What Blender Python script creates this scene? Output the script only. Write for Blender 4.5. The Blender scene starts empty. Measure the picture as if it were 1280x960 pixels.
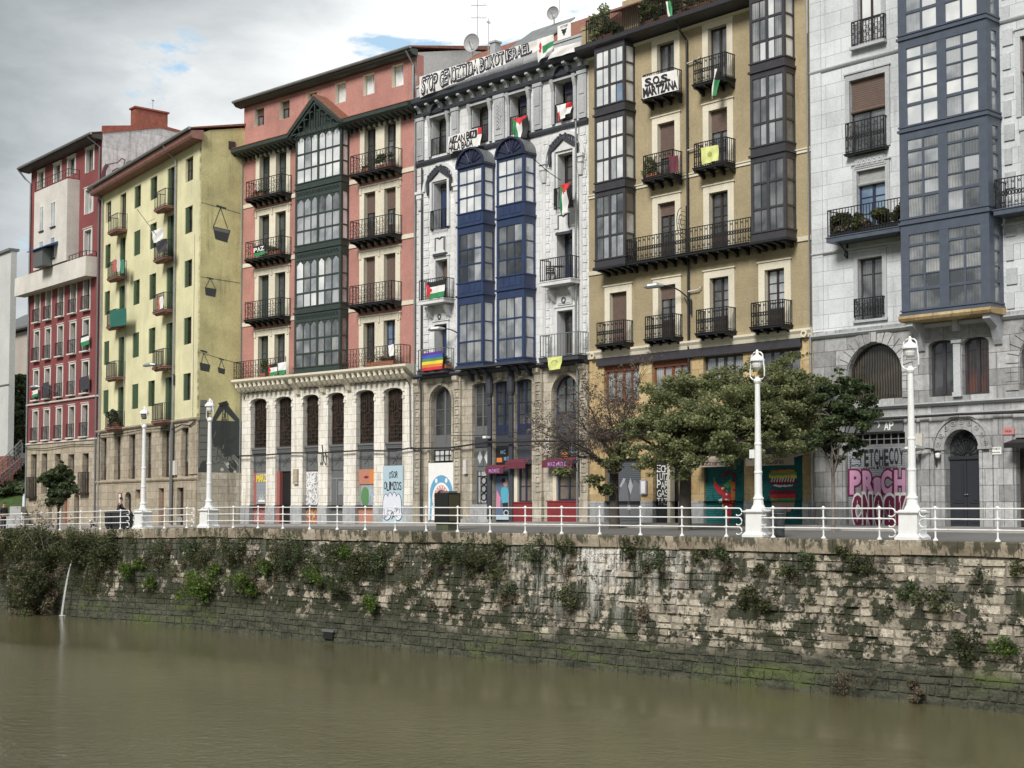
import bpy, math, random
import numpy as np
from mathutils import Vector, Matrix
R = math.radians
GAPW = 2.8
sc = bpy.context.scene
COL = sc.collection

# ---------------------------------------------------------------- camera
FPX, EYE, PITCH = 1775.0, 1.13, R(2.85)
SHIFT = 151 - FPX * math.tan(PITCH)
cam = bpy.data.objects.new('camera', bpy.data.cameras.new('camera'))
COL.objects.link(cam)
cam.location = (0, 0, EYE)
cam.rotation_euler = (R(90) + PITCH, 0, 0)
cam.data.sensor_width = 36
cam.data.lens = FPX / 1280 * 36
cam.data.shift_y = SHIFT / 1280
cam.data.clip_end = 4000
sc.camera = cam

# ---------------------------------------------------------------- sky: nishita sky behind a broken cloud deck
SUN_EL, SUN_AZ = R(42), R(-148)      # azimuth from +Y towards +X: behind the camera, to its left
world = bpy.data.worlds.new('World')
sc.world = world
world.use_nodes = True
wt = world.node_tree
wn, wl = wt.nodes, wt.links
bg = wn['Background']
sky = wn.new('ShaderNodeTexSky')
sky.sky_type = 'NISHITA'
sky.sun_disc = False
sky.sun_elevation = SUN_EL
sky.sun_rotation = SUN_AZ
sky.air_density = 1.2
tc = wn.new('ShaderNodeTexCoord')
def wnode(t, **k):
    n = wn.new(t)
    for a, b in k.items():
        setattr(n, a, b)
    return n
mp = wnode('ShaderNodeMapping')
mp.inputs['Scale'].default_value = (1, 1, 2.6)
mp.inputs['Location'].default_value = (1.5, 0.3, 0.2)
wl.new(tc.outputs['Generated'], mp.inputs['Vector'])
def wnoise(scale, detail, rough, dist=0.0):
    n = wnode('ShaderNodeTexNoise')
    n.inputs['Scale'].default_value = scale
    n.inputs['Detail'].default_value = detail
    n.inputs['Roughness'].default_value = rough
    n.inputs['Distortion'].default_value = dist
    wl.new(mp.outputs['Vector'], n.inputs['Vector'])
    return n
def wramp(src, stops):
    r = wnode('ShaderNodeValToRGB')
    el = r.color_ramp.elements
    el[0].position, el[0].color = stops[0][0], (*stops[0][1], 1)
    el[1].position, el[1].color = stops[-1][0], (*stops[-1][1], 1)
    for p, c in stops[1:-1]:
        e = el.new(p)
        e.color = (*c, 1)
    wl.new(src, r.inputs['Fac'])
    return r
def wmath(op, a, b=None, c=None):
    n = wnode('ShaderNodeMath', operation=op)
    for i, v in enumerate((a, b, c)):
        if v is None:
            continue
        if isinstance(v, (int, float)):
            n.inputs[i].default_value = v
        else:
            wl.new(v, n.inputs[i])
    return n.outputs[0]
sep = wnode('ShaderNodeSeparateXYZ')
wl.new(tc.outputs['Generated'], sep.inputs['Vector'])
big = wnoise(2.6, 5, 0.5, 0.3)
fine = wnoise(9.0, 7, 0.6, 0.2)
# the cloud deck is thick and grey towards the left of the view, thin and bright in the middle
side = wmath('MULTIPLY_ADD', sep.outputs['X'], 1.9, 0.79)
side = wmath('ADD', side, wmath('MULTIPLY', wmath('SUBTRACT', 0.26, sep.outputs['Z']), 0.9))
side = wmath('ADD', side, wmath('MULTIPLY', wmath('SUBTRACT', big.outputs['Fac'], 0.5), 0.75))
side = wmath('ADD', side, wmath('MULTIPLY', wmath('SUBTRACT', fine.outputs['Fac'], 0.5), 0.42))
cloud = wramp(side, [(0.0, (2.3, 2.5, 2.65)), (0.2, (3.5, 3.8, 3.95)), (0.38, (5.2, 5.5, 5.65)), (0.54, (7.6, 7.8, 7.85)), (0.75, (9.2, 9.3, 9.3)), (1.0, (12.0, 12.1, 12.0))])
gap = wnoise(11.0, 6, 0.6, 0.25)
gap.noise_dimensions = '4D'
gap.inputs['W'].default_value = GAPW
gapm = wmath('ADD', gap.outputs['Fac'], wmath('MULTIPLY', wmath('MINIMUM', side, 0.6), 0.25))
hole = wramp(gapm, [(0.0, (0, 0, 0)), (0.69, (0, 0, 0)), (0.76, (1, 1, 1)), (1.0, (1, 1, 1))])
blue = wnode('ShaderNodeMixRGB')
blue.inputs['Fac'].default_value = 0.45
wl.new(sky.outputs['Color'], blue.inputs['Color1'])
blue.inputs['Color2'].default_value = (5.6, 8.0, 9.8, 1)
skymix = wnode('ShaderNodeMixRGB')
wl.new(hole.outputs['Color'], skymix.inputs['Fac'])
wl.new(cloud.outputs['Color'], skymix.inputs['Color1'])
wl.new(blue.outputs['Color'], skymix.inputs['Color2'])
wl.new(skymix.outputs['Color'], bg.inputs['Color'])
bg.inputs['Strength'].default_value = 0.078

# ---------------------------------------------------------------- sun through thin cloud
sun = bpy.data.objects.new('sun', bpy.data.lights.new('sun', 'SUN'))
COL.objects.link(sun)
sun.data.energy = 2.6
sun.data.angle = R(20)
sun.data.color = (1.0, 0.955, 0.89)
sun.location = (-40, -60, 80)
d = Vector((math.sin(SUN_AZ) * math.cos(SUN_EL), math.cos(SUN_AZ) * math.cos(SUN_EL), math.sin(SUN_EL)))
sun.rotation_euler = d.to_track_quat('Z', 'Y').to_euler()

sc.view_settings.view_transform = 'Standard'
sc.view_settings.look = 'None'
sc.view_settings.exposure = 0.72
sc.view_settings.gamma = 1.0
sc.render.engine = 'CYCLES'
sc.cycles.use_denoising = True
sc.cycles.max_bounces = 6
sc.cycles.caustics_reflective = False
sc.cycles.caustics_refractive = False

# ================================================================ helpers
class Fac:
    """a vertical plane: origin at its left end, u to the right along it, z up, w out towards the river"""
    def __init__(f, ox, oy, phi):
        f.o = (ox, oy)
        f.phi = R(phi)
        f.u = (math.cos(f.phi), -math.sin(f.phi))
        f.n = (math.sin(f.phi), math.cos(f.phi))
    def uv(f, px, py, w=0):
        x = (px - 640) / FPX
        y = -(py - 480 - SHIFT) / FPX
        c, s = math.cos(PITCH), math.sin(PITCH)
        d = (x, c - y * s, s + y * c)
        ox, oy = f.o[0] - f.n[0] * w, f.o[1] - f.n[1] * w
        t = (ox * f.n[0] + oy * f.n[1]) / (d[0] * f.n[0] + d[1] * f.n[1])
        return ((t * d[0] - ox) * f.u[0] + (t * d[1] - oy) * f.u[1], EYE + t * d[2])
    def rect(f, xl, yt, xr, yb, w=0):
        """photo rectangle (measured down its left edge) -> u0, u1, z0, z1"""
        a, b, c = f.uv(xl, yt, w), f.uv(xl, yb, w), f.uv(xr, yt, w)
        return a[0], c[0], b[1], a[1]
    def world(f, u, y, z=0):
        return (f.o[0] + f.u[0] * u + f.n[0] * y, f.o[1] + f.u[1] * u + f.n[1] * y, z)
def leftend(x, y, phi, px):
    k = (px - 640) / FPX
    c, s = math.cos(R(phi)), math.sin(R(phi))
    t = (x - k * y) / (c + k * s)
    return x - t * c, y + t * s

B0 = (12.57, 59.0)
GREY = Fac(*B0, 48)
_t = leftend(*B0, 47, 737); TAN = Fac(*_t, 47)
_w = leftend(*_t, 45.5, 520); WHITE = Fac(*_w, 45.5)
_r = leftend(*_w, 42, 301); RED = Fac(*_r, 42)
_c = (_r[0] - 2.8 * math.sin(R(56)), _r[1] - 2.8 * math.cos(R(56)))
GABLE = Fac(*_c, -34)
_y = leftend(*_c, 56, 122); YEL = Fac(*_y, 56)
_f = leftend(*_y, 50, 33); FAR = Fac(*_f, 50)
SIDER = Fac(*_w, -48)       # party wall of the pink house above its lower neighbour
SIDEF = Fac(*_y, -40)       # party wall of the far red house
RAIL = Fac(14.75 - .731 * 62, 43.3 + .682 * 62, 43)    # edge of the quay, u = 62 at the right of the picture

def tag(o, label=None, cat=None, group=None, kind=None):
    if label: o['label'] = label
    if cat: o['category'] = cat
    if group: o['group'] = group
    if kind: o['kind'] = kind
    return o
def empty(name, label, cat, loc=(0, 0, 0), rz=0.0, group=None, parent=None):
    o = bpy.data.objects.new(name, None)
    COL.objects.link(o)
    o.empty_display_size = .3
    o.location = loc
    o.rotation_euler = (0, 0, rz)
    return tag(o, label, cat, group)
def on(f, u, y, z):
    return f.world(u, y, z)

class MB:
    def __init__(s):
        s.v, s.f, s.m, s.parts = [], [], [], []
    def add(s, vs, fs, mi=0):
        n = len(s.v)
        s.v += [tuple(p) for p in vs]
        s.f += [tuple(i + n for i in q) for q in fs]
        s.m += [mi] * len(fs)
        s.parts.append((n, len(s.v), len(s.f) - len(fs), len(s.f)))
    def box(s, x0, x1, y0, y1, z0, z1, mi=0):
        if x0 > x1: x0, x1 = x1, x0
        if y0 > y1: y0, y1 = y1, y0
        if z0 > z1: z0, z1 = z1, z0
        s.add([(x0, y0, z0), (x1, y0, z0), (x1, y1, z0), (x0, y1, z0), (x0, y0, z1), (x1, y0, z1), (x1, y1, z1), (x0, y1, z1)],
              [(0, 3, 2, 1), (4, 5, 6, 7), (0, 1, 5, 4), (1, 2, 6, 5), (2, 3, 7, 6), (3, 0, 4, 7)], mi)
    def quad(s, a, b, c, d, mi=0):
        s.add([a, b, c, d], [(0, 1, 2, 3)], mi)
    def prism(s, poly, y0, y1, mi=0):
        """poly: (x, z) points, extruded along y"""
        n = len(poly)
        if y0 > y1: y0, y1 = y1, y0
        area = sum(poly[i][0] * poly[(i + 1) % n][1] - poly[(i + 1) % n][0] * poly[i][1] for i in range(n))
        if area < 0: poly = poly[::-1]
        vs = [(x, y0, z) for x, z in poly] + [(x, y1, z) for x, z in poly]
        fs = [tuple(range(n)), tuple(range(2 * n - 1, n - 1, -1))]
        fs += [(i, i + n, (i + 1) % n + n, (i + 1) % n) for i in range(n)]
        s.add(vs, fs, mi)
    def prismx(s, poly, x0, x1, mi=0):
        """poly: (y, z) profile, extruded along x"""
        n = len(poly)
        if x0 > x1: x0, x1 = x1, x0
        area = sum(poly[i][0] * poly[(i + 1) % n][1] - poly[(i + 1) % n][0] * poly[i][1] for i in range(n))
        if area > 0: poly = poly[::-1]
        vs = [(x0, y, z) for y, z in poly] + [(x1, y, z) for y, z in poly]
        fs = [tuple(range(n)), tuple(range(2 * n - 1, n - 1, -1))]
        fs += [(i, i + n, (i + 1) % n + n, (i + 1) % n) for i in range(n)]
        s.add(vs, fs, mi)
    def tube(s, pts, r, n=6, mi=0, cap=True):
        pts = [Vector(p) for p in pts]
        rs = r if isinstance(r, (list, tuple)) else [r] * len(pts)
        vs, fs = [], []
        for i, p in enumerate(pts):
            t = (pts[min(i + 1, len(pts) - 1)] - pts[max(i - 1, 0)])
            if t.length < 1e-6: t = Vector((0, 0, 1))
            t.normalize()
            a = Vector((0, 0, 1)) if abs(t.z) < .9 else Vector((1, 0, 0))
            e1 = t.cross(a).normalized(); e2 = t.cross(e1)
            for k in range(n):
                g = 2 * math.pi * k / n
                vs.append(p + rs[i] * (math.cos(g) * e1 + math.sin(g) * e2))
        for i in range(len(pts) - 1):
            for k in range(n):
                k2 = (k + 1) % n
                fs.append((i * n + k, i * n + k2, (i + 1) * n + k2, (i + 1) * n + k))
        if cap:
            fs.append(tuple(range(n))); fs.append(tuple(len(vs) - 1 - k for k in range(n)))
        s.add(vs, fs, mi)
    def lathe(s, prof, n=12, c=(0, 0, 0), mi=0):
        vs, fs = [], []
        for r, z in prof:
            for k in range(n):
                g = 2 * math.pi * k / n
                vs.append((c[0] + r * math.cos(g), c[1] + r * math.sin(g), c[2] + z))
        for i in range(len(prof) - 1):
            for k in range(n):
                k2 = (k + 1) % n
                fs.append((i * n + k, i * n + k2, (i + 1) * n + k2, (i + 1) * n + k))
        fs.append(tuple(range(n - 1, -1, -1))); fs.append(tuple(len(vs) - n + k for k in range(n)))
        s.add(vs, fs, mi)
    def ring(s, cx, y, cz, r, t, n=8, mi=0, rz=None):
        """flat wrought-iron ring standing in the x-z plane"""
        vs, fs = [], []
        for k in range(n):
            g = 2 * math.pi * k / n
            for rr in (r - t, r + t):
                for yy in (y - t, y + t):
                    vs.append((cx + rr * math.cos(g), yy, cz + (rz or 1) * rr * math.sin(g)))
        for k in range(n):
            a, b = k * 4, ((k + 1) % n) * 4
            fs += [(a, a + 1, b + 1, b), (a + 2, b + 2, b + 3, a + 3), (a, b, b + 2, a + 2), (a + 1, a + 3, b + 3, b + 1)]
        s.add(vs, fs, mi)
    def split(s):
        """the pieces of this mesh that stand well apart from each other"""
        k = len(s.parts)
        if k < 2 or k > 700: return [s]
        P = np.array(s.v, dtype=float)
        lo = np.array([P[a:b].min(axis=0) for a, b, _, _ in s.parts]); hi = np.array([P[a:b].max(axis=0) for a, b, _, _ in s.parts])
        size = (hi - lo).max(axis=1)
        gap = np.maximum(0, np.maximum(lo[:, None] - hi[None], lo[None] - hi[:, None]))
        near = np.sqrt((gap ** 2).sum(axis=2)) <= np.maximum(.02, .5 * np.maximum(size[:, None], size[None]))
        lab = list(range(k))
        def find(i):
            while lab[i] != i: i = lab[i]
            return i
        for i, j in zip(*np.nonzero(np.triu(near, 1))):
            a, b = find(i), find(j)
            if a != b: lab[b] = a
        groups = {}
        for i in range(k): groups.setdefault(find(i), []).append(i)
        if len(groups) < 2 or len(groups) > 40: return [s]
        out = []
        for g in groups.values():
            m = MB()
            for i in g:
                a, b, fa, fb = s.parts[i]
                n = len(m.v)
                m.v += s.v[a:b]; m.f += [tuple(q - a + n for q in f) for f in s.f[fa:fb]]; m.m += s.m[fa:fb]
                m.parts.append((n, len(m.v), 0, 0))
            out.append(m)
        return out
    def build(s, name, mats, parent=None, smooth=False, whole=False):
        if parent is not None and not whole:
            pcs = s.split()
            if len(pcs) > 1:
                return [p.build(name, mats, parent, smooth, True) for p in pcs][0]
        me = bpy.data.meshes.new(name)
        me.from_pydata([tuple(p) for p in s.v], [], s.f)
        if not isinstance(mats, (list, tuple)): mats = [mats]
        for m in mats: me.materials.append(m)
        if len(mats) > 1: me.polygons.foreach_set('material_index', s.m)
        if smooth: me.polygons.foreach_set('use_smooth', [True] * len(s.f))
        me.update()
        o = bpy.data.objects.new(name, me)
        COL.objects.link(o)
        if parent: o.parent = parent
        return o

# ================================================================ materials
def new_mat(name):
    m = bpy.data.materials.new(name)
    m.use_nodes = True
    nt = m.node_tree
    return m, nt, nt.nodes['Principled BSDF']
def nd(nt, t, ins=None, **k):
    n = nt.nodes.new(t)
    for a, b in k.items(): setattr(n, a, b)
    for a, b in (ins or {}).items():
        if isinstance(b, bpy.types.NodeSocket): nt.links.new(b, n.inputs[a])
        else: n.inputs[a].default_value = b
    return n
def mixc(nt, fac, a, b, mode='MIX'):
    n = nd(nt, 'ShaderNodeMixRGB', blend_type=mode)
    for i, v in (('Fac', fac), ('Color1', a), ('Color2', b)):
        if isinstance(v, bpy.types.NodeSocket): nt.links.new(v, n.inputs[i])
        elif isinstance(v, (int, float)): n.inputs[i].default_value = v
        else: n.inputs[i].default_value = (*v, 1)
    return n.outputs['Color']
def ramp(nt, src, p0, p1, c0=(0, 0, 0), c1=(1, 1, 1)):
    n = nd(nt, 'ShaderNodeValToRGB')
    e = n.color_ramp.elements
    e[0].position, e[1].position = p0, p1
    e[0].color, e[1].color = (*c0, 1), (*c1, 1)
    nt.links.new(src, n.inputs['Fac'])
    return n.outputs['Color']
def mul(c, k): return tuple(min(1, x * k) for x in c)
def objco(nt, scale=(1, 1, 1), loc=(0, 0, 0)):
    t = nd(nt, 'ShaderNodeTexCoord')
    mpn = nd(nt, 'ShaderNodeMapping')
    mpn.inputs['Scale'].default_value = scale
    mpn.inputs['Location'].default_value = loc
    nt.links.new(t.outputs['Object'], mpn.inputs['Vector'])
    return mpn.outputs['Vector']
def noise(nt, vec, scale, detail=4, rough=.55):
    return nd(nt, 'ShaderNodeTexNoise', {'Vector': vec, 'Scale': scale, 'Detail': detail, 'Roughness': rough}).outputs['Fac']
def bump(nt, bs, h, dist, strength=.6):
    b = nd(nt, 'ShaderNodeBump', {'Height': h, 'Distance': dist, 'Strength': strength})
    nt.links.new(b.outputs['Normal'], bs.inputs['Normal'])

def plain(name, col, rough=.6, metal=0.0, var=.12, scale=4.0, bmp=0.0):
    m, nt, bs = new_mat(name)
    bs.inputs['Roughness'].default_value = rough
    bs.inputs['Metallic'].default_value = metal
    n = noise(nt, objco(nt), scale)
    nt.links.new(mixc(nt, n, mul(col, 1 - var * 1.6), mul(col, 1 + var * 1.6)), bs.inputs['Base Color'])
    if bmp: bump(nt, bs, noise(nt, objco(nt), scale * 8), bmp)
    return m
def plaster(name, col, dirt=(.12, .11, .09), streak=.5, patch=.35, seed=0.0, rough=.9, joints=None):
    """painted render with rain streaks, weathered patches, optional scored block joints (w, h, colour)"""
    m, nt, bs = new_mat(name)
    bs.inputs['Roughness'].default_value = rough
    v = objco(nt, loc=(seed, seed * .7, seed * .3))
    n1 = noise(nt, v, .45, 6, .6)
    c = mixc(nt, ramp(nt, n1, .3, .7), mul(col, 1 - patch * .4), mul(col, 1 + patch * .28))
    n2 = noise(nt, objco(nt, (2.2, 2.2, .16), (seed, 0, 0)), 1.6, 6, .65)
    n3 = noise(nt, v, .8, 3, .5)
    st = nd(nt, 'ShaderNodeMath', {0: ramp(nt, n2, .52, .8), 1: ramp(nt, n3, .35, .7)}, operation='MULTIPLY').outputs[0]
    st2 = nd(nt, 'ShaderNodeMath', {0: st, 1: streak}, operation='MULTIPLY').outputs[0]
    c = mixc(nt, st2, c, dirt)
    n4 = noise(nt, v, 14, 5, .6)
    c = mixc(nt, .22, c, ramp(nt, n4, .2, .8), 'OVERLAY')
    h = n4
    if joints:
        jw, jh, jc, jm = joints
        s = nd(nt, 'ShaderNodeSeparateXYZ', {'Vector': objco(nt)})
        cv = nd(nt, 'ShaderNodeCombineXYZ', {'X': s.outputs['X'], 'Y': s.outputs['Z'], 'Z': 0.0}).outputs[0]
        br = nd(nt, 'ShaderNodeTexBrick', {'Vector': cv, 'Scale': 1.0, 'Mortar Size': jm, 'Mortar Smooth': .2, 'Bias': 0.0,
                                          'Brick Width': jw, 'Row Height': jh, 'Color1': (.86, .86, .86, 1), 'Color2': (1, 1, 1, 1), 'Mortar': (1, 1, 1, 1)})
        c = mixc(nt, .8, c, br.outputs['Color'], 'MULTIPLY')
        c = mixc(nt, br.outputs['Fac'], c, jc)
        bump(nt, bs, nd(nt, 'ShaderNodeMath', {0: 1.0, 1: br.outputs['Fac']}, operation='SUBTRACT').outputs[0], .012, .7)
    else:
        bump(nt, bs, h, .006, .5)
    nt.links.new(c, bs.inputs['Base Color'])
    return m
def ashlar(name, c1, c2, jc, jw, jh, jm=.012, dirt=(.1, .09, .07), streak=.7, tint=None):
    """cut stone blocks, each its own tone, with grime"""
    m, nt, bs = new_mat(name)
    bs.inputs['Roughness'].default_value = .88
    s = nd(nt, 'ShaderNodeSeparateXYZ', {'Vector': objco(nt)})
    xy = nd(nt, 'ShaderNodeMath', {0: s.outputs['X'], 1: s.outputs['Y']}, operation='ADD').outputs[0]
    cv = nd(nt, 'ShaderNodeCombineXYZ', {'X': xy, 'Y': s.outputs['Z'], 'Z': 0.0}).outputs[0]
    br = nd(nt, 'ShaderNodeTexBrick', {'Vector': cv, 'Scale': 1.0, 'Mortar Size': jm, 'Mortar Smooth': .15, 'Bias': 0.0,
                                      'Brick Width': jw, 'Row Height': jh, 'Color1': (*c1, 1), 'Color2': (*c2, 1), 'Mortar': (*jc, 1)})
    c = br.outputs['Color']
    v = objco(nt)
    c = mixc(nt, .35, c, ramp(nt, noise(nt, v, 5, 6, .65), .2, .8), 'OVERLAY')
    if tint:
        c = mixc(nt, ramp(nt, noise(nt, v, .9, 4, .6), .5, .68), c, tint)
    n2 = noise(nt, objco(nt, (2.4, 2.4, .2)), 1.3, 6, .65)
    st = nd(nt, 'ShaderNodeMath', {0: ramp(nt, n2, .5, .78), 1: streak}, operation='MULTIPLY').outputs[0]
    c = mixc(nt, st, c, dirt)
    nt.links.new(c, bs.inputs['Base Color'])
    hh = nd(nt, 'ShaderNodeMath', {0: noise(nt, v, 9, 5, .7), 1: br.outputs['Fac']}, operation='SUBTRACT').outputs[0]
    bump(nt, bs, hh, .02, .6)
    return m
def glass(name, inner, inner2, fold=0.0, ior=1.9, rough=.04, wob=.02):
    """window pane: room, curtain and painted sky-reflection tones, under a reflecting sheet of slightly wavy glass"""
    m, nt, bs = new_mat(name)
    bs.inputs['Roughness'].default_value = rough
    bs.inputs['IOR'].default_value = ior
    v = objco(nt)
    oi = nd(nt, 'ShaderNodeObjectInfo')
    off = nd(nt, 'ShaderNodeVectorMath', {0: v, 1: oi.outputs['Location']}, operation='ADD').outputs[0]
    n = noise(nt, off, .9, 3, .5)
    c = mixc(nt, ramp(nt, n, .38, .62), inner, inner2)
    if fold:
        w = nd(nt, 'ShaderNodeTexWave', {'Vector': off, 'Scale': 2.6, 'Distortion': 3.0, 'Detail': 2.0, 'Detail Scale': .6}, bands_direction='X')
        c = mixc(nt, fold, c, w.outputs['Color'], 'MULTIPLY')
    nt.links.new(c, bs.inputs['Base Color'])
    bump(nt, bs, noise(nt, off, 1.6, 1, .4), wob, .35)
    return m

M = {}
M['white_render'] = plaster('white_render', (.70, .71, .72), (.16, .16, .15), .75, .5, 3.1, joints=(.9, .42, (.46, .47, .47), .012))
M['white_trim'] = plaster('white_trim', (.62, .63, .64), (.14, .14, .13), .7, .5, 1.7)
M['grey_trim'] = plaster('grey_trim', (.40, .415, .43), (.1, .1, .1), .6, .5, 2.7)
M['slate_trim'] = plaster('slate_trim', (.045, .05, .065), (.02, .02, .02), .4, .5, 4.1, rough=.7)
M['pale_grey_render'] = plaster('pale_grey_render', (.60, .63, .655), (.2, .2, .2), .6, .5, 8.3, joints=(1.55, .60, (.33, .345, .36), .011))
M['pale_grey_trim'] = plaster('pale_grey_trim', (.44, .46, .48), (.16, .16, .16), .65, .5, 5.5)
M['grey_stone'] = ashlar('grey_stone', (.24, .245, .25), (.42, .425, .43), (.14, .14, .14), 1.1, .62, .014, streak=.75)
M['ochre'] = plaster('ochre', (.35, .29, .18), (.14, .11, .07), .75, .5, 6.2, joints=(40, .62, (.36, .30, .19), .012))
M['ochre_plain'] = plaster('ochre_plain', (.35, .29, .18), (.14, .11, .07), .75, .5, 6.9)
M['cream'] = plaster('cream', (.66, .615, .50), (.25, .22, .16), .5, .35, 2.2)
M['cream_stone'] = ashlar('cream_stone', (.66, .63, .56), (.76, .73, .67), (.34, .31, .27), .62, .42, .010, (.16, .13, .10), .75)
M['gold_stone'] = ashlar('gold_stone', (.38, .27, .13), (.52, .40, .22), (.24, .20, .14), .8, .8, .012, (.15, .11, .07), .5)
M['old_stone'] = ashlar('old_stone', (.33, .295, .235), (.47, .43, .355), (.19, .17, .14), .75, .45, .012, (.10, .085, .06), .85)
M['buff_stone'] = ashlar('buff_stone', (.33, .28, .21), (.44, .38, .29), (.19, .17, .14), .8, .5, .012, (.10, .09, .07), .8)
M['grey_base'] = ashlar('grey_base', (.27, .28, .29), (.40, .41, .42), (.16, .16, .16), .9, .6, .01, streak=.5)
M['pink'] = plaster('pink', (.41, .20, .17), (.19, .10, .08), .8, .5, 7.7)
M['crimson'] = plaster('crimson', (.20, .052, .054), (.11, .05, .05), .7, .5, 9.9)
M['lemon'] = plaster('lemon', (.66, .63, .40), (.26, .23, .13), .75, .5, 4.4)
M['lemon_shaded'] = plaster('lemon_shaded', (.47, .43, .22), (.10, .10, .06), 1.1, .8, 5.9)  # lemon with the gable's shade mixed into the colour, plus heavier dirt streaks
M['offwhite'] = plaster('offwhite', (.58, .56, .52), (.25, .24, .21), .65, .45, 1.2)
M['pale_wall'] = plaster('pale_wall', (.50, .51, .50), (.3, .29, .27), .3, .25, 3.9)
M['beige_wall'] = plaster('beige_wall', (.40, .36, .32), (.25, .22, .2), .4, .3, 2.9)
M['sheet'] = ashlar('sheet', (.40, .40, .41), (.50, .50, .51), (.26, .26, .26), 1.15, 1.6, .01, (.2, .18, .17), .9)
M['iron'] = plain('iron', (.022, .023, .026), .5, .3, .3)
M['iron_brown'] = plain('iron_brown', (.045, .036, .030), .6, .2, .3)
M['dark_wood'] = plain('dark_wood', (.03, .022, .018), .55, 0, .35, 8)
M['brown_wood'] = plain('brown_wood', (.17, .052, .024), .5, 0, .3, 8)
M['green_wood'] = plain('green_wood', (.034, .048, .043), .5, 0, .3, 5)
M['blue_paint'] = plain('blue_paint', (.026, .044, .105), .42, 0, .25, 3)
M['blue_dark'] = plain('blue_dark', (.020, .026, .058), .45, 0, .3, 3)
M['slate_blue'] = plain('slate_blue', (.075, .092, .125), .4, 0, .18, 3)
M['graphite'] = plain('graphite', (.045, .043, .050), .4, 0, .2, 3)
M['shutter_green'] = plain('shutter_green', (.045, .085, .038), .6, 0, .3, 5)
M['blind_brown'] = plain('blind_brown', (.13, .088, .072), .7, 0, .2, 5)
M['blind_grey'] = plain('blind_grey', (.30, .31, .31), .7, 0, .2, 5)
M['blind_navy'] = plain('blind_navy', (.025, .03, .07), .6, 0, .2, 5)
M['white_metal'] = plain('white_metal', (.72, .73, .74), .35, 0, .10, 6)
m, nt, bs = new_mat('painted_iron')      # white paint, chipped and rust-stained here and there
v = objco(nt)
c = mixc(nt, noise(nt, v, 3, 5, .6), (.62, .63, .63), (.78, .79, .79))
c = mixc(nt, ramp(nt, noise(nt, objco(nt, (3, 3, .5)), 2.4, 6, .7), .58, .72), c, (.46, .42, .36))
c = mixc(nt, ramp(nt, noise(nt, v, 11, 7, .75), .66, .70), c, (.22, .12, .07))
nt.links.new(c, bs.inputs['Base Color']); bs.inputs['Roughness'].default_value = .45
bump(nt, bs, noise(nt, v, 25, 4, .6), .004)
M['white_metal'] = m
M['white_cloth'] = plain('white_cloth', (.72, .71, .70), .9, 0, .08, 3, .01)
M['lead'] = plain('lead', (.17, .18, .19), .5, .3, .3, 2)
M['zinc'] = plain('zinc', (.25, .27, .27), .45, .5, .25, 2)
M['tile'] = plain('tile', (.20, .085, .055), .8, 0, .45, 5, .03)
M['soffit'] = plain('soffit', (.21, .105, .085), .7, 0, .3, 3)
M['rust'] = plain('rust', (.23, .07, .045), .8, 0, .4, 4)
M['cable'] = plain('cable', (.02, .02, .02), .7)
M['black'] = plain('black', (.012, .012, .013), .5)
M['red_paint'] = plain('red_paint', (.20, .026, .030), .45, 0, .2, 4)
M['maroon'] = plain('maroon', (.12, .022, .040), .8, 0, .2, 4)
M['pipe'] = plain('pipe', (.26, .27, .28), .5, .3, .2)
M['terracotta'] = plain('terracotta', (.30, .12, .07), .8)
def flat(name, col, rough=.7):
    if name not in M: M[name] = plain(name, col, rough, 0, .05, 6)
    return M[name]
flat('ink', (.015, .015, .02)); flat('paint_white', (.75, .75, .74)); flat('flag_red', (.55, .03, .04)); flat('flag_green', (.03, .22, .08))
flat('flag_black', (.015, .015, .015)); flat('flag_white', (.75, .75, .74)); flat('banner_yellow', (.62, .66, .25)); flat('violet', (.10, .03, .25))
flat('orange', (.60, .20, .05)); flat('yellow', (.75, .60, .05)); flat('rain_green', (.09, .22, .09)); flat('sky_blue', (.16, .38, .60))
flat('light_blue', (.38, .50, .57)); flat('graffiti_pink', (.56, .30, .47)); flat('graffiti_wine', (.13, .012, .05)); flat('teal', (.008, .15, .155))
flat('lilac', (.42, .25, .62)); flat('graffiti_grey', (.30, .31, .33)); flat('mural_dark', (.03, .035, .035)); flat('mural_mid', (.12, .125, .11)); flat('orange_panel', (.42, .19, .13))
flat('pink_panel', (.30, .10, .085)); flat('skin', (.45, .24, .17)); flat('steel_grey', (.12, .125, .13))
# panes
M['g_dark'] = glass('pane_dark', (.020, .023, .026), (.075, .078, .08), 0, 2.0)  # dark room tone, lifted to paint in some grey reflection
M['g_mid'] = glass('pane_mid', (.05, .056, .062), (.20, .21, .215), .25, 2.4)
M['g_curt'] = glass('pane_curtain', (.38, .39, .39), (.14, .155, .165), .30, 2.4)
M['g_sky'] = glass('pane_bright', (.84, .85, .85), (.58, .61, .63), 0, 3.0, .03, .05)  # pale blinds plus bright sky reflection painted into the base colour
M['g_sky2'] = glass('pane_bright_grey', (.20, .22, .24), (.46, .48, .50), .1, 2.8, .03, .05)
M['g_blue'] = glass('pane_blue', (.10, .16, .26), (.2, .28, .38), 0, 2.0)
M['g_orange'] = glass('pane_orange', (.12, .045, .03), (.03, .03, .03), .5, 1.9)

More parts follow.
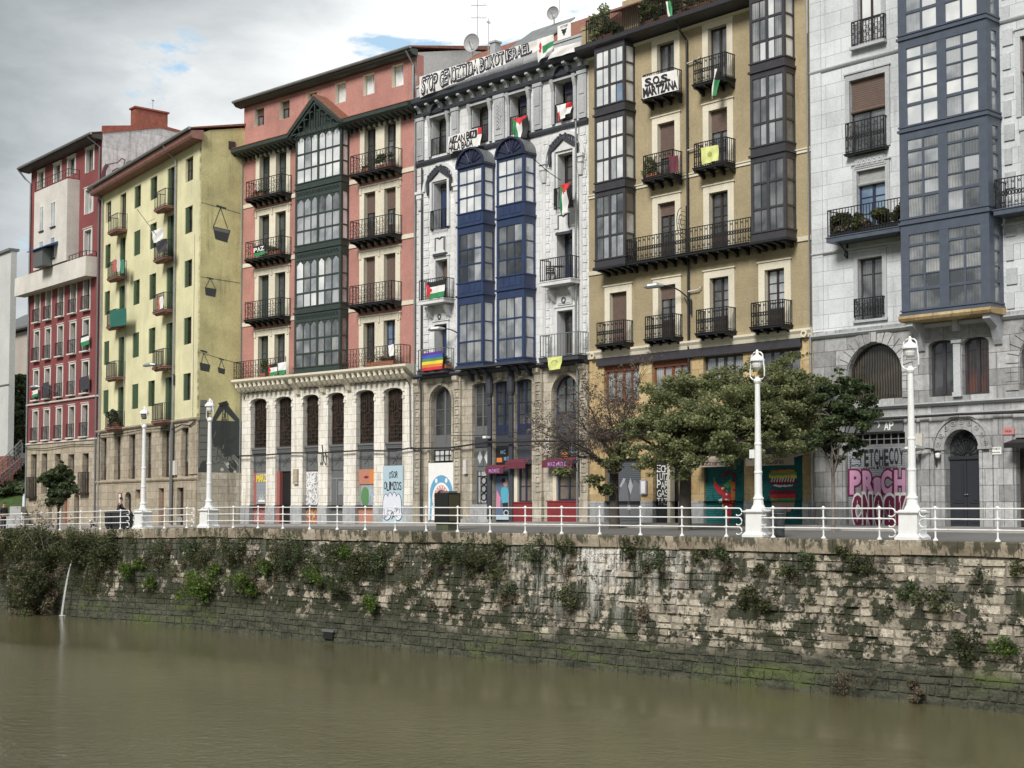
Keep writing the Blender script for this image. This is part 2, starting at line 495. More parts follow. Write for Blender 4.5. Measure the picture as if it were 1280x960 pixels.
def leaf_mat(name, c1, c2, c3):
    m, nt, bs = new_mat(name)
    bs.inputs['Roughness'].default_value = .55
    at = nd(nt, 'ShaderNodeAttribute', attribute_name='tone')
    r = nd(nt, 'ShaderNodeValToRGB')
    e = r.color_ramp.elements
    e[0].color, e[1].color = (*c1, 1), (*c3, 1)
    e[1].position = 1.0
    k = e.new(.5); k.color = (*c2, 1)
    nt.links.new(at.outputs['Fac'], r.inputs['Fac'])
    nt.links.new(r.outputs['Color'], bs.inputs['Base Color'])
    tr = nd(nt, 'ShaderNodeBsdfTranslucent')
    nt.links.new(r.outputs['Color'], tr.inputs['Color'])
    mx = nd(nt, 'ShaderNodeMixShader', {'Fac': .5})
    nt.links.new(bs.outputs[0], mx.inputs[1]); nt.links.new(tr.outputs[0], mx.inputs[2])
    nt.links.new(mx.outputs[0], nt.nodes['Material Output'].inputs['Surface'])
    return m
M['leaf'] = leaf_mat('leaf', (.085, .11, .045), (.21, .24, .105), (.42, .42, .24))
M['leaf_dark'] = leaf_mat('leaf_dark', (.036, .055, .026), (.085, .118, .052), (.17, .21, .10))
M['leaf_wall'] = leaf_mat('leaf_wall', (.036, .046, .018), (.085, .10, .04), (.20, .205, .10))
M['leaf_bright'] = leaf_mat('leaf_bright', (.05, .10, .015), (.11, .18, .03), (.20, .27, .06))
M['leaf_dry'] = leaf_mat('leaf_dry', (.10, .08, .055), (.19, .155, .11), (.32, .27, .19))
M['leaf_plum'] = leaf_mat('leaf_plum', (.13, .09, .075), (.20, .15, .13), (.17, .18, .10))
M['bark'] = plain('bark', (.065, .055, .045), .9, 0, .4, 6, .03)
M['bark_pale'] = plain('bark_pale', (.16, .14, .12), .9, 0, .3, 6)

def leaves(name, pts_fn, n, size, mat, parent=None, seed=1, flat_=.0, elong=1.7):
    """n leaf faces; pts_fn(rng) -> (point, tone 0..1)"""
    rng = random.Random(seed)
    vs, fs, tn = [], [], []
    for i in range(n):
        p, t = pts_fn(rng)
        s = size * rng.uniform(.6, 1.35)
        a = Vector((rng.gauss(0, 1), rng.gauss(0, 1), rng.gauss(0, .6))).normalized()
        b = a.cross(Vector((rng.gauss(0, 1), rng.gauss(0, 1), rng.gauss(0, 1) + flat_))).normalized()
        a, b = a * s * elong * .5, b * s * .5
        k = len(vs)
        p = Vector(p)
        vs += [p - a, p + b, p + a, p - b]
        fs.append((k, k + 1, k + 2, k + 3))
        tn.append(min(1, max(0, t + rng.uniform(-.22, .22))))
    me = bpy.data.meshes.new(name)
    me.from_pydata([tuple(v) for v in vs], [], fs)
    at = me.attributes.new('tone', 'FLOAT', 'FACE')
    at.data.foreach_set('value', tn)
    me.materials.append(mat)
    o = bpy.data.objects.new(name, me)
    COL.objects.link(o)
    if parent: o.parent = parent
    return o
def clumps(cl):
    """point source: leaf clumps (centre, radii), dense at the shell of each"""
    wts = [c[1][0] * c[1][1] * c[1][2] for c in cl]
    tot = sum(wts)
    def f(rng):
        x = rng.random() * tot
        for (c, r), w in zip(cl, wts):
            x -= w
            if x <= 0: break
        while True:
            d = Vector((rng.gauss(0, 1), rng.gauss(0, 1), rng.gauss(0, 1)))
            if d.length > 1e-3: break
        d.normalize()
        q = rng.random() ** .45 * (1 + .35 * abs(rng.gauss(0, .5)))
        return (c[0] + d.x * r[0] * q, c[1] + d.y * r[1] * q, c[2] + d.z * r[2] * q), (hash((round(c[0], 2), round(c[2], 2))) % 100) / 100 * .55 + .2
    return f

_chars = {}
def char_mesh(ch, off=0.0):
    """outline of one character of the built-in font, in a unit box"""
    key = (ch, off)
    if key in _chars: return _chars[key]
    cu = bpy.data.curves.new('letter', 'FONT')
    cu.body = ch
    cu.offset = off
    cu.resolution_u = 3
    ob = bpy.data.objects.new('letter', cu)
    COL.objects.link(ob)
    dg = bpy.context.evaluated_depsgraph_get()
    me = bpy.data.meshes.new_from_object(ob.evaluated_get(dg))
    vs = [tuple(v.co) for v in me.vertices]
    fs = [tuple(p.vertices) for p in me.polygons]
    bpy.data.objects.remove(ob); bpy.data.meshes.remove(me); bpy.data.curves.remove(cu)
    _chars[key] = (vs, fs)
    return vs, fs
def letters(mb, text, u0, u1, z0, z1, surf, off=.02, mi=0, jit=.0, seed=0, gap=.12, fn=None, base=None):
    """write text into a box; surf(u, z) -> point in the sign's own coordinates"""
    rng = random.Random(seed)
    W = {' ': .45, 'I': .45, '.': .35, 'i': .4, 'l': .4, '1': .6, 'M': 1.25, 'W': 1.25, 'm': 1.2}
    ws = [W.get(c, 1.0) for c in text]
    tot = sum(ws)
    x = 0
    for c, w in zip(text, ws):
        a, b = u0 + (u1 - u0) * x / tot, u0 + (u1 - u0) * (x + w) / tot
        x += w
        if c == ' ': continue
        vs, fs = char_mesh(c, 0.0 if base else off)
        if base: vs0 = vs; vs, fs = char_mesh(c, off)
        ref = char_mesh(c, 0.0)[0]
        xs = [v[0] for v in ref]; ys = [v[1] for v in ref]
        xa, xb, ya, yb = min(xs), max(xs), min(ys), max(ys)
        if c in '.,': ya, yb = 0, .7
        if yb - ya < 1e-4 or xb - xa < 1e-4: continue
        g = (b - a) * gap / 2
        dz = (z1 - z0) * rng.uniform(-jit, jit); sh = rng.uniform(-jit, jit) * 1.2
        hh = z1 - z0
        if c.islower() and c not in 'bdfhklt': hh *= .72
        out = []
        for v in vs:
            tx = (v[0] - xa) / (xb - xa); tz = (v[1] - ya) / (yb - ya)
            out.append(surf(a + g + tx * (b - a - 2 * g) + sh * (tz - .5) * (b - a), z0 + dz + tz * hh))
        mb.add(out, fs, mi)
# ================================================================ building kit (x along the facade, -y towards the river, z up)
def arc_pts(u0, u1, zs, h, n=12):
    """points of a flattened arch from (u0, zs) over the crown to (u1, zs)"""
    c, r = (u0 + u1) / 2, (u1 - u0) / 2
    return [(c - r * math.cos(math.pi * i / n), zs + h * math.sin(math.pi * i / n)) for i in range(n + 1)]
def wall(parent, u0, u1, z0, z1, ops, depth, mat, name='wall', back=True, y=0.0, thick=.5, rmat=None):
    """front wall with real openings: ops = (u0, u1, z0, z1[, arch height])"""
    b = MB()
    mats = [mat, rmat or mat]
    us = sorted({round(v, 4) for o in ops for v in o[:2] if u0 < v < u1} | {u0, u1})
    zs = sorted({round(v, 4) for o in ops for v in o[2:4] if z0 < v < z1} | {z0, z1})
    for i in range(len(us) - 1):
        for j in range(len(zs) - 1):
            cu, cz = (us[i] + us[i + 1]) / 2, (zs[j] + zs[j + 1]) / 2
            if any(o[0] < cu < o[1] and o[2] < cz < o[3] for o in ops): continue
            b.quad((us[i], y, zs[j]), (us[i + 1], y, zs[j]), (us[i + 1], y, zs[j + 1]), (us[i], y, zs[j + 1]))
    for o in ops:
        a, c, p, q = o[:4]
        h = o[4] if len(o) > 4 else 0
        t = q - h
        b.quad((a, y, p), (a, y + depth, p), (a, y + depth, t), (a, y, t), 1)
        b.quad((c, y, p), (c, y, t), (c, y + depth, t), (c, y + depth, p), 1)
        b.quad((a, y, p), (c, y, p), (c, y + depth, p), (a, y + depth, p), 1)
        if not h:
            b.quad((a, y, q), (a, y + depth, q), (c, y + depth, q), (c, y, q), 1)
        else:
            ps = arc_pts(a, c, t, h)
            n = len(ps) // 2
            L = [(a, y, q)] + [(x, y, z) for x, z in ps[:n + 1]]
            Rr = [(c, y, q)] + [(x, y, z) for x, z in ps[n:][::-1]]
            b.add(L, [tuple(range(len(L)))][0:1])
            b.add(Rr, [tuple(range(len(Rr) - 1, -1, -1))])
            for k in range(len(ps) - 1):
                (xa, za), (xb, zb) = ps[k], ps[k + 1]
                b.quad((xa, y, za), (xa, y + depth, za), (xb, y + depth, zb), (xb, y, zb), 1)
    if back:   # the ends and the inner face of the wall
        b.quad((u0, y, z0), (u0, y, z1), (u0, y + thick, z1), (u0, y + thick, z0))
        b.quad((u1, y, z0), (u1, y + thick, z0), (u1, y + thick, z1), (u1, y, z1))
        b.quad((u0, y, z1), (u1, y, z1), (u1, y + thick, z1), (u0, y + thick, z1))
    return b.build(name, mats, parent, whole=True)
def shell(parent, u0, u1, z0, z1, deep, mat, name='side_wall'):
    b = MB()
    e = .004
    b.box(u0 + e, u0 + .3, .5, deep, z0, z1); b.box(u1 - .3, u1 - e, .5, deep, z0, z1); b.box(u0 + .3, u1 - .3, deep - .3, deep, z0, z1)
    b.box(u0 + .3, u1 - .3, .5, deep - .3, z1 - .2, z1)
    return b.build(name, mat, parent)

def window(parent, u0, u1, z0, z1, y, fmat, pmat, cols=2, rows=(), fw=.07, mw=.035, name='window', mull=.06, solid=0.0, blind=None, blind_h=0.0, arch=0.0):
    """casement: outer frame, leaf stiles, glazing bars, optional solid lower panel and roller blind; panes as a sub-part"""
    b = MB()
    d = .06
    b.box(u0, u0 + fw, y, y + d, z0, z1); b.box(u1 - fw, u1, y, y + d, z0, z1)
    b.box(u0 + fw, u1 - fw, y + .002, y + d, z1 - fw, z1); b.box(u0 + fw, u1 - fw, y + .002, y + d, z0, z0 + fw)
    a, c, p, q = u0 + fw, u1 - fw, z0 + fw, z1 - fw
    w = (c - a) / cols
    for i in range(1, cols):
        m = mull if (cols == 2 or i == cols // 2) else mw
        b.box(a + w * i - m / 2, a + w * i + m / 2, y - .012, y + d - .004, p, q)
    for r in rows:
        zz = p + (q - p) * r
        b.box(a, c, y + .006, y + d - .008, zz - mw / 2, zz + mw / 2)
    if solid:
        zz = p + (q - p) * solid
        b.box(a, c, y + .010, y + d - .010, p, zz)
    if arch:
        ps = arc_pts(u0 + fw, u1 - fw, z1 - arch, arch - fw, 12)
        po = arc_pts(u0, u1, z1 - arch, arch, 12)
        for k in range(12):
            b.prism([po[k], po[k + 1], ps[k + 1], ps[k]], y - .006, y + d)
    o = b.build(name, fmat, parent)
    g = MB()
    g.quad((a, y + .035, p), (c, y + .035, p), (c, y + .035, q), (a, y + .035, q))
    g.build('pane', pmat, o)
    if blind:
        k = MB()
        zb = z1 - (z1 - z0) * blind_h
        k.box(u0 + .03, u1 - .03, y - .035, y - .014, zb, z1 - .01)
        n = int((z1 - zb) / .09)
        for i in range(n):
            k.box(u0 + .03, u1 - .03, y - .043, y - .035, zb + i * .09, zb + i * .09 + .07)
        k.build('blind', blind, o)
    return o

def rail_mesh(path, z, h, sp=.115, bar=.011, style='bars', mid=None):
    """iron railing along a path of (x, y) points; z of its foot, h its height"""
    b = MB()
    for (xa, ya), (xb, yb) in zip(path, path[1:]):
        L = math.hypot(xb - xa, yb - ya)
        if L < .02: continue
        dx, dy = (xb - xa) / L, (yb - ya) / L
        def seg(s0, s1, zz, t, tw=None):
            tw = tw or t
            p = [(xa + dx * s0, ya + dy * s0), (xa + dx * s1, ya + dy * s1)]
            nx, ny = -dy * tw, dx * tw
            vs = []
            for (x, y_) in p:
                for sgn in (-1, 1):
                    for zz2 in (zz - t, zz + t):
                        vs.append((x + nx * sgn, y_ + ny * sgn, zz2))
            b.add(vs, [(0, 1, 3, 2), (4, 6, 7, 5), (0, 4, 5, 1), (2, 3, 7, 6), (0, 2, 6, 4), (1, 5, 7, 3)])
        seg(0, L, z + h, .018, .024); seg(0, L, z + .07, .013)
        if mid: seg(0, L, z + h * mid, .010)
        n = max(1, int(round(L / sp)))
        for i in range(n + 1):
            s_ = L * i / n
            x, y_ = xa + dx * s_, ya + dy * s_
            k = bar * (1.6 if i in (0, n) else 1)
            b.box(x - k, x + k, y_ - k, y_ + k, z, z + h - .018)
            if style == 'scroll' and i < n:
                xm, ym = xa + dx * (s_ + L / n / 2), ya + dy * (s_ + L / n / 2)
                if abs(dx) > .5:
                    for zz, rr in ((.20, .9), (.50, .62), (.80, .9)) if i % 2 == 0 else ((.35, .7), (.66, .7)):
                        b.ring(xm, ym, z + h * zz, L / n * .5 * rr, .008, 7, rz=1.25)
            if style == 'orn' and i < n and abs(dx) > .5:
                xm, ym = xa + dx * (s_ + L / n / 2), ya + dy * (s_ + L / n / 2)
                b.ring(xm, ym, z + h * .5, .042, .012, 6, rz=2.0)
                if i % 2: b.ring(xm, ym, z + h * .86, .038, .010, 6)
                else: b.ring(xm, ym, z + h * .18, .038, .010, 6)
    return b
def balcony(parent, u0, u1, z, out, smat, rmat=None, style='bars', h=1.05, th=.13, brackets=0, sp=.115, bar=.011, y=0.0, name='balcony', brmat=None):
    b = MB()
    b.box(u0, u1, y - out, y - .004, z - th, z)
    b.box(u0 - .03, u1 + .03, y - out - .03, y - .006, z - .045, z - .004)
    for i in range(brackets):
        x = u0 + .08 + (u1 - u0 - .16) * (i / max(1, brackets - 1))
        b.prismx([(y - .004, z - th), (y - .004, z - th - .30), (y - .10, z - th - .28), (y - out * .55, z - th - .10), (y - out * .95, z - th - .09), (y - out * .95, z - th)], x - .055, x + .055)
    o = b.build(name, smat, parent)
    if rmat:
        e = .05
        rail_mesh([(u0 + e, y), (u0 + e, y - out + e), (u1 - e, y - out + e), (u1 - e, y)], z, h, sp, bar, style).build('railing', rmat, o)
    return o
def surround(parent, u0, u1, z0, z1, t, proud, mat, name='window_surround', top=1.4, sill=False, y=0.0, foot=True):
    """moulded frame round an opening"""
    b = MB()
    b.box(u0 - t, u0, y - proud, y + .02, z0, z1); b.box(u1, u1 + t, y - proud, y + .02, z0, z1)
    b.box(u0 - t, u1 + t, y - proud - .003, y + .02, z1, z1 + t * top)
    b.box(u0 - t - .05, u1 + t + .05, y - proud - .05, y + .02, z1 + t * top, z1 + t * top + .06)
    if sill: b.box(u0 - t - .03, u1 + t + .03, y - proud - .06, y + .02, z0 - .10, z0)
    return b.build(name, mat, parent)
def cornice(parent, u0, u1, prof, mat, name='cornice', dent=0, dmat=None, dprof=None, dw=.10):
    """prof: (out, z) profile from the wall; dent = number of brackets under it"""
    b = MB()
    b.prismx([(.02, prof[0][1])] + [(-o, z) for o, z in prof] + [(.02, prof[-1][1])], u0, u1)
    o = b.build(name, mat, parent)
    if dent:
        k = MB()
        for i in range(dent):
            x = u0 + (u1 - u0) * (i + .5) / dent
            k.prismx([(.0, dprof[0])] + [(-a, z) for a, z in dprof[1]], x - dw / 2, x + dw / 2)
        k.build('brackets', dmat or mat, o)
    return o
def bay(parent, u0, u1, out, levels, fmat, pmats, front, rows, name='glazed_bay', side=1, post=.16, bar=.05, ledge=.06, seed=0, groups=None, band=None, thin=.03, y=0.0, bandmat=None, tilt=()):
    """glazed bay: levels = (z0, z1, zwin0, zwin1); front = number of pane columns, rows = pane row edges as fractions"""
    rng = random.Random(seed)
    b = MB()
    f = y - out
    panes = []
    for li, (z0, z1, a, c) in enumerate(levels):
        # solid bands below and above the glass
        b.box(u0, u1, f, y, z0, a); b.box(u0 + .002, u1 - .002, f + .002, y, c, z1)
        b.box(u0 - ledge, u1 + ledge, f - ledge, y, z0 - .05, z0 + .05)
        b.box(u0 - ledge * .6, u1 + ledge * .6, f - ledge * .6, y, a - .045, a + .02)
        if band: # raised panels in the band under the glass
            n = band
            for i in range(n):
                x0 = u0 + post + (u1 - u0 - 2 * post) * i / n
                x1 = u0 + post + (u1 - u0 - 2 * post) * (i + 1) / n
                b.box(x0 + .04, x1 - .04, f - .018, f + .01, z0 + .14, a - .12)
        for x in (u0, u1 - post):
            b.box(x, x + post, f + .004, f + post, a, c)
        b.box(u0 + .004, u0 + post, y - post * .7, y, a, c); b.box(u1 - post, u1 - .004, y - post * .7, y, a, c)
        # front bars
        gl = groups or [(0.0, 1.0, front)]
        W0, W1 = u0 + post, u1 - post
        for (g0, g1, n) in gl:
            x0, x1 = W0 + (W1 - W0) * g0, W0 + (W1 - W0) * g1
            if n == 0:
                b.box(x0, x1, f + .008, f + .12, a, c); continue
            if g0 > 0 and n > 0 and not any(q[2] == 0 for q in gl): b.box(x0 - post * .55, x0 + post * .55, f + .006, f + .12, a, c)
            for i in range(1, n):
                x = x0 + (x1 - x0) * i / n
                b.box(x - thin, x + thin, f + .02, f + .08, a, c)
            for i in range(n):
                xa, xb = x0 + (x1 - x0) * i / n, x0 + (x1 - x0) * (i + 1) / n
                for r0, r1 in zip(rows, rows[1:]):
                    za, zb = a + (c - a) * r0, a + (c - a) * r1
                    panes.append((li, 'F', xa, xb, za, zb))
        for r in rows[1:-1]:
            zz = a + (c - a) * r
            k = bar if not isinstance(bar, dict) else bar.get(r, .03)
            b.box(W0, W1, f + .012, f + .09, zz - k / 2, zz + k / 2)
            b.box(u1 - .08, u1 - .012, f + post, y - post * .7, zz - k / 2, zz + k / 2)
            b.box(u0 + .012, u0 + .08, f + post, y - post * .7, zz - k / 2, zz + k / 2)
        for r0, r1 in zip(rows, rows[1:]):
            za, zb = a + (c - a) * r0, a + (c - a) * r1
            panes.append((li, 'R', f + post, y - post * .7, za, zb)); panes.append((li, 'L', f + post, y - post * .7, za, zb))
    o = b.build(name, fmat, parent)
    # panes of one level share a sheet per glazing, grouped by their curtain
    for li in range(len(levels)):
        byc = {}
        colkind = {}
        for (l, s, xa, xb, za, zb) in panes:
            if l != li: continue
            ck = (s, round(xa, 2))
            if ck not in colkind: colkind[ck] = rng.choices(range(len(pmats[li])), [.6, .3, .1][:len(pmats[li])])[0]
            k = colkind[ck] if rng.random() < .8 else rng.randrange(len(pmats[li]))
            byc.setdefault(k, MB())
            g = byc[k]
            t = rng.uniform(-.006, .006)
            if s == 'F': g.quad((xa, f + .05 + t, za), (xb, f + .05 - t, za), (xb, f + .05 - t, zb), (xa, f + .05 + t, zb))
            elif s == 'R': g.quad((u1 - .05, xa, za), (u1 - .05, xb, za), (u1 - .05, xb, zb), (u1 - .05, xa, zb))
            else: g.quad((u0 + .05, xb, za), (u0 + .05, xa, za), (u0 + .05, xa, zb), (u0 + .05, xb, zb))
        for k, g in byc.items(): g.build('pane', M[pmats[li][k]], o)
    return o
def soffit_block(parent, u0, u1, out, z0, z1, mat, n, name='bay_base', y=0.0):
    b = MB()
    b.box(u0 - .08, u1 + .08, y - out - .08, y - .004, z1 - .10, z1)
    for i in range(n):
        x = u0 + (u1 - u0) * (i + .5) / n
        b.prismx([(y - .004, z1 - .10), (y - .004, z0), (y - .12, z0 + .02), (y - out * .6, z1 - .20), (y - out, z1 - .17), (y - out, z1 - .10)], x - .08, x + .08)
    return b.build(name, mat, parent)
def pipe(parent, pts, r=.05, mat='pipe', name='downpipe'):
    b = MB(); b.tube(pts, r, 8)
    return b.build(name, M[mat], parent)
def sag(a, c, s, n=10):
    return [(a[0] + (c[0] - a[0]) * i / n, a[1] + (c[1] - a[1]) * i / n, a[2] + (c[2] - a[2]) * i / n - s * 4 * (i / n) * (1 - i / n)) for i in range(n + 1)]
def building(f, name, label, group=None):
    return empty(name, label, 'building', (f.o[0], f.o[1], 0), -f.phi, group)

# ================================================================ the ground, the promenade and the river
def gz(u, y):
    """height of the promenade: u along the quay edge (RAIL), y inland"""
    s = 62 - u
    z = 0.0 if s < 40 else -.45 * min(1.4, (s - 40) / 22)
    k = max(0, min(1, (38 - s) / 10))
    return z + .21 * k * max(0, min(1, y / 9)) + (.15 * max(0, min(1, y / 12)) * max(0, min(1, (s - 40) / 15)))
def to_rail(x, y):
    dx, dy = x - RAIL.o[0], y - RAIL.o[1]
    return dx * RAIL.u[0] + dy * RAIL.u[1], dx * RAIL.n[0] + dy * RAIL.n[1]
def ground_z(x, y): return gz(*to_rail(x, y))

def sheet(name, us, ys, zf, mat, label=None):
    vs, fs = [], []
    for y in ys:
        for u in us:
            x_, y_, _ = RAIL.world(u, y); vs.append((x_, y_, zf(u, y)))
    n = len(us)
    for j in range(len(ys) - 1):
        for i in range(n - 1): fs.append((j * n + i, j * n + i + 1, (j + 1) * n + i + 1, (j + 1) * n + i))
    b = MB(); b.add(vs, fs)
    return tag(b.build(name, mat), kind='structure')
m, nt, bs = new_mat('asphalt')
v = objco(nt)
c = mixc(nt, noise(nt, v, .6, 6, .6), (.085, .085, .085), (.16, .158, .152))
c = mixc(nt, .3, c, ramp(nt, noise(nt, v, 30, 3, .6), .2, .8), 'OVERLAY')
nt.links.new(c, bs.inputs['Base Color']); bs.inputs['Roughness'].default_value = .85
M['asphalt'] = m
m, nt, bs = new_mat('paving')
v = objco(nt)
br = nd(nt, 'ShaderNodeTexBrick', {'Vector': nd(nt, 'ShaderNodeVectorRotate', {'Vector': v, 'Angle': R(43)}, rotation_type='Z_AXIS').outputs[0], 'Scale': 1.0,
        'Mortar Size': .012, 'Brick Width': .6, 'Row Height': .4, 'Color1': (.20, .195, .185, 1), 'Color2': (.27, .262, .25, 1), 'Mortar': (.1, .1, .1, 1)})
c = mixc(nt, .4, br.outputs['Color'], ramp(nt, noise(nt, v, 1.2, 6, .6), .2, .8), 'OVERLAY')
nt.links.new(c, bs.inputs['Base Color']); bs.inputs['Roughness'].default_value = .85
M['paving'] = m
M['soil'] = plain('soil', (.10, .09, .07), .95, 0, .3, .5)
us = [-16 + 2 * i for i in range(52)]
sheet('ground', [-900, -300, -60, -16, 0, 20, 40, 62, 90, 300, 900], [.9, 3, 12, 30, 60, 300, 1500], lambda u, y: -.9, M['soil'])
sheet('promenade', us, [.35, 1.5, 3, 4.5, 6.4], gz, M['asphalt'])
sheet('pavement', us, [6.4 + .0, 8, 9, 10, 12, 14, 20, 30], lambda u, y: gz(u, y) + .10, M['paving'])
k = MB()
for a_, b_ in zip(us, us[1:]):
    p = [RAIL.world(a_, 6.28), RAIL.world(b_, 6.28), RAIL.world(b_, 6.40), RAIL.world(a_, 6.40)]
    za, zb = gz(a_, 6.4), gz(b_, 6.4)
    lo = [(q[0], q[1], z - .05) for q, z in zip(p, (za, zb, zb, za))]
    hi = [(q[0], q[1], z + .105) for q, z in zip(p, (za, zb, zb, za))]
    k.add(lo + hi, [(4, 5, 6, 7), (0, 1, 5, 4), (3, 7, 6, 2)])
tag(k.build('kerb', plain('kerb_stone', (.30, .29, .27), .85, 0, .2, 3)), kind='structure')

WATER_Z = -5.07
m, nt, bs = new_mat('river_water')
v = objco(nt)
n1 = noise(nt, v, .05, 3, .5)
nt.links.new(mixc(nt, ramp(nt, n1, .35, .65), (.094, .088, .045), (.120, .110, .058)), bs.inputs['Base Color'])
bs.inputs['Roughness'].default_value = .09
bs.inputs['IOR'].default_value = 1.50
rot = nd(nt, 'ShaderNodeVectorRotate', {'Vector': v, 'Angle': R(43)}, rotation_type='Z_AXIS').outputs[0]
def wm(op, a, b_=None, c_=None, clamp=False):
    n = nd(nt, 'ShaderNodeMath', operation=op)
    n.use_clamp = clamp
    for i, q in enumerate((a, b_, c_)):
        if q is None: continue
        if isinstance(q, (int, float)): n.inputs[i].default_value = q
        else: nt.links.new(q, n.inputs[i])
    return n.outputs[0]
sp = nd(nt, 'ShaderNodeSeparateXYZ', {'Vector': v})
# distance from the wall, in metres
dw = wm('SUBTRACT', RAIL.o[0] * RAIL.n[0] + RAIL.o[1] * RAIL.n[1], wm('ADD', wm('MULTIPLY', sp.outputs['X'], RAIL.n[0]), wm('MULTIPLY', sp.outputs['Y'], RAIL.n[1])))
gust = noise(nt, v, .07, 3, .55)
wind = wm('MULTIPLY_ADD', wm('ADD', dw, wm('MULTIPLY', gust, 14.0)), 1 / 16.0, -.95, clamp=True)
wind = wm('MULTIPLY_ADD', wind, .96, .035)
st = nd(nt, 'ShaderNodeMapping', {'Vector': v})
st.inputs['Scale'].default_value = (.9, 1.1, 1)
w1 = noise(nt, st.outputs[0], 1.5, 6, .66)
w3 = noise(nt, st.outputs[0], 5.0, 4, .65)
w2 = noise(nt, v, .5, 2, .5)
h = wm('ADD', wm('MULTIPLY', w1, 1.0), wm('MULTIPLY', w3, .9))
h = wm('MULTIPLY', h, wind)
h = wm('ADD', h, wm('MULTIPLY', w2, .05))
bump(nt, bs, h, .30, 1.0)
bs.inputs['Roughness'].default_value = .025
M['water'] = m
b = MB()
P = [RAIL.world(-900, .5), RAIL.world(-900, -900), RAIL.world(900, -900), RAIL.world(900, .5)]
b.quad((P[0][0], P[0][1], WATER_Z), (P[1][0], P[1][1], WATER_Z), (P[2][0], P[2][1], WATER_Z), (P[3][0], P[3][1], WATER_Z))
tag(b.build('river_water', M['water']), kind='structure')
# unseen dark ridge added behind the camera, to darken reflections in glass and water
b = MB()
rg = random.Random(5)
vs, fs = [], []
for i in range(41):
    g = R(100 + 200 * i / 40)
    hh = 26 + 9 * math.sin(i * .7) + rg.uniform(-3, 3)
    for rr, zz in ((230, -5.2), (255, hh * .7), (300, hh), (420, hh * 1.1), (900, -5.2)):
        vs.append((rr * math.sin(g), rr * math.cos(g), zz))
for i in range(40):
    for j in range(4): fs.append((i * 5 + j, (i + 1) * 5 + j, (i + 1) * 5 + j + 1, i * 5 + j + 1))
b.add(vs, fs)
tag(b.build('reflection_ridge', plain('reflection_ridge_dark', (.07, .085, .05), .95, 0, .5, .02)), kind='structure')

# ---------------------------------------------------------------- the quay wall: coursed stone blocks, coping, mud and moss
m, nt, bs = new_mat('quay_stone')
bs.inputs['Roughness'].default_value = .9
v = objco(nt)
at = nd(nt, 'ShaderNodeAttribute', attribute_name='tone').outputs['Fac']
c = nd(nt, 'ShaderNodeValToRGB')
e = c.color_ramp.elements
e[0].color, e[1].color = (.17, .15, .12, 1), (.54, .49, .40, 1)
k = e.new(.5); k.color = (.36, .32, .25, 1)
nt.links.new(at, c.inputs['Fac'])
c = mixc(nt, .55, c.outputs['Color'], ramp(nt, noise(nt, v, 6, 7, .7), .25, .75), 'OVERLAY')
sx = nd(nt, 'ShaderNodeSeparateXYZ', {'Vector': v})
U, Z = sx.outputs['X'], sx.outputs['Z']
def mm(op, a, b_=None, c_=None, clamp=False):
    n = nd(nt, 'ShaderNodeMath', operation=op)
    n.use_clamp = clamp
    for i, q in enumerate((a, b_, c_)):
        if q is None: continue
        if isinstance(q, (int, float)): n.inputs[i].default_value = q
        else: nt.links.new(q, n.inputs[i])
    return n.outputs[0]
# lime weeping from the coping, strongest round one stretch
lime = ramp(nt, noise(nt, objco(nt, (2.2, 1, .16)), 1.6, 9, .75), .46, .58)
limepos = mm('SUBTRACT', 1.0, mm('MULTIPLY', mm('ABSOLUTE', mm('SUBTRACT', U, 46.3)), .16), clamp=True)
limez = mm('MULTIPLY_ADD', Z, .33, 1.25, clamp=True)
# dark rust coloured seepage
seep = ramp(nt, noise(nt, objco(nt, (1.1, 1, .10), (9, 0, 0)), 1.1, 6, .7), .52, .66)
c = mixc(nt, mm('MULTIPLY', seep, .55), c, (.075, .055, .038))
# moss in ragged patches, more of it to the left and near the coping
mn = noise(nt, objco(nt, (1, 1, 1.1)), 1.25, 10, .74)
mleft = mm('MULTIPLY', mm('SUBTRACT', 52.0, U), .0016)
mtop = mm('MULTIPLY', ramp(nt, noise(nt, objco(nt, (.3, 1, .9), (2, 0, 5)), .9, 4, .6), .45, .65), .055)
ms = mm('ADD', mm('ADD', mn, mleft), mtop)
moss = ramp(nt, ms, .512, .545)
c = mixc(nt, moss, c, mixc(nt, ramp(nt, noise(nt, v, 5, 8, .7), .3, .7), (.008, .011, .005), (.045, .052, .020)))
c = mixc(nt, mm('MULTIPLY', mm('MULTIPLY', lime, mm('MULTIPLY_ADD', limepos, .95, .10)), limez), c, (.80, .78, .74))
# tide band: black-green weed up to the high water mark, silt at the foot
tz = mm('ADD', Z, mm('MULTIPLY', noise(nt, objco(nt, (.35, 1, .5)), 1.4, 5, .6), 1.15))
tide = ramp(nt, mm('MULTIPLY_ADD', tz, 1.0, 3.92), .45, .95, (1, 1, 1), (0, 0, 0))
tcol = mixc(nt, ramp(nt, noise(nt, objco(nt, (.5, 1, 2.2)), 2.2, 7, .7), .35, .65), (.030, .036, .024), (.10, .10, .068))
tcol = mixc(nt, ramp(nt, noise(nt, objco(nt, (.18, 1, .7), (4, 0, 0)), 1.5, 5, .6), .56, .68), tcol, (.085, .11, .035))
c = mixc(nt, tide, c, tcol)
nt.links.new(c, bs.inputs['Base Color'])
hb = mm('ADD', noise(nt, v, 10, 6, .7), mm('MULTIPLY', moss, .5))
bump(nt, bs, hb, .09, .9)
M['quay_stone'] = m
QW = empty('quay_wall', 'tall mossy stone river wall with a stone coping below the white railing', 'wall', (RAIL.o[0], RAIL.o[1], 0), -RAIL.phi)
def batter(z): return -.10 * (-z) * .6          # the face leans out a little towards its foot
rg = random.Random(11)
b = MB(); tones = []
z = -.50
row = 0
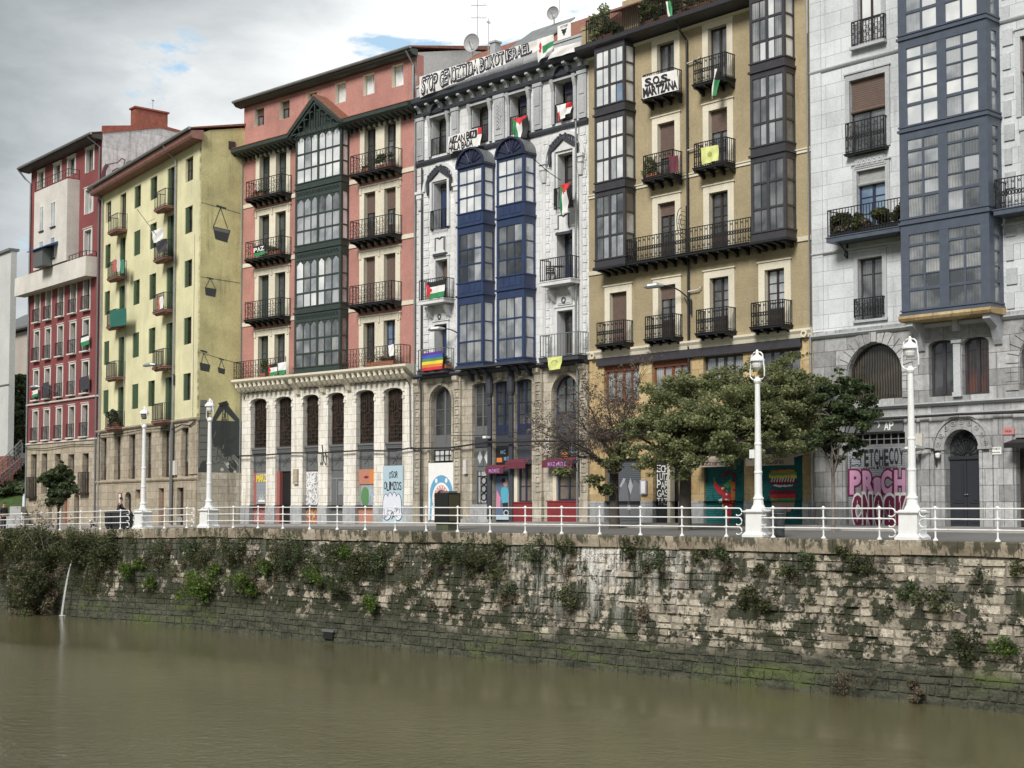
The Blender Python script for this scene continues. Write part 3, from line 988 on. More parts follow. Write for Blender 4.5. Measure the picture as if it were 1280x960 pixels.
while z > -5.6:
    hgt = rg.uniform(.20, .36) if z > -4.2 else rg.uniform(.30, .42)
    zb = z - hgt
    u = -12 + rg.uniform(0, .5)
    rough = rg.uniform(.8, 1.3)
    while u < 84:
        L = rg.uniform(.26, .80) * (1.25 if row % 3 == 0 else 1)
        if rg.random() < .06: L *= 1.5
        dz0 = gz(u, 0)
        g = .010 * rough * rg.uniform(.4, 2.2) * (.35 if z < -3.2 else 1)
        x0, x1, za, zc = u + g, u + L - g, z - g + dz0, zb + g + dz0
        j = lambda s_=.03: rg.uniform(-s_, s_)
        low = zb < -3.2
        pr = rg.uniform(-.030, .028)
        if rg.random() < .05: pr = rg.choice((-.09, .10))
        if low: pr *= .35
        t = min(.030, hgt * .12)
        yb = .07
        fr = [(x0 + t + j(), 0, zc + t + j(.022)), (x1 - t + j(), 0, zc + t + j(.022)), (x1 - t + j(), 0, za - t + j(.022)), (x0 + t + j(), 0, za - t + j(.022))]
        vs = [(x, batter(zz) - .05 + pr + j(.012), zz) for x, _, zz in fr] + [(x, batter(zz) + yb, zz) for x, zz in ((x0, zc), (x1, zc), (x1, za), (x0, za))]
        b.add(vs, [(0, 1, 2, 3), (4, 5, 1, 0), (5, 6, 2, 1), (6, 7, 3, 2), (7, 4, 0, 3)])
        tones += [min(1, max(0, rg.gauss(.5, .26)))] * 5
        u += L
    z = zb; row += 1
bw = b.build('stone_face', M['quay_stone'], QW, whole=True)
at_ = bw.data.attributes.new('tone', 'FLOAT', 'FACE'); at_.data.foreach_set('value', tones)
b = MB(); tones = []
for i in range(100):      # mortar and core behind the blocks
    u = -13 + i
    za, zb = gz(u, 0), gz(u + 1, 0)
    b.quad((u, batter(-5.6) - .018, -5.8), (u + 1, batter(-5.6) - .018, -5.8), (u + 1, -.018 + batter(-.5), zb - .4), (u, -.018 + batter(-.5), za - .4))
mo = b.build('mortar_core', M['quay_stone'], QW, whole=True)
at_ = mo.data.attributes.new('tone', 'FLOAT', 'FACE'); at_.data.foreach_set('value', [.12] * 100)
m, nt, bs = new_mat('coping_stone')
bs.inputs['Roughness'].default_value = .88
v = objco(nt)
at = nd(nt, 'ShaderNodeAttribute', attribute_name='tone').outputs['Fac']
c = mixc(nt, at, (.20, .165, .12), (.36, .31, .24))
c = mixc(nt, .4, c, ramp(nt, noise(nt, v, 7, 6, .7), .25, .75), 'OVERLAY')
sx = nd(nt, 'ShaderNodeSeparateXYZ', {'Vector': v})
dk = ramp(nt, mm('ADD', noise(nt, objco(nt, (1.2, 1, .5)), 2.6, 8, .72), mm('MULTIPLY', sx.outputs['Z'], .22)), .44, .50)
c = mixc(nt, mm('MULTIPLY', dk, .85), c, (.028, .030, .016))
c = mixc(nt, ramp(nt, noise(nt, objco(nt, (.4, 1, 1), (3, 0, 0)), 2.0, 6, .7), .66, .74), c, (.55, .54, .49))
nt.links.new(c, bs.inputs['Base Color']); bump(nt, bs, noise(nt, v, 10, 6, .7), .02, .7)
M['coping_stone'] = m
b = MB(); tones = []
u = -13
while u < 86:
    L = rg.uniform(.7, 1.25)
    a_, c_ = u + .008, u + L - .008
    za, zc = gz(a_, 0), gz(c_, 0)
    o_ = rg.uniform(-.02, .02); lo = -.46 + rg.uniform(-.03, .03)
    pts = lambda x, zz: [(x, .36, zz - .02), (x, -.16 + o_, zz + .003), (x, -.19 + o_, zz - .03), (x, -.19 + o_, zz - .16), (x, -.15 + o_, zz + lo), (x, .36, zz + lo)]
    b.add(pts(a_, za) + pts(c_, zc), [(0, 1, 2, 3, 4, 5)[::-1], (6, 7, 8, 9, 10, 11)] + [(i, (i + 1) % 6, (i + 1) % 6 + 6, i + 6) for i in range(6)])
    tones += [rg.random()] * 8
    u += L
co = b.build('coping', M['coping_stone'], QW, whole=True)
at_ = co.data.attributes.new('tone', 'FLOAT', 'FACE'); at_.data.foreach_set('value', tones)
# ================================================================ 1. pale grey building, right of the picture
bd = building(GREY, 'apartment_building', 'pale grey stone building with a slate blue glazed bay at the right of the row')
G1 = bd
up = [(1.95, 3.65, 15.5, 18.5), (2.40, 3.50, 19.95, 22.9), (2.25, 3.60, 12.15, 14.7), (2.25, 3.40, 8.6, 11.1),
      (9.45, 11.1, 15.5, 18.5), (9.75, 10.9, 19.95, 22.9), (9.6, 10.9, 12.15, 14.7), (9.7, 10.85, 8.6, 11.1)]
wall(bd, 0, 16, 8.3, 24.5, up, .35, M['pale_grey_render'])
mid = [(1.70, 4.25, 5.35, 7.62, 1.27), (5.43, 6.52, 5.3, 7.48, .22), (6.86, 7.98, 5.3, 7.48, .22), (9.2, 11.75, 5.35, 7.62, 1.27)]
wall(bd, 0, 16, 4.6, 8.3, mid, .35, M['grey_stone'], y=-.03, thick=.5)
lo = [(1.55, 4.35, .2, 4.0), (6.1, 7.55, .2, 4.0, .72), (9.0, 11.6, .2, 3.6)]
wall(bd, 0, 16, -.2, 4.6, lo, .4, M['grey_stone'], y=-.05)
shell(bd, 0, 16, -.2, 24.5, 12, M['offwhite'])
for z_, o_, h_ in ((19.3, .10, .14), (11.6, .10, .12), (8.15, .20, .16), (5.08, .22, .14), (4.66, .12, .08)):
    for a_, c_ in (((0, 4.88), (8.62, 16)) if z_ > 8.2 else ((0, 16),)):
        cornice(bd, a_, c_, [(.03, z_ - h_), (o_ * .6, z_ - h_ * .8), (o_, z_ - .05), (o_, z_)], M['pale_grey_trim'], 'string_course')
b = MB(); b.box(.02, .56, -.05, .02, 8.3, 24.4); b.build('quoin_strip', M['pale_grey_render'], bd)
b = MB()   # raised quoins beside the bay
for x_ in (4.35, 8.75):
    for i in range(17): b.box(x_, x_ + (.42 if i % 2 else .30), -.055, .01, 8.4 + .9 * i, 8.4 + .9 * i + .60)
b.build('quoin', M['pale_grey_trim'], bd)
for (a_, c_, p, q) in up:
    surround(bd, a_, c_, p, q, .20, .05, M['pale_grey_trim'], top=1.3, sill=(p in (8.6,)))
# windows
for x0, x1 in ((1.95, 3.65), (9.45, 11.1)):
    w_ = window(bd, x0, x1, 15.5, 18.5, .16, M['dark_wood'], M['g_mid'], 2, (.72,), solid=.0, blind=M['blind_brown'], blind_h=.42)
    k = MB(); k.tube([(x0 + .02, .10, 17.2), (x1 - .02, .10, 17.2)], .07, 8); k.build('blind_roll', M['blind_brown'], w_)
for x0, x1 in ((2.40, 3.50), (9.75, 10.9)):
    window(bd, x0, x1, 19.95, 22.9, .16, M['dark_wood'], M['g_sky'], 2, (.33, .66), mull=.1)
for x0, x1 in ((2.25, 3.60), (9.6, 10.9)):
    w_ = window(bd, x0, x1, 12.15, 14.7, .18, M['blue_dark'], M['g_blue'], 2, (.3, .58, .84), mull=.12)
    k = MB(); k.tube([(x0 + .02, .10, 14.15), (x1 - .02, .10, 14.15)], .075, 8); k.box(x0 + .03, x1 - .03, .12, .15, 14.2, 14.68); k.build('blind', M['blind_grey'], w_)
for x0, x1 in ((2.25, 3.40), (9.7, 10.85)):
    window(bd, x0, x1, 8.6, 11.1, .2, M['graphite'], M['g_mid'], 2, (.76,), mull=.1)
rail_mesh([(2.2, -.02), (2.2, -.18), (3.7, -.18), (3.7, -.02)], 19.85, 1.0, .14, .012, 'scroll').build('window_rail', M['iron'], bd)
b = MB(); b.box(2.1, 3.75, -.24, .0, 19.70, 19.82); b.build('sill', M['pale_grey_trim'], bd)
b = balcony(bd, 1.85, 3.75, 15.45, .30, M['iron'], M['iron'], 'orn', h=1.25, th=.10, sp=.15)
b = MB(); b.box(2.15, 3.65, -.075, .01, 14.78, 15.28); b.box(2.22, 3.58, -.095, -.06, 14.86, 15.20)
for i in range(5): b.lathe([(.11, 0), (.11, .02)], 10, (2.4 + .25 * i, 0, 0))
o = b.build('medallion_frieze', M['grey_trim'], bd)
for i in range(0): pass
b = MB()
for i in range(5): b.ring(2.4 + .25 * i, -.10, 15.03, .07, .02, 10)
b.build('medallion', M['pale_grey_trim'], o)
BG = balcony(bd, 1.35, 4.85, 12.0, .90, M['slate_blue'], M['iron'], 'bars', h=1.10, th=.22, brackets=0, sp=.14)
k = MB()
for x_ in (1.75, 4.55):
    k.tube([(x_, -.03, 11.25), (x_, -.22, 11.30), (x_, -.15, 11.5), (x_, -.5, 11.72), (x_, -.62, 11.78)], .035, 6); k.tube([(x_, -.04, 11.2), (x_, -.04, 11.78)], .04, 6)
k.build('bracket', M['iron'], BG)
balcony(bd, 8.75, 12.2, 12.0, .90, M['slate_blue'], M['iron'], 'orn', h=1.10, th=.22, sp=.13)
rail_mesh([(2.15, -.02), (2.15, -.16), (3.5, -.16), (3.5, -.02)], 8.7, .75, .12, .012, 'scroll').build('window_rail', M['iron'], bd)
# the glazed bay
L = [(8.45, 12.0, 8.62, 11.55), (12.0, 15.62, 12.2, 15.25), (15.62, 19.25, 15.8, 18.86), (19.25, 22.9, 19.43, 22.5), (22.9, 24.4, 23.05, 24.2)]
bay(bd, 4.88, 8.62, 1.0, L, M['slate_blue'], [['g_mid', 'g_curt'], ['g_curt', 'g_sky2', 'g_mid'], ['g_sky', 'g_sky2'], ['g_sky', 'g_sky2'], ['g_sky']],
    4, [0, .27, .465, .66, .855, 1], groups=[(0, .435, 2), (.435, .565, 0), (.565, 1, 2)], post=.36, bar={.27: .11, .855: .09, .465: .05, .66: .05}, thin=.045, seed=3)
cornice(bd, 4.8, 8.7, [(.95, 8.18), (1.05, 8.2), (1.12, 8.30), (1.12, 8.40), (0.02, 8.44)], M['gold_stone'], 'bay_shelf')
b = MB()
for x_ in (5.0, 6.62, 8.25):   # stone consoles under the bay
    w2 = .14 if x_ == 6.62 else .20
    b.prismx([(-.03, 8.18), (-.03, 7.1), (-.12, 7.12), (-.22, 7.3), (-.42, 7.75), (-.8, 7.95), (-.92, 8.02), (-.92, 8.18)] if x_ != 6.62 else [(-.03, 8.18), (-.03, 7.75), (-.3, 7.75), (-.3, 8.18)], x_, x_ + w2 * 1.5)
b.build('console', M['pale_grey_trim'], bd)
b = MB()
b.box(6.54, 6.84, -.12, -.02, 5.3, 7.3); b.box(6.48, 6.90, -.17, -.02, 7.3, 7.42); b.box(6.50, 6.88, -.16, -.02, 5.25, 5.42)
b.build('colonnette', M['pale_grey_trim'], bd)
for x0, x1 in ((1.70, 4.25), (9.2, 11.75)):
    o = window(bd, x0, x1, 5.35, 7.62, .26, M['dark_wood'], glass('pane_drape', (.11, .095, .075), (.06, .055, .045), .8, 1.6) if 'drape' not in M else M['drape'], 1, (), fw=.09, arch=1.27)
    M['drape'] = o.children[0].data.materials[0]
    b = MB(); c_ = (x0 + x1) / 2; rr = (x1 - x0) / 2 - .0; zs = 6.35
    for i in range(15):       # voussoirs
        g0, g1 = math.pi * i / 15 + .012, math.pi * (i + 1) / 15 - .012
        b.prism([(c_ - r_ * math.cos(g), zs + r_ * math.sin(g)) for r_, g in ((rr + .02, g0), (rr + .52, g0), (rr + .52, g1), (rr + .02, g1))], -.085, -.02)
    b.prism(([(c_ - (rr + .60) * math.cos(math.pi * i / 24), zs + (rr + .60) * math.sin(math.pi * i / 24)) for i in range(25)] + [(c_ - (rr + .54) * math.cos(math.pi * i / 24), zs + (rr + .54) * math.sin(math.pi * i / 24)) for i in range(24, -1, -1)]), -.12, -.02) if False else None
    for i in range(3):
        for s_ in (0, 1):
            xx = x0 - .54 if s_ == 0 else x1 + .02
            b.box(xx, xx + .52, -.08, -.02, 5.36 + .33 * i, 5.36 + .33 * i + .31)
    b.box(c_ - .16, c_ + .16, -.15, -.02, 7.66, 8.14)
    b.build('voussoirs', M['grey_stone'], bd)
for x0, x1, pm in ((5.43, 6.52, 'g_dark'), (6.86, 7.98, 'g_orange')):
    window(bd, x0, x1, 5.3, 7.48, .2, M['graphite'], M[pm], 2, (.82,), fw=.1, mull=.14)
# street floor: graffiti shutter, carved doorway, shop door
def rollerdoor(parent, x0, x1, z0, z1, y, mat, name='roller_shutter', pitch=.085):
    b = MB()
    n = int((z1 - z0) / pitch)
    h_ = (z1 - z0) / n
    prof = []
    for i in range(n): prof += [(y, z0 + h_ * i), (y - .018, z0 + h_ * (i + .15)), (y - .018, z0 + h_ * (i + .8)), (y, z0 + h_ * (i + .95))]
    for (ya, za), (yb, zb) in zip(prof, prof[1:]): b.quad((x0, ya, za), (x1, ya, za), (x1, yb, zb), (x0, yb, zb))
    b.box(x0, x1, y - .03, y + .02, z0 - .02, z0 + .05)
    return b.build(name, mat, parent)
rs = rollerdoor(bd, 1.58, 4.32, .25, 3.45, .12, flat('shutter_grey', (.27, .285, .31)))
b = MB(); b.box(1.55, 4.35, .10, .16, 3.45, 3.55); b.box(1.55, 4.35, .10, .16, 3.96, 4.0)
for i in range(9): b.box(1.62 + .33 * i, 1.66 + .33 * i, .10, .13, 3.55, 3.96)
b.box(1.55, 4.35, .105, .125, 3.74, 3.77); b.build('vent_grille', M['pipe'], bd)
b = MB(); b.quad((1.55, .38, .2), (4.35, .38, .2), (4.35, .38, 4.0), (1.55, .38, 4.0)); b.build('dark_recess', M['black'], bd)
dr = MB()
dr.box(6.1, 7.55, .25, .31, .2, .32)
for x0, x1 in ((6.12, 6.82), (6.84, 7.53)):
    dr.box(x0, x1, .24, .30, .32, 2.86)
    for za, zb in ((.45, 1.1), (1.2, 2.7)):
        for t in (0,):
            dr.box(x0 + .12, x1 - .12, .215, .24, za, zb); dr.box(x0 + .2, x1 - .2, .20, .216, za + .1, zb - .1)
dr.box(6.1, 7.55, .18, .32, 2.86, 2.98)
o = dr.build('door', flat('door_dark', (.022, .025, .032), .5), bd)
b = MB(); c_, zs = 6.825, 3.0
for i in range(9):
    g = math.pi * (i + .5) / 9
    b.tube([(c_ + .12 * math.cos(g), .26, zs + .1 * math.sin(g)), (c_ + .68 * math.cos(g), .26, zs + .92 * math.sin(g))], .014, 4)
    b.ring(c_ + .5 * math.cos(g), .26, zs + .68 * math.sin(g), .08, .01, 8)
b.ring(c_, .26, zs + .02, .14, .02, 12); b.build('fanlight_grille', M['iron'], o)
b = MB(); b.quad((6.1, .3, 2.98), (7.55, .3, 2.98), (7.55, .3, 4.0), (6.1, .3, 4.0)); b.build('fanlight', M['g_dark'], o)
b = MB()
for i in range(2): b.lathe([(.03, 0), (.035, .02), (.02, .04)], 8, (6.78 + .09 * i, .2, 1.5))
b.build('door_handle', M['zinc'], o)
b = MB(); rr = .73; zs = 3.28
def arc_band(b, c_, zs, r0, r1, y0, y1, n=20, mi=0, kz=1.0):
    for i in range(n):
        g0, g1 = math.pi * i / n, math.pi * (i + 1) / n
        b.prism([(c_ - r_ * math.cos(g), zs + kz * r_ * math.sin(g)) for r_, g in ((r0, g0), (r1, g0), (r1, g1), (r0, g1))], y0, y1, mi)
arc_band(b, c_, 3.28, .72, .84, -.14, -.04); arc_band(b, c_, 3.28, .84, 1.16, -.09, -.04); arc_band(b, c_, 3.28, 1.16, 1.26, -.15, -.04)
for s_ in (-1, 1):
    b.box(c_ + s_ * 1.22 - .06, c_ + s_ * 1.22 + .06, -.14, -.04, .2, 3.28); b.box(c_ + s_ * .79 - .06, c_ + s_ * .79 + .06, -.12, -.04, .2, 3.28)
    b.box(c_ + s_ * 1.0 - .3, c_ + s_ * 1.0 + .3, -.17, -.04, 3.22, 3.34)
for i in range(9):
    g = math.pi * (i + .5) / 9
    b.ring(c_ + 1.0 * math.cos(g), -.10, 3.28 + 1.0 * math.sin(g), .085, .022, 8); b.lathe([(.03, -.02), (.03, .02)], 6, (c_ + 1.0 * math.cos(g), -.11, 3.28 + 1.0 * math.sin(g)))
b.build('carved_arch', M['grey_stone'], bd)
b = MB()
for x_ in (.1, 1.05, 4.5, 5.05, 8.15, 8.55): b.box(x_, x_ + .38, -.11, -.04, .2, 4.5)
b.build('pilaster', M['grey_stone'], bd)
window(bd, 9.0, 11.6, .35, 3.3, .25, M['dark_wood'], M['g_dark'], 4, (.3, .78), fw=.1, solid=.28, name='shop_door')
rl = lambda a_, c_, zz: cornice(bd, a_, c_, [(.05, zz), (.10, zz + .02), (.10, zz + .1), (.05, zz + .12)], M['grey_stone'], 'plinth')
b = MB(); b.box(4.86, 5.22, -.25, -.06, 3.35, 3.9); b.box(4.95, 5.13, -.2, -.06, 3.1, 3.35); b.build('meter_box', M['offwhite'], bd)

# ================================================================ 2. ochre building
bd = building(TAN, 'apartment_building', 'ochre house with white window frames, black balconies and two graphite glazed bays')
G2 = bd
WT = 12.945
FR = ((1.07, 2.82), (4.13, 5.83), (7.16, 8.88), (10.18, 11.87))
OP = [(a_ + .33, c_ - .33) for a_, c_ in FR]
lv = [(a_, c_, 8.75, 11.22) for a_, c_ in OP]
wall(bd, 0, WT, 8.5, 12.3, lv, .38, M['ochre'], rmat=M['cream'])
lv2 = [(a_, c_, p, q) for a_, c_ in OP[1:3] for p, q in ((12.45, 15.05), (16.2, 18.78), (19.98, 22.52))]
wall(bd, 0, WT, 12.3, 23.3, lv2, .38, M['ochre_plain'], rmat=M['cream'])
mz = [(.97, 3.23, 5.98, 7.75), (4.02, 6.27, 5.98, 7.75), (7.06, 9.29, 5.98, 7.75), (10.12, 12.28, 5.98, 7.75)]
gr = [(1.0, 3.30, .2, 3.3), (4.05, 5.60, .2, 3.75), (7.06, 9.29, .2, 3.3), (10.08, 12.34, .2, 3.3)]
wall(bd, 0, WT, 1.3, 8.5, mz + [(a_, c_, 1.3, q) for a_, c_, p, q in gr], .4, M['gold_stone'])
wall(bd, 0, WT, -.2, 1.3, [(a_, c_, -.2, 1.3) for a_, c_, p, q in gr], .4, M['grey_base'], y=-.05)
shell(bd, 0, WT, -.2, 23.3, 12, M['offwhite'])
cornice(bd, 0, WT, [(.03, 8.12), (.10, 8.14), (.14, 8.3), (.22, 8.42), (.22, 8.5), (.02, 8.54)], M['cream'])
b = MB(); b.box(.6, 12.4, -.16, -.003, 7.76, 8.11); b.build('fascia_board', M['graphite'], bd)
b = MB(); b.box(.3, 12.6, -.30, -.003, 4.36, 4.42); b.box(.1, 12.85, -.14, -.003, 4.42, 4.72); b.build('fascia_board', M['graphite'], bd)
for z_ in (16.1, 19.1):
    for a_, c_ in ((0, 1.08), (3.05, 10.32), (12.18, WT)):
        if z_ == 16.1: cornice(bd, a_, c_, [(.02, z_ - .14), (.05, z_ - .13), (.05, z_ - .03), (.09, z_), (.09, z_ + .05), (.02, z_ + .06)], M['cream'], 'string_course')
for x0, x1 in ((0, 1.08), (12.18, WT)):
    cornice(bd, x0, x1, [(.02, 12.2), (.06, 12.22), (.08, 12.4), (.02, 12.42)], M['cream'], 'string_course')
for a_, c_, p, q in lv + lv2: surround(bd, a_, c_, p, q, .33, .05, M['cream'], top=1.0)
mats_ = [('dark_wood', 'g_dark', 'blind_brown', .96, .35), ('dark_wood', 'g_mid', 'blind_brown', .26, .35), ('dark_wood', 'g_mid', None, 0, .3), ('dark_wood', 'g_sky2', None, 0, .32)]
for (a_, c_, p, q), (fm, pm, bl, bh, so) in zip(lv, mats_):
    window(bd, a_, c_, p, q, .2, M[fm], M[pm], 2, (.42, .60, .78), solid=so, blind=M[bl] if bl else None, blind_h=bh * .98, mull=.1)
for i, (a_, c_, p, q) in enumerate(lv2):
    bl = {0: .22, 1: .62, 3: 0, 4: .38}.get(i, 0)
    window(bd, a_, c_, p, q, .2, M['dark_wood'], M['g_mid' if i in (2, 5) else 'g_dark' if i != 4 else 'g_mid'], 2, (.42, .60, .78) if i in (0, 3) else (), solid=.3 if i in (0, 3) else .08, blind=M['blind_brown'] if bl else None, blind_h=bl, mull=.12)
for (a_, c_) in FR: balcony(bd, a_ + .02, c_ + .07, 8.74, .70, M['iron'], M['iron'], 'orn', h=1.02, th=.12, brackets=4, sp=.13)
for z_ in (16.15, 19.93):
    for (a_, c_) in FR[1:3]: balcony(bd, a_ - .03, c_ + .12, z_, .72, M['iron'], M['iron'], 'orn', h=1.08, th=.12, brackets=4, sp=.13)
BL = balcony(bd, 3.06, 10.33, 12.42, .72, M['iron'], M['iron'], 'orn', h=1.06, th=.14, brackets=13, sp=.14)
b = MB()      # half-round iron screen dividing the long balcony
for r_ in (.95, .55, .25):
    b.tube([(6.18, -.36 - r_ * .36 * math.sin(math.pi * i / 10) - .02, 13.9 - .55 * r_ * 1.25 * math.cos(math.pi * i / 10)) for i in range(11)], .018, 5)
for i in range(7): b.tube([(6.18, -.10, 13.2 + .2 * i), (6.18, -.36 - .3 * math.sin(math.pi * (i + .5) / 7), 13.2 + .2 * i)], .012, 4)
b.tube([(6.18, -.06, 12.45), (6.18, -.06, 14.7)], .025, 5); b.build('divider_screen', M['iron'], BL)
LV = [(12.35, 16.05, 12.75, 15.75), (16.05, 19.70, 16.45, 19.4), (19.70, 23.1, 20.1, 22.75)]
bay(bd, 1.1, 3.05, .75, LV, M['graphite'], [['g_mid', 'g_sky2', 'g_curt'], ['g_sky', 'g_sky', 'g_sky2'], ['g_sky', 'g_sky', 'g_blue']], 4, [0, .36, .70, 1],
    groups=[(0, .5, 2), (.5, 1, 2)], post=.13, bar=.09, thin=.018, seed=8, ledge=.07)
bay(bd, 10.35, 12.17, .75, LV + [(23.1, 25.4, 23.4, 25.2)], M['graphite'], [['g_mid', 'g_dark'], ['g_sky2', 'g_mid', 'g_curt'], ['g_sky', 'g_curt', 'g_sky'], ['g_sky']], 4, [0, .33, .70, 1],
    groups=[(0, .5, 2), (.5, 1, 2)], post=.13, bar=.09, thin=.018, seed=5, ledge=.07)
soffit_block(bd, 1.1, 3.05, .75, 12.02, 12.36, M['iron'], 4); soffit_block(bd, 10.35, 12.17, .75, 12.02, 12.36, M['iron'], 4)
# eaves, terrace and penthouse
cornice(bd, -.02, 10.3, [(.05, 22.95), (.30, 23.0), (.82, 23.02), (.95, 23.08), (.98, 23.26), (.84, 23.30), (.82, 23.22), (.05, 23.24)], M['graphite'], 'gutter')
cornice(bd, -.0, 10.3, [(.02, 22.78), (.10, 22.8), (.12, 22.9), (.02, 22.93)], M['cream'], 'moulding')
b = MB(); b.box(0, WT, -.80, 12, 23.24, 23.34); b.build('terrace_floor', M['terracotta'], bd)
rail_mesh([(.55, 0), (.55, -.72), (10.3, -.72)], 23.34, 1.15, .13, .012, 'bars').build('terrace_railing', M['iron'], bd)
b = MB(); b.box(-.02, .5, -.45, .25, 23.3, 24.2); b.box(-.06, .54, -.49, .29, 24.2, 24.36); b.build('parapet_pier', M['ochre_plain'], bd)
wall(bd, .5, WT, 23.34, 26.1, [(1.6, 2.6, 23.5, 25.5), (4.2, 5.6, 23.5, 25.5), (7.2, 8.6, 23.5, 25.5)], .2, M['ochre_plain'], y=1.9, name='penthouse_wall')
for x0, x1 in ((1.6, 2.6), (4.2, 5.6), (7.2, 8.6)): window(bd, x0, x1, 23.5, 25.5, 2.05, M['brown_wood'], M['g_dark'], 2, ())
b = MB(); b.prismx([(1.1, 25.35), (1.1, 25.45), (7, 27.6), (12, 25.5), (12, 25.3), (7, 27.4)], .3, WT + .1); b.build('roof', M['tile'], bd)
b = MB(); b.box(3.4, 6.4, -.1, 1.9, 25.2, 25.26); b.build('terrace_awning', M['shutter_green'], bd)
pipe(bd, [(6.28, -.80, 23.0), (6.28, -.5, 22.6), (6.30, -.10, 22.3), (6.30, -.09, .3)], .055, 'iron')
pipe(bd, [(WT - .08, -.08, 23.0), (WT - .08, -.08, .3)], .05, 'pipe')
b = MB()
for x_, z_ in ((6.75, 10.75), (6.75, 17.2), (6.75, 21.2)): b.tube([(x_ - .42, -.12, z_), (x_ + .15, -.12, z_ + .02), (x_ + .28, -.12, z_ + .12), (x_ + .3, -.12, z_ + .25)], .035, 6)
b.build('pipe_outlet', M['offwhite'], bd)
for i, (a_, c_, p, q) in enumerate(mz):
    window(bd, a_, c_, p, q, .18, M['brown_wood'] if i < 2 else M['graphite'], M['g_curt'] if i < 3 else M['g_mid'], 4, (), fw=.10, mw=.09, mull=.16)
    if i < 2:
        k = MB(); k.box(a_ + .02, c_ - .02, .10, .16, q - .28, q - .02); k.build('blind_box', M['brown_wood'], bd)
rollerdoor(bd, 1.0, 3.3, .22, 3.28, .2, flat('shutter_lead', (.085, .095, .11)))
RS1 = rollerdoor(bd, 7.06, 9.29, .22, 3.28, .16, M['teal'], pitch=.1)
RS2 = rollerdoor(bd, 10.08, 12.34, .22, 3.28, .16, M['teal'], pitch=.1)
b = MB(); b.box(4.92, 5.10, -.02, .3, .2, 3.75); b.build('door_post', M['cream'], bd)
b = MB(); b.box(4.07, 4.90, .2, .26, .22, 3.7); b.box(4.12, 4.85, .18, .2, .3, 1.5); DRG = b.build('door', flat('door_dark', (.03, .03, .04)), bd)
b = MB(); b.box(5.10, 5.6, .36, .39, .22, 3.74); b.build('door', M['black'], bd)  # black slab painting the shade inside an open passage
b = MB()
for a_, c_ in ((7.0, 9.35), (10.02, 12.4)): b.box(a_, c_, -.10, -.005, 3.3, 4.34)
b.build('shop_fascia', M['graphite'], bd)
b = MB(); b.ring(.38, -.20, 8.28, .12, .03, 14); b.ring(12.62, -.20, 8.28, .12, .03, 14); b.build('rosette', M['cream'], bd)

# ================================================================ 3. white and blue building
bd = building(WHITE, 'apartment_building', 'ornate white house with two vaulted blue glazed bays and a protest banner along its cornice')
G3 = bd
WW = 12.82
A6 = [(1.25, 2.5, 20.15, 22.2), (4.5, 5.8, 20.15, 22.2), (7.4, 8.65, 20.15, 22.2), (10.6, 11.85, 20.15, 22.2)]
U5 = [(1.40, 2.55, 16.0, 18.6), (10.72, 11.78, 15.75, 18.55), (1.62, 2.58, 12.2, 14.35), (10.72, 11.78, 12.18, 14.65), (1.55, 2.55, 8.38, 10.85), (10.72, 11.78, 8.38, 10.7)]
wall(bd, 0, WW, 8.15, 23.3, A6 + U5, .55, M['white_render'], rmat=M['white_trim'])
LO = [(1.2, 2.95, 3.4, 7.5, .87), (1.1, 3.1, .3, 3.4), (4.5, 5.75, .2, 7.5, .16), (6.08, 7.32, .2, 7.5, .16), (7.65, 8.9, .2, 7.5, .16), (10.38, 12.15, .2, 7.5, .88)]
wall(bd, 0, WW, -.2, 8.15, LO, .5, M['old_stone'], rmat=M['old_stone'])
shell(bd, 0, WW, -.2, 23.3, 12, M['offwhite'])
# main cornice with brackets
cornice(bd, -.02, WW + .02, [(.05, 22.42), (.20, 22.44), (.24, 22.56), (.05, 22.60)], M['slate_trim'], 'moulding')
cornice(bd, -.02, WW + .02, [(.06, 22.98), (.50, 23.0), (.62, 23.12), (.66, 23.34), (.56, 23.42), (.04, 23.46)], M['slate_trim'], 'cornice', dent=15, dmat=M['grey_trim'],
        dprof=(23.0, [(.06, 22.6), (.22, 22.62), (.30, 22.8), (.5, 22.9), (.5, 22.99)]), dw=.2)
cornice(bd, 0, WW, [(.02, 19.72), (.10, 19.74), (.16, 19.86), (.16, 19.96), (.02, 20.0)], M['slate_trim'], 'moulding')
cornice(bd, 0, WW, [(.02, 7.96), (.25, 7.98), (.38, 8.08), (.38, 8.18), (.02, 8.22)], M['slate_trim'], 'moulding')
b = MB(); b.box(0, WW, -.05, .25, 23.46, 24.15); b.box(-.02, WW, -.10, .3, 24.15, 24.26)
for i in range(9): b.box(.2 + 1.4 * i, 1.35 + 1.4 * i, -.09, -.04, 23.62, 24.05)
b.build('parapet', M['grey_trim'], bd)
b = MB()      # arched caps in the frieze over the outer windows
for c_ in (1.9, 11.2): arc_band(b, c_, 22.45, .42, .60, -.34, -.04, 12); arc_band(b, c_, 22.45, .0, .42, -.16, -.04, 8)
b.build('arched_cap', M['slate_trim'], bd)
b = MB()      # pilasters and panels of the top storey
for x_ in (.08, 2.95, 6.25, 9.15, 12.2):
    w2 = .55 if x_ not in (6.25,) else .75
    b.box(x_, x_ + w2, -.12, .0, 20.05, 22.42); b.box(x_ + .10, x_ + w2 - .10, -.15, -.11, 20.3, 21.1); b.box(x_ + .10, x_ + w2 - .10, -.15, -.11, 21.25, 22.2)
    b.box(x_ - .04, x_ + w2 + .04, -.17, .0, 22.24, 22.42)
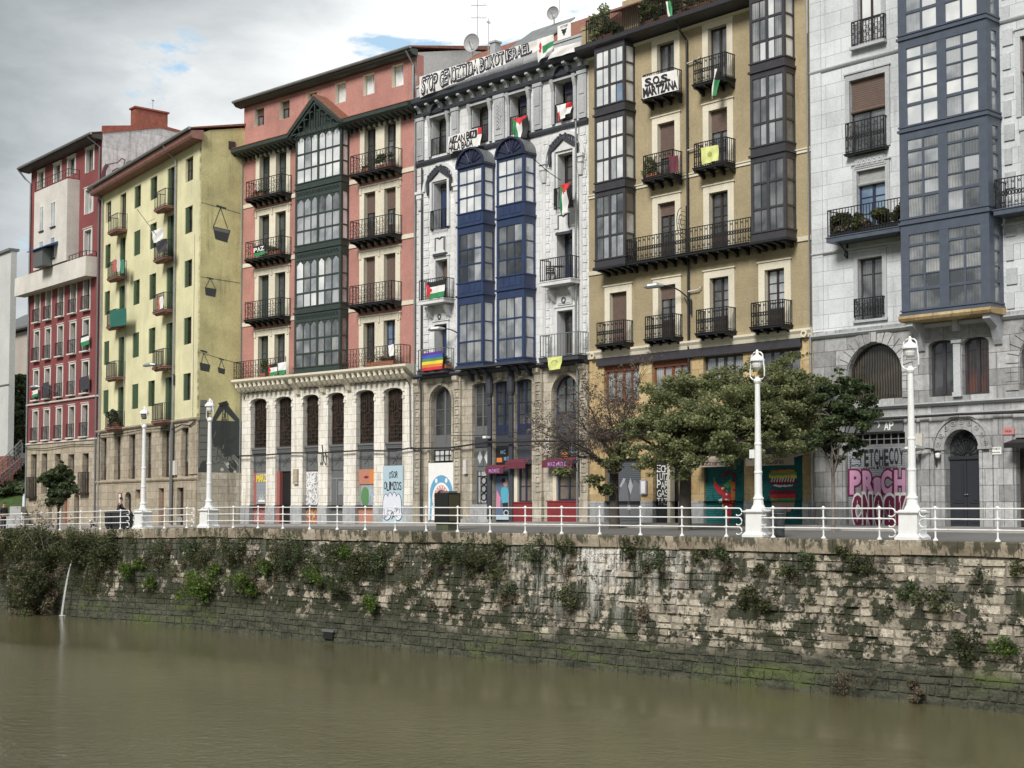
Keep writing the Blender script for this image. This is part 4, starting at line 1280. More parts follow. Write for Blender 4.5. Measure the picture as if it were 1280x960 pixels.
for a_, c_, p, q in A6:
    for xx in (a_ - .22, c_ + .02): b.box(xx, xx + .20, -.10, .0, 20.1, 22.1); b.prismx([(0, 22.35), (0, 21.7), (-.1, 21.75), (-.2, 22.1), (-.24, 22.35)], xx, xx + .2)
    b.box(a_ - .3, c_ + .3, -.2, 0, 22.2, 22.30)
b.build('pilaster', M['grey_trim'], bd)
b = MB(); b.box(6.46, 6.78, -.19, -.1, 20.6, 22.0)
for i in range(6): b.ring(6.62, -.20, 20.75 + .2 * i, .09, .02, 6)
b.build('carved_panel', M['grey_trim'], bd)
for i, (a_, c_, p, q) in enumerate(A6):
    window(bd, a_ + .3, c_, p, q, .38, M['dark_wood'], M['g_dark'], 2, (.7,), solid=.1, blind=M['blind_navy'] if i > 1 else None, blind_h=.28)
    rail_mesh([(a_, -.02), (c_, -.02)], 20.12, .95, .12).build('window_rail', M['iron'], bd)
b = MB()      # quoin ladders at both ends and beside the bays
for x_ in (.05, .62, 3.15, 9.75, 12.25):
    for i in range(27):
        b.box(x_, x_ + (.46 if i % 2 else .40), -.05, .0, 8.3 + .42 * i, 8.3 + .42 * i + .38)
b.build('quoin', M['white_render'], bd)
b = MB()
for x_ in (.22, 3.25, 9.7, 12.2):      # capitals and slim shafts
    b.box(x_ - .12, x_ + .42, -.26, .0, 18.15, 18.30); b.box(x_ - .06, x_ + .36, -.2, 0, 17.9, 18.15); b.lathe([(.14, 0), (.17, .2), (.2, .55), (.25, .62)], 10, (x_ + .15, -.08, 17.25)); b.lathe([(.11, 0), (.11, 8.7)], 10, (x_ + .15, -.03, 8.5))
b.build('column', M['white_trim'], bd)
b = MB(); dk = MB()
for c_ in (2.0, 11.25):
    arc_band(b, c_, 18.25, 1.22, 1.40, -.14, -.0, 20); arc_band(b, c_, 18.25, .86, .98, -.10, -.0, 16)
    for s_ in (-1, 1):      # pointed hood, dark coping with scallops
        dk.prism([(c_, 19.42), (c_ + s_ * .95, 18.82), (c_ + s_ * .95, 18.62), (c_, 19.22)], -.20, -.10)
        dk.prism([(c_ + s_ * .84, 18.75), (c_ + s_ * .99, 18.75), (c_ + s_ * 1.02, 18.2), (c_ + s_ * .93, 17.95), (c_ + s_ * .84, 18.2)], -.20, -.12)
        for i in range(5): dk.box(c_ + s_ * (.12 + .17 * i), c_ + s_ * (.12 + .17 * i + .10), -.22, -.16, 19.22 - .107 * i, 19.5 - .107 * i)
    b.prism([(c_ - .8, 18.68), (c_ + .8, 18.68), (c_, 19.16)], -.09, -.02)
    b.box(c_ - .78, c_ - .62, -.14, 0, 16.1, 18.68); b.box(c_ + .62, c_ + .78, -.14, 0, 16.1, 18.68)
b.build('window_surround', M['white_trim'], bd); dk.build('pointed_hood', M['slate_trim'], bd)
for j, (a_, c_, p, q) in enumerate(U5):
    bl = {0: ('slate_trim', .14), 2: ('blind_brown', .45), 5: ('slate_trim', .10), 4: ('slate_trim', .06)}.get(j)
    fm = 'blue_paint' if j in (0, 4) else 'blue_dark' if j == 3 else 'dark_wood'
    window(bd, a_ + .22, c_, p, q, .40, M[fm], M['g_dark'], 2, (.3, .55, .8), solid=.97 if j in (0, 4) else .3, blind=M[bl[0]] if bl else None, blind_h=bl[1] if bl else 0)
    if j > 1: surround(bd, a_, c_, p, q, .14, .06, M['white_trim'], top=1.2)
rail_mesh([(1.38, -.02), (1.38, -.2), (2.6, -.2), (2.6, -.02)], 16.0, 1.05, .12).build('window_rail', M['iron'], bd)
rail_mesh([(10.68, -.02), (10.68, -.2), (11.8, -.2), (11.8, -.02)], 15.75, 1.05, .12).build('window_rail', M['iron'], bd)
for x0, x1, z_, out in ((1.05, 3.12, 12.12, .8), (10.2, 12.35, 12.12, .8), (1.0, 3.12, 8.36, .8), (10.2, WW, 8.36, .8)):
    balcony(bd, x0, x1, z_, out, M['white_trim'] if z_ > 9 else M['slate_trim'], M['iron'] if z_ > 9 else M['zinc'], 'bars', h=1.1, th=.22, sp=.15 if z_ > 9 else .2)
b = MB(); d2 = MB()
for c_, z_ in ((2.05, 15.05), (11.25, 14.95)):     # small carved cartouches with dark mouldings
    b.box(c_ - .38, c_ + .38, -.12, 0, z_ - .35, z_ + .55); d2.box(c_ - .5, c_ + .5, -.2, 0, z_ - .5, z_ - .36)
    for s_ in (-1, 1): d2.tube([(c_, -.14, z_ + .42), (c_ + s_ * .14, -.14, z_ + .5), (c_ + s_ * .36, -.14, z_ + .5), (c_ + s_ * .36, -.14, z_ - .2)], .035, 6)
for c_, z_ in ((2.05, 11.25), (11.25, 11.2)):
    b.box(c_ - .5, c_ + .5, -.10, 0, z_ - .22, z_ + .22); d2.ring(c_, -.13, z_, .12, .03, 12); b.box(c_ - .42, c_ + .42, -.13, -.09, z_ - .15, z_ + .15)
    for s_ in (-1, 1): b.prismx([(0, z_ + .55), (0, z_ - .1), (-.15, z_), (-.5, z_ + .45), (-.5, z_ + .55)], c_ + s_ * .72 - .09, c_ + s_ * .72 + .09)
b.build('cartouche', M['white_trim'], bd); d2.build('cartouche_moulding', M['slate_trim'], bd)
# two blue bays
for n_, (x0, x1, out) in enumerate(((4.25, 6.22, .85), (7.22, 9.2, .85))):
    LV = [(8.3, 12.0, 8.5, 11.55), (12.0, 15.68, 12.7, 15.25), (15.68, 18.85, 16.35, 18.6)]
    o = bay(bd, x0, x1, out, LV, M['blue_paint'], [['g_curt', 'g_sky2', 'g_mid'], ['g_mid', 'g_dark', 'g_sky2'], ['g_sky', 'g_sky', 'g_sky2']], 3, [0, .33, .66, 1] if n_ else [0, .36, .68, 1],
            post=.15, bar=.07, thin=.022, seed=20 + n_, band=4, ledge=.07)
    b = MB(); c_ = (x0 + x1) / 2; rr = (x1 - x0) / 2 + .05; zs = 18.85
    nn = 16
    for i in range(nn):       # half-round vault roof running back to the wall
        g0, g1 = math.pi * i / nn, math.pi * (i + 1) / nn
        for r_ in (rr,):
            p0, p1 = (c_ - r_ * math.cos(g0), zs + .86 * r_ * math.sin(g0)), (c_ - r_ * math.cos(g1), zs + .86 * r_ * math.sin(g1))
            b.quad((p0[0], -out - .08, p0[1]), (p1[0], -out - .08, p1[1]), (p1[0], .0, p1[1]), (p0[0], .0, p0[1]))
    b.build('vault_roof', M['lead'], o)
    b = MB()
    b.prism(arc_pts(x0 - .03, x1 + .03, zs, .86 * rr, 16), -out + .02, -out + .06)
    arc_band(b, c_, zs, rr - .09, rr + .02, -out - .10, -out - .0, 16, kz=.86); arc_band(b, c_, zs, .12, .2, -out - .03, -out + .02, 10)
    for i in range(1, 8):
        g = math.pi * i / 8
        b.tube([(c_ + .18 * math.cos(g), -out - .01, zs + .16 * math.sin(g)), (c_ + (rr - .08) * math.cos(g), -out - .01, zs + .86 * (rr - .08) * math.sin(g))], .022, 4)
    b.box(x0 - .07, x1 + .07, -out - .09, 0, zs - .10, zs + .02)
    b.build('fanlight', M['blue_dark'], o)
soffit_block(bd, 4.25, 6.22, .85, 7.6, 8.3, M['slate_trim'], 3); soffit_block(bd, 7.22, 9.2, .85, 7.6, 8.3, M['slate_trim'], 3)
b = MB(); b.box(4.0, 9.6, -.95, -.38, 8.19, 8.25); b.build('bay_shelf', M['slate_trim'], bd)
# lower storeys
b = MB()
for x_ in (-.0, 3.22, 9.22, 12.32):
    b.box(x_, x_ + .50, -.14, 0, 1.5, 7.9); b.box(x_ - .04, x_ + .54, -.2, 0, -.2, 1.5)
    for i in range(13):
        zc = 1.75 + .46 * i
        for bx in ((x_ + .08, x_ + .42, zc, zc + .06), (x_ + .08, x_ + .42, zc + .3, zc + .36), (x_ + .08, x_ + .14, zc + .06, zc + .3), (x_ + .36, x_ + .42, zc + .06, zc + .3)): b.box(bx[0], bx[1], -.18, -.13, bx[2], bx[3])
    b.prismx([(0, 7.95), (0, 7.2), (-.2, 7.25), (-.24, 7.6), (-.36, 7.75), (-.36, 7.95)], x_ + .06, x_ + .44)
b.build('panelled_pilaster', M['old_stone'], bd)
b = MB()
for c_, rr, zs, kk in ((2.075, .9, 6.63, 1.0), (11.265, .9, 6.62, 1.0)):
    arc_band(b, c_, zs, rr, rr + .14, -.10, 0, 18)
    for s_ in (-1, 1): b.box(c_ + s_ * (rr + .07) - .07, c_ + s_ * (rr + .07) + .07, -.10, 0, 3.5, zs)
for x_ in (5.1, 6.7, 8.25, 2.05, 11.25): b.prism([(x_ - .16, 7.56), (x_ + .16, 7.56), (x_ + .24, 7.93), (x_ - .24, 7.93)], -.16, 0)
b.build('archivolt', M['old_stone'], bd)
b = MB()
for x_ in (5.78, 7.36):      # slim dark columns with capitals between the three lights
    b.box(x_ - .0, x_ + .27, -.12, .02, .2, 6.4); b.lathe([(.12, 0), (.15, .3), (.12, .35), (.2, .6), (.22, 1.2), (.16, 1.5)], 10, (x_ + .135, -.08, 6.3))
b.build('iron_column', M['slate_trim'], bd)
window(bd, 1.2, 2.95, 4.3, 7.5, .3, M['steel_grey'], M['g_dark'], 2, (.34, .62), fw=.11, mull=.14, solid=.16, arch=.87)
b = MB(); b.box(1.2, 2.95, .22, .3, 4.1, 4.32); b.build('beam', M['steel_grey'], bd)
o = window(bd, 1.3, 2.9, 3.45, 4.1, .2, M['iron'], M['g_sky'], 4, (.5,), fw=.05, name='transom_window')
for x0, x1, n_ in ((4.5, 5.75, 0), (6.08, 7.32, 1), (7.65, 8.9, 2)):
    window(bd, x0, x1, 4.68, 7.5, .22, M['steel_grey'] if n_ == 0 else M['blue_dark'], M['g_dark'], 2, (.36, .6, .84), fw=.13, mull=.12, solid=.17)
    b = MB(); b.box(x0, x1, .2, .3, 4.15, 4.68); b.build('beam', M['slate_trim'], bd)
dg = MB(); dg.box(4.5, 5.75, .26, .30, .2, 4.15)
for xx in (4.66, 5.18): dg.box(xx, xx + .44, .22, .262, 3.15, 4.05)
o = dg.build('door', M['steel_grey'], bd)
b = MB()
for xx in (4.88, 5.40): b.prism([(xx - .18, 3.6), (xx, 3.95), (xx + .18, 3.6), (xx, 3.25)], .205, .222)
for i in range(3): b.quad((4.72, .235, 1.25), (5.62, .235, 1.25), (5.62, .235, 2.85), (4.72, .235, 2.85))
b.build('pane', M['g_sky'], o)
b = MB()
for i in range(3): b.ring(5.17, .21, 1.55 + .42 * i, .19, .022, 12)
for xx in (4.72, 4.95, 5.39, 5.62): b.box(xx - .02, xx + .02, .20, .23, 1.2, 2.9)
b.box(4.7, 5.64, .2, .23, 2.6, 2.64); b.build('door_grille', M['iron'], o)
b = MB(); b.box(4.5, 5.75, -.12, .2, .15, 1.15); b.box(4.1, 6.3, -.55, -.0, .1, .38); b.build('stone_step', M['grey_base'], bd)
b = MB(); b.box(6.08, 7.32, .24, .30, .2, 4.15); b.build('shop_front', M['slate_trim'], bd)
for x0, x1, z0, z1 in ((7.65, 8.9, 1.22, 3.2), (10.38, 12.15, 1.3, 3.05)):
    b = MB(); b.box(x0, x0 + .24, -.02, .3, z0, z1); b.build('cream_jamb', M['cream'], bd)
    window(bd, x0 + .24, x1, z0, z1, .12, M['blue_dark'], glass('pane_shop', (.09, .075, .06), (.2, .17, .14), .2, 1.8), 2, (.42,), fw=.12, mull=.1)
b = MB(); b.box(7.50, 8.92, -.06, .1, .2, 1.22); b.box(10.18, 12.28, -.22, .1, .2, 1.27); b.box(10.14, 12.3, -.25, .1, 1.27, 1.33); b.box(7.48, 8.94, -.09, .1, 1.22, 1.28); b.build('red_dado', M['red_paint'], bd)
window(bd, 10.38, 12.15, 5.62, 7.5, .26, M['blue_dark'], M['g_mid'], 3, (.5,), fw=.10, arch=.88)
b = MB(); b.box(10.38, 12.15, .2, .3, 3.05, 5.62); b.box(7.65, 8.9, .24, .3, 3.2, 4.15); b.build('shop_fascia', M['slate_trim'], bd)
pipe(bd, [(.55, -.12, 19.6), (.55, -.12, 8.3), (.62, -.3, 7.9), (.62, -.2, 7.4), (.62, -.2, .3)], .05, 'graphite')
pipe(bd, [(12.25, -.30, 19.9), (12.2, -.28, 8.3), (12.22, -.2, 7.6), (12.22, -.24, .3)], .05, 'zinc')
b = MB(); b.box(3.95, 4.2, -.16, -.0, 2.75, 3.5); b.box(10.0, 10.25, -.14, 0, 3.8, 4.4); b.build('meter_box', M['offwhite'], bd)
# roof
b = MB(); b.prismx([(.3, 24.0), (.3, 24.3), (3.3, 26.55), (9.5, 24.3)], 1.2, WW); b.prismx([(.6, 23.8), (.55, 24.1), (3.3, 25.6), (9.5, 24.0)], .2, 1.2); b.build('roof', M['tile'], bd)
b = MB(); b.prismx([(.9, 24.85), (.9, 24.95), (3.4, 26.85), (3.4, 26.75)], 5.6, 8.8); b.build('roof_sheet', M['zinc'], bd)
for x_ in (5.2,): 
    b = MB(); b.box(x_, x_ + .4, .6, 1.0, 24.9, 25.6); b.box(x_ - .06, x_ + .46, .54, 1.06, 25.6, 25.7); b.build('chimney', M['grey_trim'], bd)
# ================================================================ 4. pink house over the white arcade
bd = building(RED, 'apartment_building', 'salmon pink house with a green gabled glazed bay above a white arcaded ground floor')
G4 = bd
WR = 15.56
att = [(1.03, 2.0, 24.6, 25.75), (3.5, 4.47, 24.6, 25.75), (6.1, 7.0, 24.6, 25.75), (8.66, 9.6, 24.6, 25.8), (11.1, 12.05, 24.6, 25.8), (13.5, 14.45, 24.6, 25.85)]
lvz = [(19.95, 22.62), (16.2, 18.92), (12.5, 15.2), (8.8, 11.45)]
dbl = [(1.68, 2.68), (3.28, 4.28), (11.3, 12.25), (12.98, 13.93)]
wall(bd, 0, WR, 8.6, 26.1, att + [(a_, c_, p, q) for a_, c_ in dbl for p, q in lvz], .38, M['pink'], rmat=M['cream'])
ARC = [(.95, 2.5), (3.38, 4.88), (5.95, 7.36), (8.2, 9.6), (10.65, 12.16), (13.0, 14.48)]
wall(bd, 0, WR, 1.1, 8.6, [(a_, c_, 1.1, 7.62, .22) for a_, c_ in ARC], .5, M['cream_stone'])
wall(bd, 0, WR, -.2, 1.1, [(a_, c_, -.2, 1.1) for a_, c_ in ARC], .5, M['grey_base'], y=-.06)
shell(bd, 0, WR, -.2, 26.1, 12, M['offwhite'])
# attic windows, eaves
for i, (a_, c_, p, q) in enumerate(att):
    window(bd, a_ + .05, c_, p, q, .28, M['dark_wood'] if i < 3 else M['white_metal'], M['g_sky'] if i > 1 else M['g_mid'], 2, (), fw=.05, blind=M['blind_brown'] if i in (0, 1) else None, blind_h=.4, mull=.06)
cornice(bd, -.35, WR + .02, [(.02, 26.0), (.42, 26.04), (.50, 26.12), (.58, 26.16), (.58, 26.30), (.48, 26.34), (.02, 26.36)], M['green_wood'], 'eaves')
pipe(bd, [(-.35, -.64, 26.3), (WR + .1, -.64, 26.36)], .09, 'zinc', 'gutter')
pipe(bd, [(15.3, -.64, 26.2), (15.3, -.3, 25.8), (15.32, -.1, 25.5), (15.32, -.1, 23.5)], .06, 'zinc')
for a_, c_ in ((-.35, 5.75), (9.98, WR + .15)):
    cornice(bd, a_, c_, [(.02, 22.78), (.30, 22.80), (.78, 22.94), (.90, 23.02), (.90, 23.20), (.80, 23.26), (.02, 23.42)], M['green_wood'], 'bracketed_cornice', dent=int((c_ - a_) / .42), dmat=M['green_wood'],
            dprof=(22.95, [(.0, 22.55), (.12, 22.56), (.25, 22.72), (.7, 22.84), (.7, 22.96)]), dw=.11)
    b = MB(); b.prismx([(0, 23.43), (-.86, 23.27), (-.86, 23.31), (0, 23.52)], a_, c_); b.build('tiled_skirt', M['tile'], bd)
for z_ in (19.72, 16.0, 12.3):
    for a_, c_ in ((0, 5.78), (9.98, WR)):
        cornice(bd, a_, c_, [(.01, z_ - .13), (.05, z_ - .12), (.05, z_ + .12), (.01, z_ + .13)], M['cream'], 'string_course')
# double windows in cream frames
for s_, (x0, x1) in enumerate(((1.3, 4.66), (10.92, 14.3))):
    for j, (p, q) in enumerate(lvz):
        b = MB()
        (a0, a1), (a2, a3) = dbl[s_ * 2], dbl[s_ * 2 + 1]
        for xa, xb in ((x0, a0), (a1, a2), (a3, x1)): b.box(xa, xb, -.07, .03, p - .05, q)
        b.box(x0 - .04, x1 + .04, -.085, .03, q, q + .34); b.box(x0 - .10, x1 + .10, -.14, .03, q + .34, q + .42)
        for xx in ((a1 + a2) / 2, x0 + .12, x1 - .12):
            b.prismx([(-.06, q + .30), (-.06, q - .12), (-.12, q - .08), (-.16, q + .30)], xx - .07, xx + .07)
        b.build('window_surround', M['cream'], bd)
        for k_, (a_, c_) in enumerate(((a0, a1), (a2, a3))):
            if s_ == 0:
                fm, pm, so, bl, bh = 'green_wood', 'g_dark', (.97 if j == 2 and k_ == 0 else .3), None, 0
                if j == 2: bl = None
            else:
                fm, pm, so, bl, bh = 'dark_wood', ('g_mid' if k_ else 'g_dark'), .25, ('blind_brown' if j in (1, 2) else None), (.42 if j == 1 else .98)
            window(bd, a_, c_, p, q, .22, M[fm], M[pm if not (s_ and j == 3 and k_) else 'g_blue'], 2, (.62,) if j != 0 else (.35, .66), solid=so, blind=M[bl] if bl else None, blind_h=bh, mull=.09)
    for j, z_ in enumerate((19.92, 16.17, 12.45)):
        balcony(bd, x0 - .05, x1 + .12, z_, .82, M['iron'], M['iron'], 'scroll', h=1.05, th=.13, brackets=7, sp=.24, bar=.010)
rail_mesh([(.2, -.05), (.2, -.74), (5.2, -.74)], 8.86, 1.05, .24, .010, 'scroll').build('balcony_railing', M['iron_brown'], bd)
rail_mesh([(10.0, -.74), (15.1, -.74), (15.1, -.05)], 8.86, 1.05, .24, .010, 'scroll').build('balcony_railing', M['iron_brown'], bd)
# gabled green bay
LV = [(8.85, 12.42, 9.2, 11.85), (12.42, 16.1, 12.75, 15.5), (16.1, 19.8, 16.45, 19.2), (19.8, 23.15, 20.15, 22.95)]
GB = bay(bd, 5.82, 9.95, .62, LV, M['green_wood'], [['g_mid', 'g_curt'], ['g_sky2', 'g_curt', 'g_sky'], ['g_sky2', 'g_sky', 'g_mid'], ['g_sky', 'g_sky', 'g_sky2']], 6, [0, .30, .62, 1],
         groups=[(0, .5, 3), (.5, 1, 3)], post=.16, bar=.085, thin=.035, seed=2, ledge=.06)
b = MB()
W0, W1 = 5.98, 9.79
for z0, z1, a_, c_ in LV:
    for i in range(6):          # pointed heads of the panes and the pierced band over them
        x0, x1 = W0 + (W1 - W0) * i / 6, W0 + (W1 - W0) * (i + 1) / 6
        xm = (x0 + x1) / 2
        b.prism([(x0 + .03, c_ + .01), (x0 + .03, c_ - .24), (xm, c_ + .01)], -.59, -.56); b.prism([(x1 - .03, c_ + .01), (xm, c_ + .01), (x1 - .03, c_ - .24)], -.59, -.56)
    for i in range(14):
        x = W0 + (W1 - W0) * (i + .5) / 14
        b.ring(x, -.64, (c_ + z1) / 2 + .02, .09, .018, 6)
b.build('pierced_band', M['green_wood'], GB)
b = MB()
ap, le, ri, zb = (7.88, 25.0), 5.45, 10.35, 23.15
b.prism([(5.75, zb), (10.02, zb), (7.88, 24.72)], -.56, -.02)
for s_, xe in ((-1, le), (1, ri)):
    b.prism([(7.88, 25.05), (xe, 23.18), (xe, 23.0), (7.88, 24.80)], -.98, -.45)
    b.prism([(7.88, 24.78), (xe, 22.98), (xe + s_ * -.2, 22.98), (7.88, 24.62)], -.9, -.8)
    for i in range(4):
        x = 7.88 + s_ * (.45 + .5 * i); zz = 24.6 - .38 * (i + 1) * .95
        b.box(x - .025, x + .025, -.9, -.82, zb + .05, zz + .35)
        b.box(x - .28, x + .28, -.9, -.83, zz - .12, zz - .06)
b.box(5.7, 10.05, -.72, 0, 22.98, 23.2); b.box(7.85, 7.91, -.91, -.8, 23.2, 24.9)
for i in range(16):
    x = 5.9 + .26 * i; b.ring(x, -.74, 22.86, .07, .016, 6)
b.build('gable', M['green_wood'], GB)
b = MB()
for s_, xe in ((-1, le), (1, ri)): b.prism([(7.88, 25.16), (xe, 23.27), (xe, 23.19), (7.88, 25.06)], -1.0, 0.0)
b.build('gable_roof', M['tile'], GB)
# scalloped white cornice
b = MB(); b.prismx([(.02, 8.25), (-.25, 8.3), (-.55, 8.5), (-.75, 8.62), (-.82, 8.70), (-.82, 8.82), (.02, 8.86)], 0, WR)
b.build('cornice', M['cream'], bd)
b = MB()
n_ = 34
for i in range(n_):
    x = .1 + (WR - .3) * (i + .5) / n_
    if 5.2 < x < 5.9 or 9.8 < x < 10.4: continue
    b.tube([(x, -.08, 8.12), (x, -.42, 8.18), (x, -.62, 8.38), (x, -.68, 8.56)], [.10, .13, .12, .08], 7)
b.build('corbels' if False else 'corbel_course', M['cream'], bd)
b = MB()
for x in (5.55, 10.1, 7.85):
    b.prismx([(0, 8.55), (0, 7.65), (-.18, 7.7), (-.28, 7.95), (-.65, 8.3), (-.72, 8.55)], x - .16, x + .16)
b.build('console', M['cream'], bd)
b = MB()      # pillar shoulders either side of every arch
for a_, c_ in ARC:
    b.box(a_ - .16, a_, -.05, .05, 7.0, 7.2); b.box(c_, c_ + .16, -.05, .05, 7.0, 7.2)
    arc_band(b, (a_ + c_) / 2, 7.4, (c_ - a_) / 2 + .02, (c_ - a_) / 2 + .16, -.05, 0, 10, kz=.32)
b.build('impost', M['cream_stone'], bd)
b = MB()      # thin raised line framing the whole arcade
b.build if False else None
for i, (a_, c_) in enumerate(ARC):
    xm = (a_ + c_) / 2
    o = window(bd, a_, c_, 4.62, 7.62, .32, M['iron_brown'], glass('pane_arcade', (.03, .018, .014), (.075, .04, .03), .3, 1.5) if 'garc' not in M else M['garc'], 2, (.3,), fw=.09, mull=.07, arch=.22)
    M['garc'] = o.children[0].data.materials[0]
    b = MB()
    for k_ in range(9):
        x = a_ + .12 + (c_ - a_ - .24) * k_ / 8
        b.box(x - .009, x + .009, .25, .27, 4.65, 7.6)
    for (dx, zz, rr) in ((-.36, 6.75, .27), (.36, 6.75, .27), (0, 6.05, .27), (-.36, 5.35, .2), (.36, 5.35, .2), (0, 5.15, .2)):
        b.ring(xm + dx, .245, zz, rr, .020, 14, rz=1.15)
        b.box(xm + dx - rr, xm + dx + rr, .235, .255, zz - .012, zz + .012); b.box(xm + dx - .012, xm + dx + .012, .235, .255, zz - rr, zz + rr)
    for zz in (5.6, 4.9): b.box(a_ + .05, c_ - .05, .24, .262, zz - .015, zz + .015)
    b.build('window_grille', M['iron_brown'], o)
    b = MB(); b.box(a_, c_, .12, .34, 4.28, 4.62); b.box(a_ - .0, c_, .06, .14, 4.50, 4.60)
    for k_ in range(12): b.box(a_ + .05 + (c_ - a_ - .1) * k_ / 12, a_ + .05 + (c_ - a_ - .1) * (k_ + .6) / 12, .09, .13, 4.36, 4.46)
    b.build('iron_beam', M['steel_grey'], bd)
    b = MB(); b.box(a_, c_, .26, .34, 3.15, 4.28)
    for k_ in range(8):
        g = math.pi * k_ / 4
        b.tube([(xm, .24, 3.72), (xm + .42 * math.cos(g), .24, 3.72 + .42 * math.sin(g))], .014, 4)
    for xx in (a_ + .06, c_ - .10, xm - .6, xm + .56): b.box(xx, xx + .04, .22, .27, 3.18, 4.25)
    b.build('spandrel_panel', M['steel_grey'], bd)
def panel(parent, a_, c_, z0, z1, y, mat, name='panel'):
    b = MB(); b.box(a_, c_, y, y + .06, z0, z1)
    return b.build(name, mat, parent)
a_, c_ = ARC[0]; panel(bd, a_, c_, .0, 3.15, .30, flat('pink_panel', (0, 0, 0)), 'shop_front'); RG1 = rollerdoor(bd, a_ + .3, c_ - .05, 1.2, 3.1, .26, flat('shutter_grey', (0, 0, 0)))
a_, c_ = ARC[1]; panel(bd, a_, c_, -.1, 3.15, .36, M['black'], 'dark_opening')
b = MB(); b.box(a_, a_ + .28, .12, .36, -.1, 3.15); b.box(c_ - .12, c_, .12, .36, -.1, 3.15); b.build('door_jamb', M['pink_panel'], bd)
a_, c_ = ARC[2]; panel(bd, a_, c_, -.1, 3.15, .30, M['pink_panel'], 'shop_front'); RG3 = panel(bd, a_ + .02, c_ - .28, 1.1, 3.1, .26, flat('graffiti_grey', (0, 0, 0)), 'steel_panel')
a_, c_ = ARC[3]; o = panel(bd, a_, c_, -.1, 3.15, .30, M['steel_grey'], 'steel_door')
b = MB(); b.box(a_ + .04, c_ - .04, .27, .3, 2.6, 2.7); b.box(a_ + .5, a_ + .56, .25, .3, 0, 2.6); b.box(a_ + .62, c_ - .1, .28, .3, 1.7, 2.5); b.build('door_frame', M['pipe'], o)
a_, c_ = ARC[4]; panel(bd, a_, c_, -.1, .95, .24, M['orange_panel'], 'low_wall'); panel(bd, a_, c_, 2.3, 3.15, .26, M['orange_panel'], 'sign_panel'); RG5 = panel(bd, a_ + .05, c_ - .02, .95, 2.3, .32, M['graffiti_grey'], 'steel_grille')
a_, c_ = ARC[5]; panel(bd, a_, c_ + .12, .1, 1.75, .02 - .1, flat('light_blue', (0, 0, 0)), 'hoarding'); panel(bd, a_, c_ + .12, 1.75, 3.3, -.08, M['sky_blue'] if False else M['light_blue'], 'hoarding')
b = MB(); b.box(5.22, 5.60, -.14, .0, 2.35, 3.25); b.build('shrine_plaque', M['buff_stone'], bd)
b = MB(); b.box(7.55, 7.85, -.2, 0, 3.6, 4.2); b.build('meter_box', M['offwhite'], bd)
pipe(bd, [(0.02, -.12, 23.0), (0.02, -.12, 9.0), (.02, -.1, 8.2), (.02, -.12, .0)], .05, 'zinc'); pipe(bd, [(WR - .02, -.14, 23.0), (WR - .02, -.14, .2)], .05, 'zinc')
# party wall above the white house, roof
b = MB()
b.prismx([(0, 23.2), (.0, 26.2), (4.0, 27.3), (6, 27.6), (12, 26.0), (12, 23.2)], WR - .25, WR - .003)
b.build('party_wall', M['pale_wall'], bd)
b = MB(); b.prismx([(-.60, 26.34), (-.60, 26.42), (6, 28.0), (12.2, 26.3), (12.2, 26.15), (6, 27.75)], -.3, WR + .12); b.build('roof', M['tile'], bd)

# ================================================================ 5. yellow house
bd = building(YEL, 'apartment_building', 'lemon yellow house with green shutters and an ore bucket mural on its gable')
G5 = bd
WY = 19.28
cols = [(1.05, 2.1, 0), (4.22, 5.3, 1), (7.15, 8.3, 0), (10.3, 11.45, 0), (13.5, 14.6, 1), (16.65, 17.8, 0)]
zr = [21.38, 18.1, 14.72, 11.12, 7.62]
ops = []
for i, z_ in enumerate(zr):
    for a_, c_, dr_ in cols:
        ops.append((a_ - .04, c_ + .10, z_ - (1.15 if dr_ else 0) + (.0 if z_ > 8 or not dr_ else .05), z_ + (1.5 if i == 0 else 1.68)))
wall(bd, 0, WY, 6.5, 24.0, ops, .22, M['lemon'])
BO = [(.74, 2.05), (3.75, 5.08), (6.75, 8.06), (9.85, 11.16), (13.2, 14.47), (16.55, 17.8)]
wall(bd, 0, WY, 2.55, 6.5, [(a_, c_, 2.88, 5.9) for a_, c_ in BO], .45, M['buff_stone'], y=-.04)
wall(bd, 0, WY, -.6, 2.55, [(6.28, 7.55, -.6, 2.0, .35), (12.8, 13.75, -.6, 2.2), (16.0, 17.15, -.6, 2.2), (8.36, 9.3, 1.55, 2.15), (15.2, 15.45, 1.7, 2.2)], .35, M['buff_stone'], y=-.10)
b = MB()
b.box(.3, WY - .006, 2.0, 12, -.6, 24.4); b.box(0.004, .3, .5, 12, -.6, 24.4); b.build('side_wall', M['beige_wall'], bd)
b = MB()   # gable towards the lane, with a slanting top
b.prismx([(.0, 6.3), (.0, 24.0), (.5, 24.25), (4.5, 25.1), (12, 24.4), (12, 6.3)], WY - .3, WY + .004)
b.build('gable_wall', M['lemon_shaded'], bd)
b = MB(); b.box(WY - .3, WY + .03, -.02, 12, -.6, 3.1); b.build('gable_base', M['old_stone'], bd)
b = MB(); b.box(WY - .3, WY + .008, .0, 12, 3.1, 6.3); b.build('mural_ground', flat('mural_dark', (0, 0, 0)), bd)
for z_, o_ in ((6.42, .20), (2.78, .16)):
    cornice(bd, -.02, WY + .05, [(.05, z_ - .16), (o_ * .7, z_ - .12), (o_, z_ - .04), (o_, z_ + .04), (.02, z_ + .06)], M['buff_stone'], 'string_course')
b = MB(); b.box(17.95, 19.25, -.12, -.03, 3.0, 6.25); b.build('corner_pier', M['buff_stone'], bd)
cornice(bd, -.3, WY + .25, [(.02, 23.52), (.70, 23.56), (.78, 23.70), (.82, 24.0), (.02, 24.12)], M['soffit'], 'eaves')
